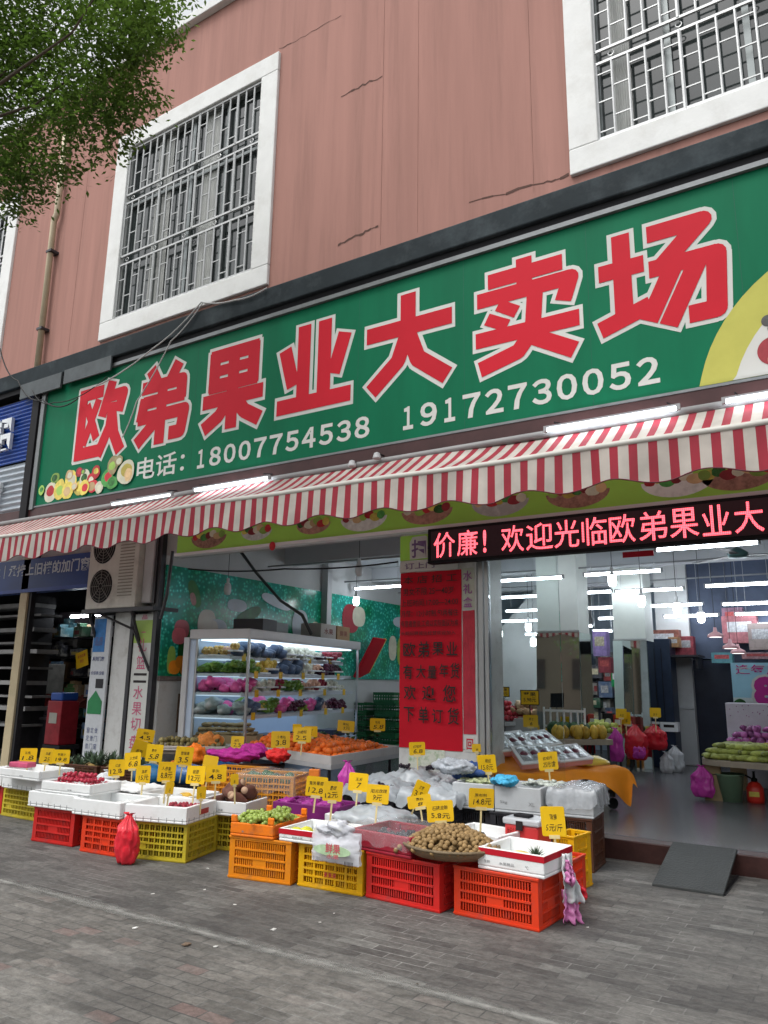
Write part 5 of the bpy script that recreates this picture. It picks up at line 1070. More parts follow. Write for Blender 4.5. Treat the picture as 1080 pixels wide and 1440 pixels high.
# supports of the second row
for i,(x,y,a,W,c,l,z) in enumerate(((-2.98,-1.72,0,.58,'dark','dark crate behind the longan crate, under the white foam box',0),(-3.62,-1.73,0,.58,'brown','brown crate behind the yellow front crate',0),(-4.27,-1.76,2,.58,'dark','dark crate behind the grape crate',0),
 (-5.62,-1.90,4,.56,'dark','dark crate behind the orange red crate of the left group',0),(-6.28,-1.90,4,.56,'brown','brown crate behind the left bright red crate',0),(-6.95,-1.84,4,.56,'dark','dark crate filling the gap between the two left groups',0),
 (-6.25,-1.42,2,.56,'dark','dark crate in the third row under the foam boxes',0),(-5.6,-1.42,2,.56,'brown','brown crate in the third row under the blue bags',0),(-7.5,-1.3,4,.56,'brown','brown crate under the left pineapple crate',0),(-6.85,-1.25,4,.56,'dark','dark crate under the right pineapple crate',0))):
    crate(x,y,z,d2(a),W,.37,H_,'fine',c,l)
# ================================================================ foam and carton trays
foam=mat('foam_white',(.80,.82,.82),.6,var=.03,vs=6,bump=.12,bs=120,dirt=(.55,.55,.52),dirt_amt=.35,ds=6); foamg=mat('foam_grey',(.50,.53,.55),.55,var=.06,vs=6,bump=.1,bs=80,dirt=(.3,.3,.3),dirt_amt=.4,ds=5)
def tray(x,y,z,rz,W,D,H,mt,label,name='foam_box',cat='foam box',wall=.028,band=None,notch=False,marks=None,vents=True,handles=False):
    t=thing(name,label,cat,(x,y,z),rz)
    m=M(); b=.02
    m.box(0,W,0,D,0,b); m.box(0,W,0,wall,b+.0005,H); m.box(0,W,D-wall,D,b+.0005,H); m.box(0,wall,wall+.0005,D-wall-.0005,b+.0005,H); m.box(W-wall,W,wall+.0005,D-wall-.0005,b+.0005,H)
    m.build('tray_body',mt,t,bevel=.007)
    if vents:
        m=M(); n=int(W/.07)
        for k in range(n): xx=W*(k+.5)/n; m.box(xx-.003,xx+.003,-.0015,.0005,.005,H*.34)
        for k in range(int(D/.07)): yy=D*(k+.5)/int(D/.07); m.box(W-.0005,W+.0015,yy-.003,yy+.003,.005,H*.34)
        m.build('vent_slot',mat('vent_grey',(.38,.39,.4),.7,var=0),t)
    if band:
        m=M(); e=.002; z0,z1=H-.038,H-.003
        m.box(-e,W+e,-e,-.0003,z0,z1); m.box(W+.0003,W+e,0,D,z0,z1); m.box(-e,-.0003,0,D,z0,z1); m.box(0,W,wall+.0005,wall+.0025,H-.02,H-.004)
        m.build('colour_band',band,t)
    if marks:
        m=M(); 
        for (u,tx,w_) in marks: text_into(m,tx,W*u-w_/2,W*u+w_/2,H*.32,H*.46,-.002,.005)
        m.build('print_mark',mat('grey_ink',(.26,.27,.28),.6,var=0),t)
    if handles:
        m=M()
        for (xx,yy) in ((0,0),(W-.05,0),(0,D-.02),(W-.05,D-.02)): m.box(xx,xx+.05,yy,yy+.02,H+.0005,H+.05); 
        m.build('corner_grip',mt,t,bevel=.008)
    return t
TP=H_+.004
tray(-2.16,-2.16,TP,d2(-4),.44,.42,.125,foam,'white box with a red rim holding a halved pineapple on the rightmost front crate',band=signred,marks=[(.15,'生鲜',.04),(.45,'水果精品',.10),(.75,'℃',.02)],vents=False)
tray(-4.05,-2.33,TP,d2(9),.36,.5,.095,CO['light_orange'],'shallow orange crate of green grapes on the orange front crate','shallow_crate','crate',.016,handles=True,marks=[(.3,'果',.02)],vents=False)
tray(-3.66,-2.25,TP,d2(4),.45,.42,.085,foam,'flat white carton with a red stripe and yellow green fruit beside the grape crate','carton_tray','fruit tray',.02,band=signred,marks=[(.12,'▯',.02),(.35,'新鲜水果',.09),(.6,'Y',.015)],vents=False)
tray(-3.10,-2.16,TP,d2(-6),.50,.42,.13,CO['maroon'],'dark red tray under clear film behind the printed plastic bag','fruit_tray','fruit tray',.018,vents=False)
tray(-2.66,-1.62,TP,d2(-10),.44,.34,.10,foam,'white foam box on the dark crate behind the longans',vents=False)
tray(-3.70,-1.66,TP,d2(2),.52,.34,.10,foam,'white foam tray between the dark red tray and the purple box',vents=False)
tray(-4.24,-1.64,TP,d2(4),.62,.36,.14,mat('purple_tray',(.20,.02,.16),.45,var=.2,vs=8),'long purple tray behind the grapes and white cartons','fruit_tray','fruit tray',.02,vents=False)
# left foam boxes
LF=[(-5.14,-2.38,15,.56,.46,'large white foam box with a red label on the olive crate',1),(-5.72,-2.44,5,.54,.42,'white foam box behind the hanging red bag, over the orange red crate',0),(-6.36,-2.42,5,.60,.42,'white foam box on the left bright red crate',0),
(-4.93,-1.82,13,.48,.42,'white carton of brown taro roots behind the olive crate foam box',2),(-5.55,-1.90,5,.56,.42,'empty white foam box in the second row of the left group',0),(-6.18,-1.93,5,.56,.42,'white foam box behind the left foam boxes holding a white bundle',0),
(-7.6,-1.9,0,.62,.42,'white foam box on the dull yellow crate',0),(-8.28,-1.86,0,.60,.42,'white foam box at the far left edge on the red crate',0),(-6.92,-1.98,4,.62,.42,'white foam box in the gap under the red cherry tray',0)]
for (x,y,a,W,D,l,k) in LF:
    t=tray(x,y,TP,d2(a),W,D,.125 if k!=2 else .11,foam if k!=2 else mat('carton_white',(.72,.74,.75),.6,var=.05),l,'foam_box' if k!=2 else 'carton_tray','foam box' if k!=2 else 'fruit tray',vents=k!=2,marks=[(.5,'净重',.05)] if k==2 else None)
    if k==1:
        o=M().box(W+.0005,W+.003,D*.42,D*.72,.045,.085).build('red_label',mat('label_red',(.36,.03,.02),.5,var=.4,vs=30),t)
def onz(px,py,z,dx=0,dy=0): p=G(px,py,z); return (p.x+dx,p.y+dy)
tz=TP+.128
for (px,py,W,D,a,l,mt) in ((57,1113,.58,.36,6,'white tray of red cherries raised above the left foam boxes',foam),(-6,1092,.66,.40,2,'white foam box carrying a price sign at the far left',foam)):
    x,y=onz(px,py,tz); tray(x,y,tz,d2(a),W,D,.09,mt,l,marks=[(.6,'鲜果',.05)],vents=False)
x,y=onz(176,1113,TP+.02); 
# grey foam boxes in the third row, on dark crates
for (x,y,c,l) in ((-3.06,-.78,'dark','dark crate under the left grey foam box before the pillar'),(-2.70,-.80,'dark','dark crate under the right grey foam box')):
    crate(x+.0,y+.02,0,d2(5),.34,.40,.385,'fine',c,l)
tray(-3.03,-.80,.39,d2(5),.36,.42,.20,foamg,'left grey foam box full of greens before the pillar',marks=[(.2,'净含量',.08),(.3,'XL',.05)],vents=False)
tray(-2.66,-.78,.39,d2(5),.38,.42,.20,foamg,'right grey foam box holding the blue wrap before the orange cloth',marks=[(.2,'5kg',.06),(.8,'XL',.05)],vents=False)
crate(-2.26,-.66,0,d2(4),.34,.40,.385,'fine','brown','brown crate under the film covered box at the pillar side')
tray(-2.26,-.68,.39,d2(6),.36,.42,.19,foamg,'film draped grey box right of the blue wrap',vents=False)
# dark crates with bagged grapes
for i,(x,y,l) in enumerate(((-3.98,-1.02,'left'),(-3.45,-.98,'right'))):
    crate(x,y,0,d2(3),.5,.42,.22,'fine','dark','lower dark crate, %s of the pair under the bagged grapes'%l); crate(x,y,.225,d2(3),.5,.42,.22,'fine','dark','upper dark crate, %s of the pair under the bagged grapes'%l)
crate(-3.93,-.52,0,d2(3),.5,.42,.46,'fine','dark','tall dark crate behind the left bagged grapes'); crate(-3.40,-.50,0,d2(3),.5,.40,.46,'fine','dark','tall dark crate behind the right bagged grapes')
# orange crate stack under the magenta net
crate(-4.83,-1.43,0,d2(17),.53,.38,.285,'grid','tan_orange','lower crate of the amber stack with a clear film skirt'); crate(-4.83,-1.43,.289,d2(17),.53,.38,.285,'grid','tan_orange','upper amber crate wrapped in clear film behind the grapes')
crate(-5.40,-1.30,0,d2(10),.5,.38,.285,'grid','tan_orange','lower amber crate left of the film wrapped stack'); crate(-5.40,-1.30,.289,d2(10),.5,.38,.285,'grid','tan_orange','upper amber crate under the magenta net bag')
# ---------------------------------------------------------------- films, nets, cloth
clearf=mat('clear_film',(.85,.88,.92),.10,var=0,bump=1,bs=14,alpha=.11,coat=.6); milky=mat('milky_film',(.40,.44,.47),.3,var=.2,vs=9,bump=.9,bs=12,coat=.25,alpha=.80)
def drape(name,label,cat,c,rz,W,D,z,mt,amp=.03,skirt_=.08,sd=0,n=34,dome=.0,solid=0):
    t=Vector((c[0],c[1],z))
    def fn(u,v):
        x=(u-.5)*1.24*W; y=(v-.5)*1.24*D; ex=max(0,abs(x)-W/2)/(.12*W); ey=max(0,abs(y)-D/2)/(.12*D); e=min(1,max(ex,ey))
        zz=amp*hn(x*9+sd,y*9,sd)+amp*.7*abs(hn(x*21,y*21+sd,2))+dome*(1-(2*x/W)**2)*(1-(2*y/D)**2)*(e==0)-skirt_*e*(1+.35*hn(x*7+sd,y*7))
        k=1-.10*e+.03*hn(x*15,y*15+sd)*e
        X=max(-W/2-.012,min(W/2+.012,x))+(.014*hn(y*22+sd,x*22)+.01)*ex*(1 if x>0 else -1); Y=max(-D/2-.012,min(D/2+.012,y))+(.014*hn(x*22+sd,y*22)+.01)*ey*(1 if y>0 else -1)
        return (X,Y,zz)
    m=M(); m.sheet(n,n,fn); o=m.build(name,mt,None,t,(0,0,rz),smooth=True)
    if solid: s=o.modifiers.new('solid','SOLIDIFY'); s.thickness=solid
    return tag(o,label,cat)
drape('clear_film','clear film stretched over the dark red tray beside the longans','plastic film',(-2.86,-1.97),d2(-6),.50,.42,TP+.155,clearf,.02,.11,1)
drape('plastic_cover','crumpled white plastic over the left bagged grape crate','plastic sheet',(-3.73,-.80),d2(3),.52,.44,.50,milky,.06,.10,2,dome=.07)
drape('plastic_cover','crumpled white plastic over the right bagged grape crate','plastic sheet',(-3.18,-.77),d2(3),.50,.44,.50,milky,.05,.09,3,dome=.05)
drape('plastic_cover','white plastic with dark grape tops showing on the rear left crate','plastic sheet',(-3.68,-.30),d2(3),.52,.44,.52,milky,.06,.10,4,dome=.08)
drape('plastic_cover','white plastic heaped on the rear right crate by the pillar','plastic sheet',(-3.13,-.29),d2(3),.5,.42,.52,milky,.06,.10,6,dome=.06)
drape('plastic_cover','translucent plastic hanging over the right end of the grey boxes','plastic sheet',(-2.08,-.46),d2(6),.36,.42,.60,mat('thin_film',(.42,.45,.48),.2,var=.25,vs=14,bump=1,bs=16,alpha=.5,coat=.4),.03,.14,5)
drape('clear_film','clear film over the upper amber crate','plastic film',(-4.63,-1.17),d2(17),.54,.40,.60,clearf,.02,.17,9)
drape('plastic_cover','white plastic over the foam tray left of the longans','plastic sheet',(-3.33,-1.50),d2(3),.5,.36,TP+.115,milky,.03,.05,11,dome=.05)
drape('plastic_cover','white sheet puckered over the second row foam box','plastic sheet',(-5.85,-1.74),d2(5),.56,.38,TP+.14,foam,.02,.02,12)
dark=fmesh('darkgrape',(.03,.012,.03),.013,n=8)
def bunch(nm,col,n,r,L,label,px=None,py=None,z=None,p=None,cat='grapes',group=None,rough=.3,W=None):
    if p is None: q=G(px,py,z); p=(q.x,q.y,z)
    m=M()
    for k in range(n):
        u=rnd.random(); w_=(W or L*.4)*(1-u*.5); a=rnd.uniform(0,6.28); q=rnd.random()**.5
        m.ball((-L/2+L*u+rnd.uniform(-.01,.01),w_*q*math.cos(a),r*.9+abs(w_*q*math.sin(a))*.8),r*rnd.uniform(.85,1.12),8,6)
    o=m.build(nm,mat('berry_'+nm,col,rough,var=.25,vs=20,coat=.2),None,p,(0,0,rnd.uniform(0,3)),smooth=True); return tag(o,label,cat,group)
gg='bunches of green grapes in the shallow orange crate'
for k,(u,v) in enumerate(((.25,.2),(.62,.25),(.3,.5),(.7,.52),(.28,.8),(.68,.8),(.5,.35),(.5,.66),(.5,.12),(.5,.9),(.2,.35),(.8,.4))):
    a=d2(9); x=.36*u; y=.5*v; p=(-4.05+x*math.cos(a)-y*math.sin(a),-2.33+x*math.sin(a)+y*math.cos(a),TP+.045+.045*(k>5))
    bunch('green_grapes',(.27,.36,.07),46,.0175,.17,'bunch of green grapes in the shallow orange crate',p=p,group=gg)
for k,(x,y,z) in enumerate(((-3.85,-.95,.50),(-3.6,-.92,.50),(-3.25,-.9,.50),(-3.75,-.35,.60),(-3.5,-.3,.60),(-3.2,-.33,.58),(-2.98,-.36,.57),(-2.85,-2.0,TP+.06),(-2.78,-1.88,TP+.06),(-2.98,-1.92,TP+.06),(-2.45,-1.52,TP+.03))):
    bunch('dark_grapes',(.018,.01,.022),26,.014,.14,'bunch of near black grapes in the dark red tray' if 7<=k<10 else 'bunch of near black grapes in the white foam box behind the longans' if k==10 else 'bunch of near black grapes poking through the white plastic before the pillar',p=(x,y,z),group='black grapes under white plastic' if k<7 else 'black grapes in the dark red tray' if k<10 else None)
# small red caps in the dark red tray
for k,(px,py) in enumerate(((547,1160),(560,1154))):
    q=G(px,py,TP+.14); m=M(); m.box(-.015,.015,-.01,.01,0,.09); o=m.build('juice_pack',mat('juice_maroon',(.25,.02,.05),.4),None,(q.x,q.y,TP+.03),(0,0,.3),bevel=.004); tag(o,'slim maroon pack standing in the dark red tray, %s'%('taller front one' if k==0 else 'half hidden rear one'),'pack')
# longans on a wicker tray
LC=Vector((-2.40,-2.05,TP+.045)); LR=.315
t=thing('wicker_tray','round shallow wicker tray heaped with longans across two front crates','tray',LC)
wick=mat('wicker',(.26,.20,.12),.75,var=.3,vs=25,bump=.8,bs=90,stretch=(1,1,4))
M().lathe([(0,-.012),(LR*.8,-.012),(LR*.98,.028),(LR*1.01,.045),(LR*.985,.05),(LR*.95,.034),(LR*.78,.0),(0,.0)],40,sy=.86).build('tray_body',wick,t,smooth=True)
M().tube([(LR*math.cos(a*PI/20),LR*.86*math.sin(a*PI/20),.047) for a in range(41)],.010,6,False).build('rim',mat('wicker_rim',(.2,.15,.09),.7,var=.3,vs=20),t,smooth=True)
lg=fmesh('longan',(.27,.175,.075),.0175,nz=.05,rough=.65,var=.22,bump=.3,bs=90,n=10); cnt=0
for k in range(2600):
    if cnt>=290: break
    a=rnd.uniform(0,2*PI); q=math.sqrt(rnd.random()); x=LR*.97*q*math.cos(a); y=LR*.84*q*math.sin(a)
    if not hasattr(lg,'_p'): pass
    if k==0: pts_=[]
    hz=.035+.115*max(0,(1-q**2.2))+.016*hn(x*12,y*12)
    if any((x-u)**2+(y-v)**2+(hz-w_)**2<.0275**2 for u,v,w_ in pts_): continue
    pts_.append((x,y,hz)); cnt+=1
    o=ob('longan',lg,None,LC+Vector((x,y,hz)),(rnd.uniform(0,3),rnd.uniform(0,3),0)); s=rnd.uniform(.85,1.15); o.scale=(s,s,s); tag(o,'tan longan in the heap on the wicker tray','longan','longans heaped on the wicker tray')
for (dx,dy,dz) in ((-.30,-.10,.035),(-.33,-.08,.05),(-.31,-.13,.02),(-.335,-.11,.02),(-.35,-.07,.02),(-.29,-.155,.02),(-.36,-.1,.0),(-.32,-.15,-.005)):
    o=ob('longan',lg,None,LC+Vector((dx,dy,dz)),(1,2,0)); tag(o,'tan longan in the heap on the wicker tray','longan','longans heaped on the wicker tray')
m=M()
for k in range(260):
    a=rnd.uniform(0,6.28); q=math.sqrt(rnd.random()); m.ball((LR*.9*q*math.cos(a),LR*.76*q*math.sin(a),.018+.095*max(0,1-q**2.2)),.018,6,4)
m.build('buried_longans',MATS['skin_longan'],t,smooth=True)['kind']='stuff'
# halved pineapple with its crown in the white box
p=Vector((-1.93,-1.98,TP+.03)); t=thing('halved_pineapple','halved pineapple with spiky crown in the white red rimmed box','pineapple',p,-.3)
M().ball((-.02,0,.03),.055,12,8,1.5,1,.6).build('flesh',mat('pine_flesh',(.68,.52,.16),.5,var=.2,vs=30),t,smooth=True)
def crown(m,c,n,L,wd,tilt=.9,seed=0):
    fr=random.Random(seed)
    for k in range(n):
        a=fr.uniform(0,2*PI); el=fr.uniform(.15,tilt)*PI/2; l=L*fr.uniform(.6,1.1); d=Vector((math.cos(a)*math.cos(el),math.sin(a)*math.cos(el),math.sin(el))); s=Vector((-math.sin(a),math.cos(a),0))*wd
        c0=Vector(c); m1=c0+d*l*.5; e=c0+d*l+Vector((0,0,-l*.18))
        m.add([tuple(c0-s),tuple(c0+s),tuple(m1+s*.8),tuple(m1-s*.8),tuple(e)],[(0,1,2,3),(3,2,4)])
pcm=mat('pine_crown',(.07,.11,.065),.6,var=.4,vs=12)
m=M(); crown(m,(.09,.0,.03),80,.10,.006,.95,3); m.build('crown',pcm,t)
# yellow green fruit in the flat carton
for k in range(7):
    a=d2(4); x=.08+.05*k; y=.10+.05*(k%2)+.1*(k>4)
    m=M(); m.ball((0,0,.03),.034,10,7,1.5,1,.8,.2,k); o=m.build('green_mango',mat('mango_lime',(.55,.55,.04),.35,var=.2,vs=14),None,(-3.66+x*math.cos(a)-y*math.sin(a),-2.25+x*math.sin(a)+y*math.cos(a),TP+.025),(0,0,k),smooth=True); tag(o,'yellow green mango in the flat white carton','mango','yellow green mangoes in the flat white carton')
# printed plastic bag hanging over the yellow crate
q=at(472,1170,Y=-2.30); t=thing('printed_grape_bag','clear plastic fruit bag with green and red print standing before the yellow crate','plastic bag',(q.x-.19,-2.29,.215),d2(1))
m=M()
def gb(u,v,s): 
    return (.38*u+.01*hn(v*6,s),s*(.012+.035*math.sin(PI*u)*math.sin(PI*min(1,v*1.2)))+.012*hn(u*9,v*9,s),.20*v+.012*hn(u*7,s*3)*v)
m.sheet(16,14,lambda u,v:gb(u,v,-1)); m.sheet(16,14,lambda u,v:gb(u,v,1)); m.build('bag_body',mat('bag_clear',(.72,.74,.80),.2,var=.08,bump=.7,bs=12,alpha=.72,coat=.4),t,smooth=True)
m=M(); disc(m,.19,.085,.15,.035,-.055,24); m.build('green_print',mat('print_lightgreen',(.42,.58,.36),.4,var=.3,vs=20),t)
m=M(); text_into(m,'鲜果',.14,.26,.07,.13,-.058,.02); text_into(m,'水果',.15,.25,.035,.065,-.058,.01); m.build('red_print',mat('print_rose',(.55,.12,.14),.4,var=0),t)
m=M(); m.ball((.22,0,.22),.055,18,12,1.5,.7,.9,.8,3); m.ball((.10,.0,.20),.05,16,10,1.6,.7,.6,.9,8); m.v=[(x,y,z+.010*hn(x*60,y*60,z*60)) for x,y,z in m.v]; m.build('bag_neck',mat('bag_clear',(1,1,1)),t,smooth=True)
m=M(); 
for k in range(12): m.box(.04+.011*k,.043+.011*k,-.05,-.0485,.0,.035) if k<5 else m.box(.24+.01*k,.244+.01*k,-.05,-.0485,.0,.03)
m.build('bar_print',inkm,t)
# red lidded container
q=G(716,1187,.22); t=thing('lidded_container','red container with clear clip lid behind the pineapple box','container',(-2.30,-1.42,.289),d2(-6))
M().box(0,.26,0,.20,0,.14).build('body',mat('container_red',(.62,.05,.05),.35,var=.06),t,bevel=.012); M().box(-.012,.272,-.012,.212,.141,.185).build('lid',mat('lid_clear',(.60,.63,.66),.2,alpha=.75,var=0),t,bevel=.012); M().box(.05,.17,.04,.12,.186,.205).build('handle',black,t,bevel=.005); M().box(.10,.15,-.02,-.0125,.11,.17).build('clip',inkm,t)
m=M(); text_into(m,'休闲食品',.02,.10,.07,.12,-.0015,.01); m.build('print_mark',mat('dark_red_ink',(.2,.01,.01)),t)
o=crate(-2.02,-1.22,0,d2(-8),.16,.26,.36,'fine','yellow','narrow yellow crate behind the rightmost price sign')
crate(-2.36,-1.40,0,d2(-6),.34,.28,.285,'fine','dark','dark crate carrying the red lidded container')
# hanging bags
bag(182,1146,-2.47,.34,.105,filmred,'shiny red plastic bag hanging on the left foam boxes',.2,.75,2)
def strip_film(label,top,L,w0,w1,mt,sd,rz=.5,lean=.0):
    def fn(side): return lambda u,v:((u-.5)*(w0+(w1-w0)*v)+.02*hn(v*5,sd)+lean*v,side*.006+.022*math.sin(u*11+sd+v*3)*(.4+v)+.02*hn(u*6,v*7,sd),-L*v+.02*hn(u*7,sd)*v*2)
    m=M(); m.sheet(14,18,fn(0)); o=m.build('plastic_bag',mt,None,top,(0,0,rz),smooth=True); s_=o.modifiers.new('solid','SOLIDIFY'); s_.thickness=.004; return tag(o,label,'plastic bag')
tp=Vector((-1.70,-1.95,.40))
strip_film('white plastic bag hanging on the right side of the rightmost crate',tp+Vector((.035,-.02,0)),.27,.05,.13,filmwhite,3,.7,.03)
strip_film('pink strip of bag lying over the white one at the right crate',tp+Vector((.050,-.045,-.03)),.12,.02,.05,filmrose,6,.7,.02)
strip_film('pink plastic bag trailing under the white one at the right crate',tp+Vector((.035,-.0,-.20)),.185,.08,.13,filmrose,9,.8,.02)
strip_film('small red bag scrap behind the pink one at the right crate',tp+Vector((.04,.07,-.16)),.10,.06,.11,filmred,12,.8,.04)
q=at(488,1070,Y=-.55); bag(489,1072,-.6,.42,.10,filmpink,'magenta pink bag hanging from the corner of the orange table',.5,.6,4)
# blue bags
for k,(px,py,r,sx,l) in enumerate(((204,1113,.19,1.0,'left round blue plastic bundle in the left group'),(252,1112,.17,1.9,'wide dark blue bundle in the middle of the left group'),(306,1106,.16,1.4,'dark blue bundle behind the twin yellow signs'))):
    q=G(px,py,TP+.03); m=M(); m.lathe([(r*.55,0),(r*.95,.04),(r,.10),(r*.85,.15),(r*.4,.185),(r*.12,.2)],24,wob=lambda a,z:1+.08*math.sin(7*a+z*40+k)+.05*math.sin(13*a),sx=sx,sy=.8)
    o=m.build('blue_bundle',filmblue if k else mat('film_sea_blue',(.02,.16,.36),.25,var=.3,vs=7,bump=.8,bs=12,coat=.3),None,(q.x,q.y+.05,TP+.09),(0,0,.2),smooth=True); tag(o,l,'plastic bundle')
q=G(243,1112,TP+.02); o=M().box(-.3,.3,-.03,.03,0,.035).build('pink_strip',mat('foam_pink',(.72,.28,.48),.6,var=.05),None,(q.x,q.y-.02,TP+.13),(0,0,.12),bevel=.008); tag(o,'pink foam strip lying before the dark blue bundles','foam strip')
q=G(152,1112,TP+.02); bag(152,1085,q.y+.1,.16,.12,filmwhite,'white plastic bundle in the left foam boxes beside a sign',.3,.8,5,bottom=TP+.02)
q=G(30,1092,tz); o=M().box(-.12,.12,-.06,.06,0,.05).build('pink_pack',mat('pink_pack',(.6,.1,.2),.4,var=.3),None,(q.x,q.y,tz+.09),(0,0,.2),bevel=.01); tag(o,'pink pack lying on the far left foam box','pack')
# cherries and raspberries
che=fmesh('cherry',(.42,.03,.06),.017,nz=.04,rough=.28,n=8)
x,y=onz(57,1113,tz)
heap('cherry',che,'dark red cherry in the raised white tray at the left','cherries in the raised white tray','cherry',(x+.05,y+.06,0),(x+.50,y+.10,0),(x+.03,y+.32,0),tz+.05,.021,3,.95,.5,limit=210)
a=d2(15); u=Vector((math.cos(a),math.sin(a),0)); v=Vector((-math.sin(a),math.cos(a),0)); c0=Vector((-5.14,-2.38,0))
heap('red_berry',fmesh('berry',(.30,.03,.05),.016,nz=.15,rough=.5,n=8),'small dark red berry in the foam box on the olive crate','red berries in the foam box on the olive crate','berry',c0+u*.20+v*.16,c0+u*.50+v*.16,c0+u*.20+v*.42,TP+.045,.019,2,.95,.5,limit=120)
# taro roots
c0=Vector((-4.93,-1.82,0)); a=d2(13); u=Vector((math.cos(a),math.sin(a),0)); v=Vector((-math.sin(a),math.cos(a),0)); tm=mat('taro_skin',(.13,.055,.04),.8,var=.3,vs=16,bump=.8,bs=45); te=mat('taro_cut',(.45,.30,.20),.7,var=.15)
for k,(uu,vv,zz,rz_,L) in enumerate(((.13,.14,.06,.5,.22),(.22,.26,.07,1.1,.22),(.33,.16,.07,.1,.24),(.24,.15,.13,.8,.22),(.34,.3,.12,.4,.22),(.18,.3,.14,1.6,.2))):
    q=c0+u*uu+v*vv; m=M(); m.cur=0; m.lathe([(.012,-L/2),(.032,-L*.42),(.045,-L*.1),(.042,L*.2),(.03,L*.42),(.022,L/2)],12,wob=lambda t,z:1+.10*math.sin(3*t+z*30+k)); m.cur=1; m.lathe([(.0,L/2+.001),(.022,L/2+.001),(.022,L/2+.003),(0,L/2+.003)],12)
    o=m.build('taro_root',[tm,te],None,(q.x,q.y,TP+zz*1.25),(PI/2-.25*(k%3),0,rz_),smooth=True); o.scale=(1.35,1.35,1.2); tag(o,['short taro root at the near left of the white carton','taro root at the back left of the white carton','long taro root lying near the right of the white carton','taro root lying across the top of the pile','taro root at the back right of the white carton','uppermost taro root of the pile at the back'][k],'taro root')
for k,(px,py,zz) in enumerate(((262,1115,TP+.09),(335,1103,TP+.20))):
    q=G(px,py,zz); m=M(); m.ball((0,0,.02),.05,10,7,1.6,1,.7,.3,k*3); o=m.build('yellow_root',mat('turmeric',(.55,.33,.04),.6,var=.3,vs=18),None,(q.x,q.y,zz-.05),(0,0,.5*k),smooth=True); tag(o,['yellow knobbly root left of the twin yellow signs','yellow knobbly root on top of the taro pile'][k],'yellow root')
for k in range(5):
    a=d2(4); x=.07+.115*k; y=.12+.08*(k%2); m=M(); m.ball((0,0,0),.075,22,14,1.1,1.2,.8,.5,k*2.7); m.v=[(p_[0],p_[1],p_[2]+.008*hn(p_[0]*60,p_[1]*60,p_[2]*60)) for p_ in m.v]
    o=m.build('purple_bundle',mat('net_purple',(.24,.02,.19),.45,var=.4,vs=20,bump=.8,bs=60),None,(-4.24+x*math.cos(a)-y*math.sin(a),-1.64+x*math.sin(a)+y*math.cos(a),TP+.10),(0,0,k),smooth=True)
    tag(o,'purple film wrapped bundle in the long purple tray','fruit bundle','purple bundles in the long purple tray')
for k,(x,y,w_,l) in enumerate(((-5.35,-2.15,.22,'crumpled white paper in the foam box behind the red bag'),(-5.95,-2.2,.24,'crumpled white paper in the foam box on the left bright red crate'),(-5.3,-1.72,.22,'crumpled tissue in the empty second row foam box'),(-7.35,-1.7,.25,'grey film lump in the foam box on the dull yellow crate'),(-6.6,-1.78,.22,'crumpled paper under the cherry tray'))):
    m=M(); m.ball((0,0,.03),w_*.5,26,14,1.2,.7,.30,.7,k*5); m.v=[(a_,b_,c_+.012*hn(a_*30,b_*30,c_*30)+.006*hn(a_*70,b_*70)) for a_,b_,c_ in m.v]; o=m.build('crumpled_paper',mat('paper_crumple',(.66,.67,.66),.6,var=.08,bump=.6,bs=25),None,(x,y,TP+.035),(0,0,k),smooth=True); tag(o,l,'packing paper')
# ---------------------------------------------------------------- pineapple crates
brc=CO['brown']
for i,(px,py) in enumerate(((66,1098),(132,1097))):
    q=G(px,py,.33); 
t1=crate(-7.52,-1.30,TP,d2(4),.56,.38,.19,'window','brown','left brown crate of small pineapples'); t2=crate(-6.90,-1.25,TP,d2(4),.56,.38,.19,'window','brown','right brown crate of small pineapples beside the yellow signs')
def pinemesh(seed):
    m=M(); m.lathe([(.02,0),(.045,.02),(.05,.06),(.04,.11),(.02,.12)],10,wob=lambda t,z:1+.04*math.sin(6*t+z*90)); m.cur=1; crown(m,(0,0,.11),34,.13,.008,1.0,seed); return m.mesh('pineapple',[mat('pine_skin',(.22,.15,.05),.7,var=.4,vs=40,bump=.6,bs=60),pcm])
pms=[pinemesh(k) for k in range(3)]
for c0x,c0y,ll,nm_ in ((-7.52,-1.30,'left','left'),(-6.90,-1.25,'right','right')):
    for i in range(5):
        for j in range(3):
            a=d2(4); x=.07+.105*i; y=.07+.12*j; o=ob('pineapple',pms[(i+j)%3],None,(c0x+x*math.cos(a)-y*math.sin(a)+rnd.uniform(-.01,.01),c0y+x*math.sin(a)+y*math.cos(a),TP+.03+.02*rnd.random()),(rnd.uniform(-.2,.2),rnd.uniform(-.2,.2),rnd.uniform(0,6))); s=rnd.uniform(1.05,1.4); o.scale=(s,s,s)
            tag(o,'small pineapple with grey green crown in the %s brown crate'%ll,'pineapple','pineapples in the %s brown crate'%nm_)
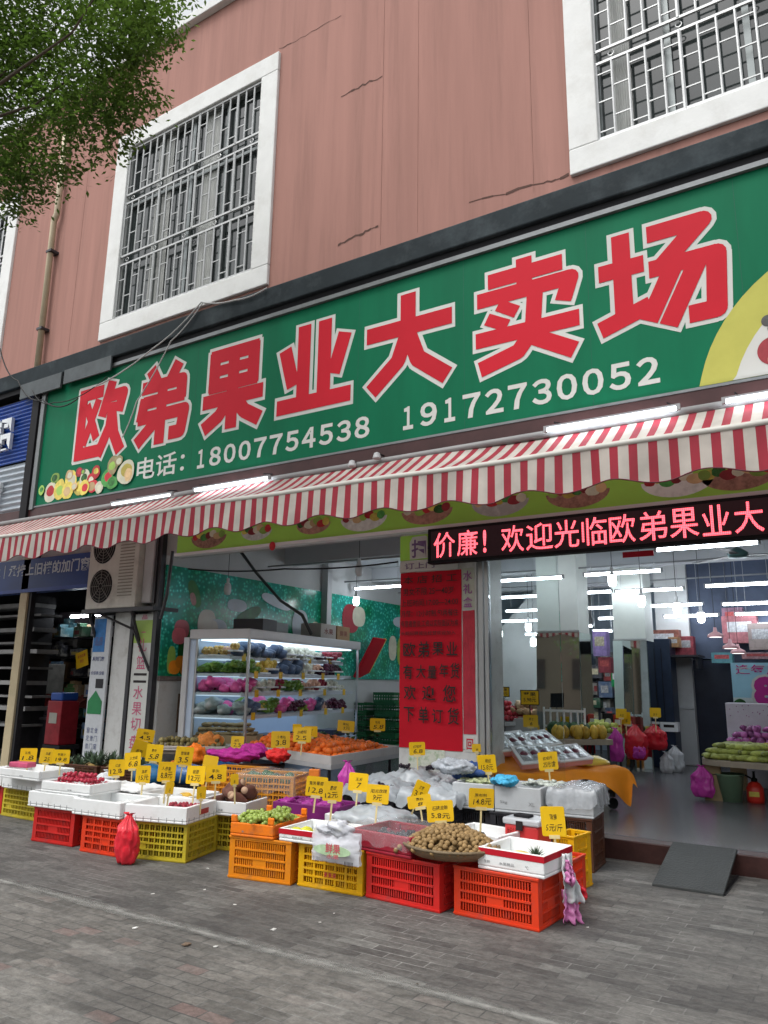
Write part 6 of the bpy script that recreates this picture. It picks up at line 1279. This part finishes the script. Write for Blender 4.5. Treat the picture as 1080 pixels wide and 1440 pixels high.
# ---------------------------------------------------------------- orange table
TA=Vector((-4.71,-.20,0)); TB=Vector((-4.84,1.35,0)); TCc=Vector((-6.35,.28,0))
zt=.56
t=table('orange_table','grey edged display table heaped with orange mandarins left of the pillar',TA,TB,TCc,zt,.05,greypl,floor=0.0,leg_m=darkmetal)
c=(TA+TB+TCc+(TB+TCc-TA))/4; m=M(); P=[TA,TB,TB+TCc-TA,TCc]
for i in range(4):
    a_,b_=P[i]-c,P[(i+1)%4]-c; d=(b_-a_).normalized(); n=Vector((-d.y,d.x,0)); 
    if n.dot(a_)>0: n=-n
    m.add([tuple(Vector((p.x,p.y,z_))) for z_ in (zt,zt+.085) for p in (a_+d*.002,b_-d*.002,b_-d*.002+n*.02,a_+d*.002+n*.02)],[(0,1,2,3)[::-1],(4,5,6,7),(0,1,5,4),(1,2,6,5),(2,3,7,6),(3,0,4,7)])
m.build('edge_board',mat('edge_grey',(.50,.49,.48),.6,var=.1,vs=5,dirt=(.3,.28,.25),dirt_amt=.4,ds=5),t)
om=fmesh('mandarin',(.76,.16,.02),.042,1,1,.88,nz=.05,rough=.45,var=.18,stem=(.05,.12,.03),bump=.25,bs=120,n=12)
ua=(TB-TA).normalized(); ub=(TCc-TA).normalized(); S0=TA+ua*.05+ub*.05
heap('mandarin',om,'orange mandarin in the big heap on the grey edged table','mandarins heaped on the grey edged table','mandarin',S0,S0+ua*1.35,S0+ub*1.58,zt+.012,.042,3,1.04,.75,slope=.05,limit=299,edge=.9,zf=1.1,sc=.16)
M_=M(); cc=S0+ua*.7+ub*.6
M_.sheet(20,20,lambda u,v:tuple((S0-c)+ua*1.33*u+ub*1.56*v+Vector((0,0,zt+.01+.12*(min(1,5*min(u,1-u,v,1-v)))+.008*hn(u*15,v*15)))))
M_.build('buried_mandarins',mat('skin_mandarin',(.8,.2,.015)),t,smooth=True)['kind']='stuff'
for k in range(16):
    p=S0+ua*rnd.uniform(.1,1.3)+ub*rnd.uniform(.1,1.0); m=M(); crown(m,(0,0,0),7,.07,.016,.5,k); o=m.build('green_leaf',mat('leaf_dark',(.03,.09,.02),.5,var=.4),None,(p.x,p.y,zt+.20),(0,0,k)); tag(o,'dark green leaf sprig lying on the mandarin heap','leaf sprig','leaf sprigs on the mandarin heap')
# left part of this table: squash, jicama, ginger trays
t=table('produce_table','long low table of brown roots left of the mandarins',(-6.42,.27,0),(-6.42,1.3,0),(-7.32,-.32,0),.56,.04,wood,floor=0)
cl=Vector((-7.25,-.42,0))
tray(-7.30,.20,.562,d2(30),.95,.40,.15,cardb,'raised brown carton tray of ginger roots before the tiled wall','carton_tray','fruit tray',.02,vents=False)
tray(-7.28,-.32,.562,d2(31),.92,.42,.055,cardw,'pale carton tray of mottled squash before the ginger','carton_tray','fruit tray',.02,vents=False)
gin=fmesh('ginger',(.34,.24,.12),.032,2.4,1,.8,nz=.5,rough=.75,bump=.6,bs=40); sq=fmesh('squash',(.24,.20,.08),.03,1,1,1.2,nz=.2,rough=.5,var=.5)
def tl(x0,y0,a,u,v): a=d2(a); return Vector((x0+u*math.cos(a)-v*math.sin(a),y0+u*math.sin(a)+v*math.cos(a),0))
heap('ginger_root',gin,'tan ginger root in the raised brown carton tray','ginger roots in the raised carton','ginger',tl(-7.30,.20,30,.06,.06),tl(-7.30,.20,30,.9,.06),tl(-7.30,.20,30,.06,.36),.69,.034,3,.9,.5,rotx=False,limit=120)
heap('squash',sq,'mottled green brown squash in the pale carton tray','mottled squash in the pale carton','squash',tl(-7.28,-.32,31,.05,.05),tl(-7.28,-.32,31,.88,.05),tl(-7.28,-.32,31,.05,.38),.59,.032,2,.95,.4,limit=150)
for k in range(3): crate(*tuple(tl(-7.2,-.70,28,.6*k,0))[:2],0,d2(28),.54,.36,.44,'fine',['brown','dark','brown'][k],['brown crate under the left edge of the squash tray','dark crate in the middle below the squash tray','brown crate below the orange net bags'][k])
# net bags: orange and magenta, red
def netbag(px,py,z,r,sx,sy,sz,col,nm,label,rz=0,sd=0,n=24):
    q=G(px,py,z); m=M(); m.ball((0,0,0),r,n*2,26,sx,sy,sz,.38,sd)
    m.v=[(x,y,zz+.018*hn(x*40+sd,y*40,zz*40)+.01*hn(x*80,y*80,zz*80)) for x,y,zz in m.v]
    mn=min(v[2] for v in m.v); m.v=[(x,y,zz-mn) for x,y,zz in m.v]
    o=m.build('net_bag',mat('net_'+nm,col,.55,var=.35,vs=22,bump=.9,bs=70),None,(q.x,q.y,z),(0,0,rz),smooth=True); return tag(o,label,'net bag')
netbag(325,1073,.58,.12,2.2,1,.5,(.45,.02,.27),'magenta','long magenta net bag on the amber crates',.15,3)
netbag(356,1070,.58,.11,1.4,1,.7,(.42,.02,.25),'magenta','magenta net bag with a pale label strip between the long one and the red net',.1,6)
netbag(390,1074,.59,.095,1.3,1,.7,(.60,.02,.02),'red','red mesh net bag on the film wrapped crate',.2,9)
netbag(272,1078,.46,.125,1.1,.9,.85,(.78,.17,.01),'orange','bright orange net bag behind the yellow signs',.1,12); netbag(294,1060,.52,.125,1.1,.9,.95,(.72,.25,.05),'orange_pale','pale orange crumpled bag behind the magenta net',.4,15); netbag(250,1085,.44,.08,1.2,.9,.7,(.75,.16,.02),'orange','small orange net bag low left of the bright one',.1,21)
netbag(308,1085,.44,.11,1.2,.7,.9,(.66,.62,.30),'cream','cream yellow bag tucked below the magenta net',.1,27)
for k in range(12):
    a=d2(17); x=.06+.09*(k%5); y=.08+.1*(k//5); q=Vector((-4.83+x*math.cos(a)-y*math.sin(a),-1.43+x*math.sin(a)+y*math.cos(a),.52+.03*(k%2)))
    o=ob('avocado',F['melon'],None,q,(0,0,k)); o.scale=(.5,.5,.5); tag(o,'dark green avocado in the film covered amber crate','avocado','avocados in the film covered amber crate')
q=at(443,1072,Y=-1.2); o=M().box(-.045,.045,-.03,.03,-.03,.03).build('orange_pack',mat('pack_orange',(.7,.2,.03),.4,var=.3),None,(q.x,q.y,.615),(0,0,.4),bevel=.006); tag(o,'small orange pack on the corner of the film covered crate','pack')
# greens, blue wrap in grey boxes
m=M()
def greens(label,x,y,z,n,sp,col,nm,cat='greens'):
    m=M(); fr=random.Random(int(abs(x*100)))
    for k in range(n): m.ball((fr.uniform(-sp,sp),fr.uniform(-sp,sp)*.7,fr.uniform(0,.03)),fr.uniform(.014,.03),7,5,fr.uniform(.8,1.8),1,.6,.5,k)
    o=m.build(nm,mat('veg_'+nm,col,.45,var=.6,vs=16),None,(x,y,z),smooth=True); return tag(o,label,cat)
greens('pale green and tan wrapped greens in the left grey foam box',-2.93,-.55,.565,60,.13,(.34,.38,.22),'wrapped_greens'); greens('white and green wrapped produce at the right grey foam box',-2.38,-.45,.58,50,.14,(.55,.60,.55),'wrapped_produce')
netbag(712,1108,.575,.085,1.3,.8,.5,(.06,.38,.62),'sky','bright sky blue wrap in the right grey foam box',.1,31)
netbag(657,1098,.56,.12,1.5,.8,.6,(.05,.12,.35),'navy','navy and white wrap beside the pillar foot',.1,33)
netbag(640,1090,.62,.12,1.5,.8,.5,(.55,.60,.66),'frost','frosty white wrap behind the navy one',.1,35)
# ---------------------------------------------------------------- trolley with orange cloth
A0=Vector((-3.02,.24,0)); B0=Vector((-2.22,1.50,0)); u=(B0-A0).normalized(); n=Vector((-u.y,u.x,0)); Lt=(B0-A0).length; Wt=.80; zt2=.55
rzt=math.atan2(u.y,u.x)
t=thing('display_trolley','low wheeled black trolley under the orange cloth','trolley',(A0.x,A0.y,.16),rzt)
M().box(0,Lt,0,Wt,zt2-.16-.05,zt2-.16-.012).build('deck',skirt,t,bevel=.006)
for (x,y) in ((.1,.08),(Lt-.12,.08),(.1,Wt-.08),(Lt-.12,Wt-.08)):
    lg_=M().box(x-.02,x+.02,y-.02,y+.02,.12,zt2-.16-.051).build('leg',darkmetal,t); 
    m=M(); P=[]; m.prism([(x+.055*math.cos(a*PI/8),.058+.055*math.sin(a*PI/8)) for a in range(16)][::-1],y-.018,y+.018); m.build('wheel',black,lg_,bevel=.004)
M().box(.1,Lt-.1,.07,.09,.16,.19).build('lower_rail',darkmetal,t); M().box(.1,Lt-.1,Wt-.09,Wt-.07,.16,.19).build('lower_rail',darkmetal,t)
def clothf(uu,vv):
    x=-.34+(Lt+.44)*uu; y=-.30+(Wt+.38)*vv; z=0; X,Y=x,y
    back=max(0,min(1,(y-.15)/(Wt-.2)))*max(0,min(1,(Lt*.85-x)/(Lt*.6)))
    z=.012+.20*back+.025*hn(x*4,y*4)+.01*abs(hn(x*11,y*11))
    if y<0: o_=-y; Y=-.02-.10*min(1,o_*3)-.04*math.sin(x*11+1)*min(1,o_*4); z=-o_*(.75+.55*math.sin(x*4.2+1))+.0*hn(x*9)
    if x>Lt and y<0: z*=.3
    if x>Lt: o_=x-Lt; X=Lt+o_*.6; z-=o_*o_*4+.02*math.sin(y*14)*min(1,o_*10)
    if x<0: o_=-x; X=-.04-.05*o_-.03*math.sin(y*12)*min(1,o_*4); z=min(z,z-o_*.9)
    return (X,Y,z)
m=M(); m.sheet(70,50,clothf); o=m.build('orange_cloth',mat('cloth_orange',(.80,.27,.015),.7,var=.12,vs=3,bump=.5,bs=9),None,(A0.x,A0.y,zt2),(0,0,rzt),smooth=True); s=o.modifiers.new('solid','SOLIDIFY'); s.thickness=.006; s=o.modifiers.new('sub','SUBSURF'); s.levels=1; s.render_levels=1
tag(o,'bright orange cloth draped in folds over the wheeled trolley','cloth')
TM=Matrix.Translation(Vector((A0.x,A0.y,zt2)))@Matrix.Rotation(rzt,4,'Z')
silver=mat('blister_film',(.55,.57,.6),.08,metal=.6,var=.7,vs=26,bump=1,bs=22); cpink=mat('carton_pinkside',(.60,.28,.26),.6,var=.15); cwh=mat('carton_top_white',(.72,.73,.75),.5,var=.05)
fb=[(.02,.36,.42,.32,.09,30,'leftmost white carton of film packed fruit on the orange cloth'),(.42,.44,.42,.32,.07,30,'second white carton of film packed fruit, behind the leftmost one'),(.84,.50,.38,.28,.05,28,'highest white carton of film packed fruit at the back of the cloth'),(.36,.08,.40,.30,.03,28,'front white carton of film packed fruit above the cloth fold'),(.80,.10,.42,.30,.04,24,'front right white carton with pink side on the orange cloth')]
for k,(x,y,W,D,h,tilt,l) in enumerate(fb):
    p=TM@Vector((x-.10,y,.03+.08*(y>.3)+.03*(k==2))); t=thing('film_pack_carton',l,'fruit carton',p); t.rotation_euler=(rad(tilt),rad(-4),rzt+rad([-6,4,9,-12,-5][k]))
    M().box(0,W,0,D,0,.05).build('carton',[cpink],t,bevel=.004); M().box(-.004,W+.004,-.004,D+.004,.0505,.066).build('lid_rim',cwh,t,bevel=.003)
    m=M(); m.sheet(24,14,lambda uu,vv:(.03+(W-.06)*uu,.03+(D-.06)*vv,.069+.012*abs(math.sin(uu*PI*3))*abs(math.sin(vv*PI*2))+.003*hn(uu*20,vv*20,k))); m.build('blister',silver,t,smooth=True)
    for j in range(3): m=M(); m.ball((W*(.22+.27*j),D*.5,.062),.05,10,6,1,1.7,.36); m.build('fruit',mat('fruit_darkred',(.12,.02,.04),.3),t,smooth=True)
for k,(x,y) in enumerate(((Lt-.38,.52),(Lt-.22,.26))):
    p=TM@Vector((x,y,.03)); m=M(); m.sheet(14,10,lambda uu,vv:((uu-.5)*.36,(vv-.5)*.2,.02+.07*math.sin(PI*uu)**.5*math.sin(PI*vv)**.5+.012*hn(uu*9,vv*9,k))); m.box(-.17,.17,-.095,.095,0,.018); o=m.build('yellow_pack',mat('pack_yellow',(.62,.48,.08),.3,var=.35,vs=14,coat=.3),None,p,(0,0,rzt-.2+.3*k),smooth=True); tag(o,['upper yellow fruit pack at the right of the orange cloth','lower yellow fruit pack near the orange cloth corner'][k],'fruit pack')
# ---------------------------------------------------------------- ramp, litter
a_=G(917,1247); b_=G(1018,1262); c_=G(945,1190,.17); d_=G(1030,1206,.17)
t=thing('ramp_board','dark steel ramp board leaning on the shop step','ramp',(0,0,0)); m=M(); th=Vector((0,0,.022))
vs=[a_,b_,Vector((b_.x,-.02,.165)),Vector((a_.x,-.02,.165))]; m.add([tuple(v) for v in vs]+[tuple(v+th) for v in vs],[(3,2,1,0),(4,5,6,7),(0,1,5,4),(1,2,6,5),(2,3,7,6),(3,0,4,7)]); m.build('plate',mat('ramp_grey',(.03,.033,.033),.55,var=.25,vs=6,bump=.7,bs=70),t,bevel=.004)
M().box(b_.x-.012,b_.x+.008,b_.y+.03,-.08,.0,.014).build('foot_rail',darkmetal,t)
q=G(906,1210); t=thing('crumpled_cup','crumpled clear plastic cup lying before the shop step','litter',(q.x,q.y,0)); m=M(); m.ball((0,0,.05),.05,16,10,1.1,.8,.9,.9,4); m.v=[(x,y,z+.012*hn(x*50,y*50,z*50)) for x,y,z in m.v]; m.build('cup',mat('cup_clear',(.75,.77,.8),.12,var=.3,vs=30,alpha=.6,coat=.6),t)
lit=[(385,1308,.022,'small white cap on the paving below the pale strip'),(262,1330,.03,'curled brown and white scrap in the middle of the paving'),(288,1252,.015,'tiny white scrap near the orange crate'),(292,1222,.015,'tiny white flake near the olive crate'),(190,1306,.02,'flat pale leaf scrap on the left paving'),(450,1298,.012,'tiny pale scrap right of the cap'),(827,1305,.012,'tiny clear scrap right of the last crate'),(303,1332,.016,'pale crumb just right of the curled scrap'),(215,1258,.016,'pale scrap at the left of the paving near the crates'),(330,1273,.014,'pale scrap before the orange crate'),(1020,1258,.02,'small pale scrap under the ramp tip')]
for px,py,r,l in lit:
    q=G(px,py); r*=.7; m=M(); m.ball((0,0,r*.3),r,8,6,1.3,.8,.28,.8,px); o=m.build('litter',mat('litter_%s'%('brown' if 'brown' in l else 'white'),(.14,.10,.07) if 'brown' in l else (.6,.6,.57),.7,var=.3),None,(q.x,q.y,.001),(0,0,px)); tag(o,l,'litter')
dk=mat('dead_leaf',(.09,.07,.05),.8,var=.3)
for k in range(26):
    x=rnd.uniform(-6.5,1); y=rnd.uniform(-4.6,-2.5); r=rnd.uniform(.006,.014); m=M(); m.add([(-r,0,.004),(0,-r*.5,.008),(r,0,.005),(0,r*.5,.009)],[(0,1,2,3)]); o=m.build('dead_leaf',dk if k%6 else MATS['litter_white'],None,(x,y,0.002),(0,0,rnd.uniform(0,6))); tag(o,'small dry leaf or paper fleck scattered on the brick paving','leaf litter','flecks scattered on the paving')
# ================================================================ price signs
tagm=mat('tag_stick',(.66,.55,.28),.45,var=.1)
def ptag(px,py,y,wpx,hpx,zb,txt,label,roll=0,yaw=None,tip=0):
    p=at(px,py,Y=y); k=ppm(p); w_=wpx/k*.94; h_=hpx/k*.94; yaw=(-math.atan2(p.x-CAMP.x,p.y-CAMP.y))*.85+(yaw or 0)
    t=thing('price_sign',label,'price sign',(p.x,p.y,zb)); H=p.z-zb; t.rotation_euler=(rad(tip),rad(roll),yaw)
    r=.012; pts=[]
    for (cx,cz,a0) in ((w_/2-r,h_/2-r,0),(-w_/2+r,h_/2-r,90),(-w_/2+r,-h_/2+r,180),(w_/2-r,-h_/2+r,270)):
        for j in range(4): a=rad(a0+30*j); pts.append((cx+r*math.cos(a),H+cz+r*math.sin(a)))
    M().prism(pts[::-1],-.0025,.0025).build('card',yellowtag,t)
    M().box(-w_*.22,w_*.22,-.006,.006,H-h_/2-.014,H-h_/2+.008).build('clip',tagm,t)
    if H-h_/2>.03: M().box(-.006,.006,-.004,.004,0,H-h_/2-.0145).build('stick',tagm,t)
    m=M()
    rows=txt.split('|'); n=len(rows)
    for i,rw in enumerate(rows):
        zz=H+h_*(.40-.80*(i+1)/n); big=(n==1 or i==1); aw=w_*min(.34,.085*len(rw)*(1.25 if big else 1))*rnd.uniform(.85,1.05); ox=w_*rnd.uniform(-.05,.05); hh=h_*(.30 if big else .20)*rnd.uniform(.85,1.1); a0=len(m.v); text_into(m,rw,ox-aw,ox+aw,zz+h_*.06,zz+h_*.06+hh,-.0035,.004); sh=rnd.uniform(-.12,.25); rt_=rnd.uniform(-.08,.12); m.v[a0:]=[(x+(z-zz)*sh+.004*hn(x*60,z*60),y_,z+x*rt_+.004*hn(x*50+9,z*50)) for x,y_,z in m.v[a0:]]
    m.build('writing',inkm,t); return t
PT=[(40,1062,-1.75,24,20,.42,'云南|1.8','first yellow sign from the left, over the far left foam box',0),(64,1063,-1.85,20,22,.46,'车厘|25','second yellow sign from the left, over the cherries',6),(86,1064,-1.85,26,20,.46,'车厘子|19.8','third yellow sign from the left, over the cherries',0),
(164,1080,-1.75,23,24,.34,'红提|12.8','yellow sign over the white plastic bundle of the left group',0),(187,1070,-1.5,24,24,.42,'火龙果|6.8','yellow sign above the round blue bundle',-3),(201,1089,-2.0,22,25,.34,'莲雾|15元','yellow sign in front of the round blue bundle',0),(203,1034,-.75,26,18,.7,'香橙|4.5','topmost yellow sign left of the ginger tray',8),(196,1052,-.8,24,22,.6,'香梨','yellow sign half hidden under the topmost one',18),(215,1059,-1.2,26,25,.42,'青枣|5.8','yellow sign just below the topmost pair',3),
(233,1085,-1.95,26,28,.36,'人参果|8.8元','yellow sign before the dark blue bundle, with a small tag below',2),(255,1063,-1.3,26,27,.42,'雪莲果|3.5','yellow sign in front of the small orange net bag',6),(273,1090,-1.95,30,26,.36,'板栗|12元','large left one of the twin yellow signs over the yellow root',0),(304,1088,-1.75,30,24,.40,'芋头|4.8','large right one of the twin yellow signs over the taro',0),(291,1075,-1.35,22,26,.42,'柠檬','yellow sign tilted behind the twin signs',10),(333,1044,-.25,20,18,.60,'南瓜|2.5','small dark yellow sign between the ginger and the mandarins',0),
(236,1108,-2.1,12,18,.34,'元','small amber tag hanging under the sign by the pink strip',4),(283,1115,-2.05,14,18,.34,'斤','small amber tag under the large left twin sign',0),(332,1096,-1.8,12,16,.40,'甜','small amber tag stuck in the taro pile',-4),
(395,1040,-.2,28,24,.60,'小青桔|3.8','left yellow sign in the mandarin heap near the chiller corner',0),(424,1033,-.1,28,22,.62,'沙糖桔|2.5','middle yellow sign in the mandarin heap',0),(437,1029,.1,20,16,.75,'砂糖|5','yellow sign behind the middle one in the mandarins',0),(418,1024,.2,14,12,.75,'甜','small yellow sign above the middle pair in the mandarins',0),(486,1021,.7,26,16,.8,'蜜桔|3元','yellow sign standing at the right back of the mandarins',5),(531,1019,1.2,24,18,.8,'贡柑|5.8','yellow sign farthest right in the mandarins before the notice pillar',0),
(442,1106,-1.75,32,28,.40,'夏黑葡萄|12.8','leftmost yellow sign of the cluster above the grapes',6),(465,1113,-2.0,30,28,.38,'青提|12元','yellow sign written 12 overlapping the leftmost of the cluster',5),(501,1100,-1.55,30,26,.42,'玉米|7','upper yellow sign in the cluster over the purple tray',3),(528,1117,-1.9,34,27,.38,'阳光玫瑰|9元','yellow sign with a nine over the printed bag',3),
(579,1109,-1.45,22,28,.42,'红枣|3.5','tilted yellow sign rising behind the longan signs',22),(594,1127,-1.55,36,18,.40,'荔枝|8','low yellow sign half behind the longan sign',-8),(621,1141,-1.98,40,30,.42,'石硖龙眼|5.8元','yellow longan sign standing in the heap',-3),(675,1122,-1.55,38,28,.38,'黑布林|14.8元','yellow sign over the white foam box behind the longans',2),(780,1155,-1.72,36,42,.40,'菠萝|5元/斤','large yellow sign rightmost, over the pineapple box',-4),
(588,1053,-.35,24,19,.52,'红地球|6.8','yellow sign in front of the pillar foot',-2),(687,1074,-.45,28,26,.58,'橄榄|15.8元','yellow sign left of the orange cloth',-5),(773,1070,-.35,30,26,.58,'红毛丹|25元/盒','yellow sign in front of the orange cloth',-4),(671,1052,-.1,14,12,.58,'鲜','small yellow tag at the side of the pillar foot',0),(872,1003,4.1,16,14,.74,'木瓜','yellow sign at the right end of the papaya counter',0),(921,1002,4.9,16,14,.74,'李子','yellow sign over the plums on the back counter',0),(746,1014,3.0,22,18,.76,'富士|6','tan yellow sign lying in the pink apples',0),(880,1010,4.2,14,18,.72,'甜','narrow yellow sign beside the papaya counter end',0)]
for (px,py,y,w_,h_,zb,tx,l,ro) in PT: ptag(px,py,y,w_,h_,zb,tx,l,ro,tip=rnd.uniform(-12,4),yaw=rnd.uniform(-.42,.42))
# ================================================================ cables on the facade
wc=mat('cable_pale',(.45,.46,.46),.5,var=0)
W3=lambda x,y,Y=-.46: at(x,y,Y=Y)
cable([at(283,425,Y=-.44),W3(215,490),W3(130,545)],'pale cable sagging from the window corner to the sign top',.010,sag=.05,mt=wc)
cable([at(285,426,Y=-.44),W3(240,480),W3(192,565),W3(172,615)],'second cable dropping over the first two characters of the sign',.008,sag=.04,mt=wc)
cable([at(375,405,Y=-.44),at(330,422,Y=-.44),at(283,425,Y=-.44)],'short pale cable under the middle window sill',.010,sag=.03,mt=wc)
cable([at(0,490,Y=-.5),W3(25,535),W3(60,562),W3(110,560)],'dark cable crossing the left end of the ledge',.010,sag=.12)
cable([W3(45,548),W3(75,566),W3(150,530)],'thin dark cable looped before the left end of the sign',.007,sag=.10)
m=M(); m.box(-10.6,-9.6,-.46,-.425,5.52,5.76); m.box(-9.55,-8.5,-.45,-.425,5.56,5.78); o=m.build('loose_metal_trim',mat('trim_galv',(.07,.08,.085),.6,metal=.2,var=.3,vs=4),None,bevel=.004); tag(o,'loose galvanised trim sheet hanging off the ledge at the left','metal trim')
# ================================================================ street tree at the upper left
T=thing('street_tree','leafy green street tree reaching into the upper left corner over the sign','tree',(-7.6,-4.6,0))
bark=mat('bark',(.07,.055,.04),.9,var=.3,vs=9,bump=1,bs=18,stretch=(2,2,.5)); 
def leaf_mat():
    m=mat('tree_leaf',(.038,.075,.019),.5,var=.55,vs=1.7,stretch=(1,1,1)); b=m.node_tree.nodes['Principled BSDF']; nt=m.node_tree
    tr=nt.nodes.new('ShaderNodeBsdfTranslucent'); tr.inputs[0].default_value=(.20,.36,.05,1); ms=nt.nodes.new('ShaderNodeMixShader'); ms.inputs[0].default_value=.38
    nt.links.new(b.outputs[0],ms.inputs[1]); nt.links.new(tr.outputs[0],ms.inputs[2]); nt.links.new(ms.outputs[0],nt.nodes['Material Output'].inputs[0]); return m
O=Vector((-7.6,-4.6,0))
blobs=[(at(px,py,Y=y)-O,r) for px,py,y,r in ((60,40,-3.0,.85),(150,70,-2.8,.62),(205,30,-2.6,.42),(200,110,-2.5,.35),(20,130,-3.0,.75),(90,170,-2.9,.5),(150,200,-2.7,.24),(10,230,-2.9,.42),(30,275,-2.8,.22),(180,165,-2.6,.25),(232,70,-2.4,.22),(50,-80,-3.2,1.0),(170,-60,-3.2,.8),(-60,60,-3.4,1.0),(-80,200,-3.4,.9),(-20,-200,-3.6,1.2),(90,225,-2.8,.22),(55,215,-2.9,.35),(130,140,-2.8,.45),(215,60,-2.5,.35),(185,20,-2.6,.4),(35,250,-2.9,.3))]
m=M(); m.tube([(0,0,0),(.05,.02,1.5),(.0,.1,3),(.1,.2,4.6)],[.24,.2,.18,.15],12); m.build('trunk',bark,T,smooth=True)
m=M()
for k,(c,r) in enumerate(blobs):
    if r<.6: continue
    s=Vector((.1,.2,4.6)); mid=s.lerp(c,.45)+Vector((rnd.uniform(-.25,.25),rnd.uniform(-.25,.25),.35)); q3=s.lerp(c,.78)+Vector((rnd.uniform(-.15,.15),rnd.uniform(-.15,.15),-.05)); m.tube([s,s.lerp(mid,.5)+Vector((0,0,.12)),mid,q3,c,c+Vector((rnd.uniform(-.3,.3),rnd.uniform(-.1,.3),.2))*r],[.05,.035,.02,.011,.006,.003],6)
m.build('limb',bark,T,smooth=True)
def leaves(blobs,per,ls,seed=1):
    fr=random.Random(seed); m=M()
    for c,r in blobs:
        n=int(per*r**2.2)
        for k in range(n):
            # twig clumps
            d=Vector((fr.gauss(0,1),fr.gauss(0,1),fr.gauss(0,1))).normalized()*r*(fr.random()**.45)
            q=c+d+Vector((0,0,0)); 
            if noise.noise(q*2.2+Vector((5,0,0)))<-.22: continue
            for j in range(9):
                p=q+Vector((fr.gauss(0,.07),fr.gauss(0,.07),fr.gauss(0,.06)-.02*j)); a=fr.uniform(0,6.28); t=fr.uniform(-.9,.5); l=ls*fr.uniform(.6,1.2); w_=l*.42
                dx=Vector((math.cos(a)*math.cos(t),math.sin(a)*math.cos(t),math.sin(t))); sd=dx.cross(Vector((fr.gauss(0,.5),fr.gauss(0,.5),1))).normalized()*w_*.5
                m.add([tuple(p),tuple(p+dx*l*.45+sd),tuple(p+dx*l),tuple(p+dx*l*.45-sd)],[(0,1,2,3)])
    return m
lm=leaf_mat()
leaves(blobs,760,.070).build('crown',lm,T)
# ================================================================ across the street (seen in the mirrors, shades the sky)
OB=thing('opposite_building','grey apartment block across the street reflected in the shop mirrors','building',(0,-26,0))
M().box(-24,24,-6,0,0,9).build('wall',mat('opposite_wall',(.22,.17,.13),.8,var=.15,vs=.6),OB); m=M()
for i in range(16):
    for j in range(3): m.box(-22.5+3*i,-21+3*i,.01,.03,1+2.8*j,2.6+2.8*j)
w_=m.build('window',glassdark,OB)
for k,(x,y) in enumerate(((4.5,-9.5),(-12.5,-8.0),(-8,-15),(-3,-15.5),(2,-15),(8,-16))):
    t=thing('street_tree',['tree on the near kerb right of the camera','tree on the near kerb far to the left','leftmost tree across the street','second tree from the left across the street','third tree across the street','rightmost tree across the street'][k],'tree',(x,y,0)); m=M(); m.tube([(0,0,0),(.1,0,2.2),(0,.1,4.5)],[.2,.16,.1],10); m.build('trunk',bark,t,smooth=True)
    leaves([(Vector((0,0,5.5)),1.7),(Vector((1.2,.3,5)),1.2),(Vector((-1.2,-.3,5.2)),1.3),(Vector((.2,.9,6.3)),1.2)],60,.12,5+k).build('crown',lm,t)
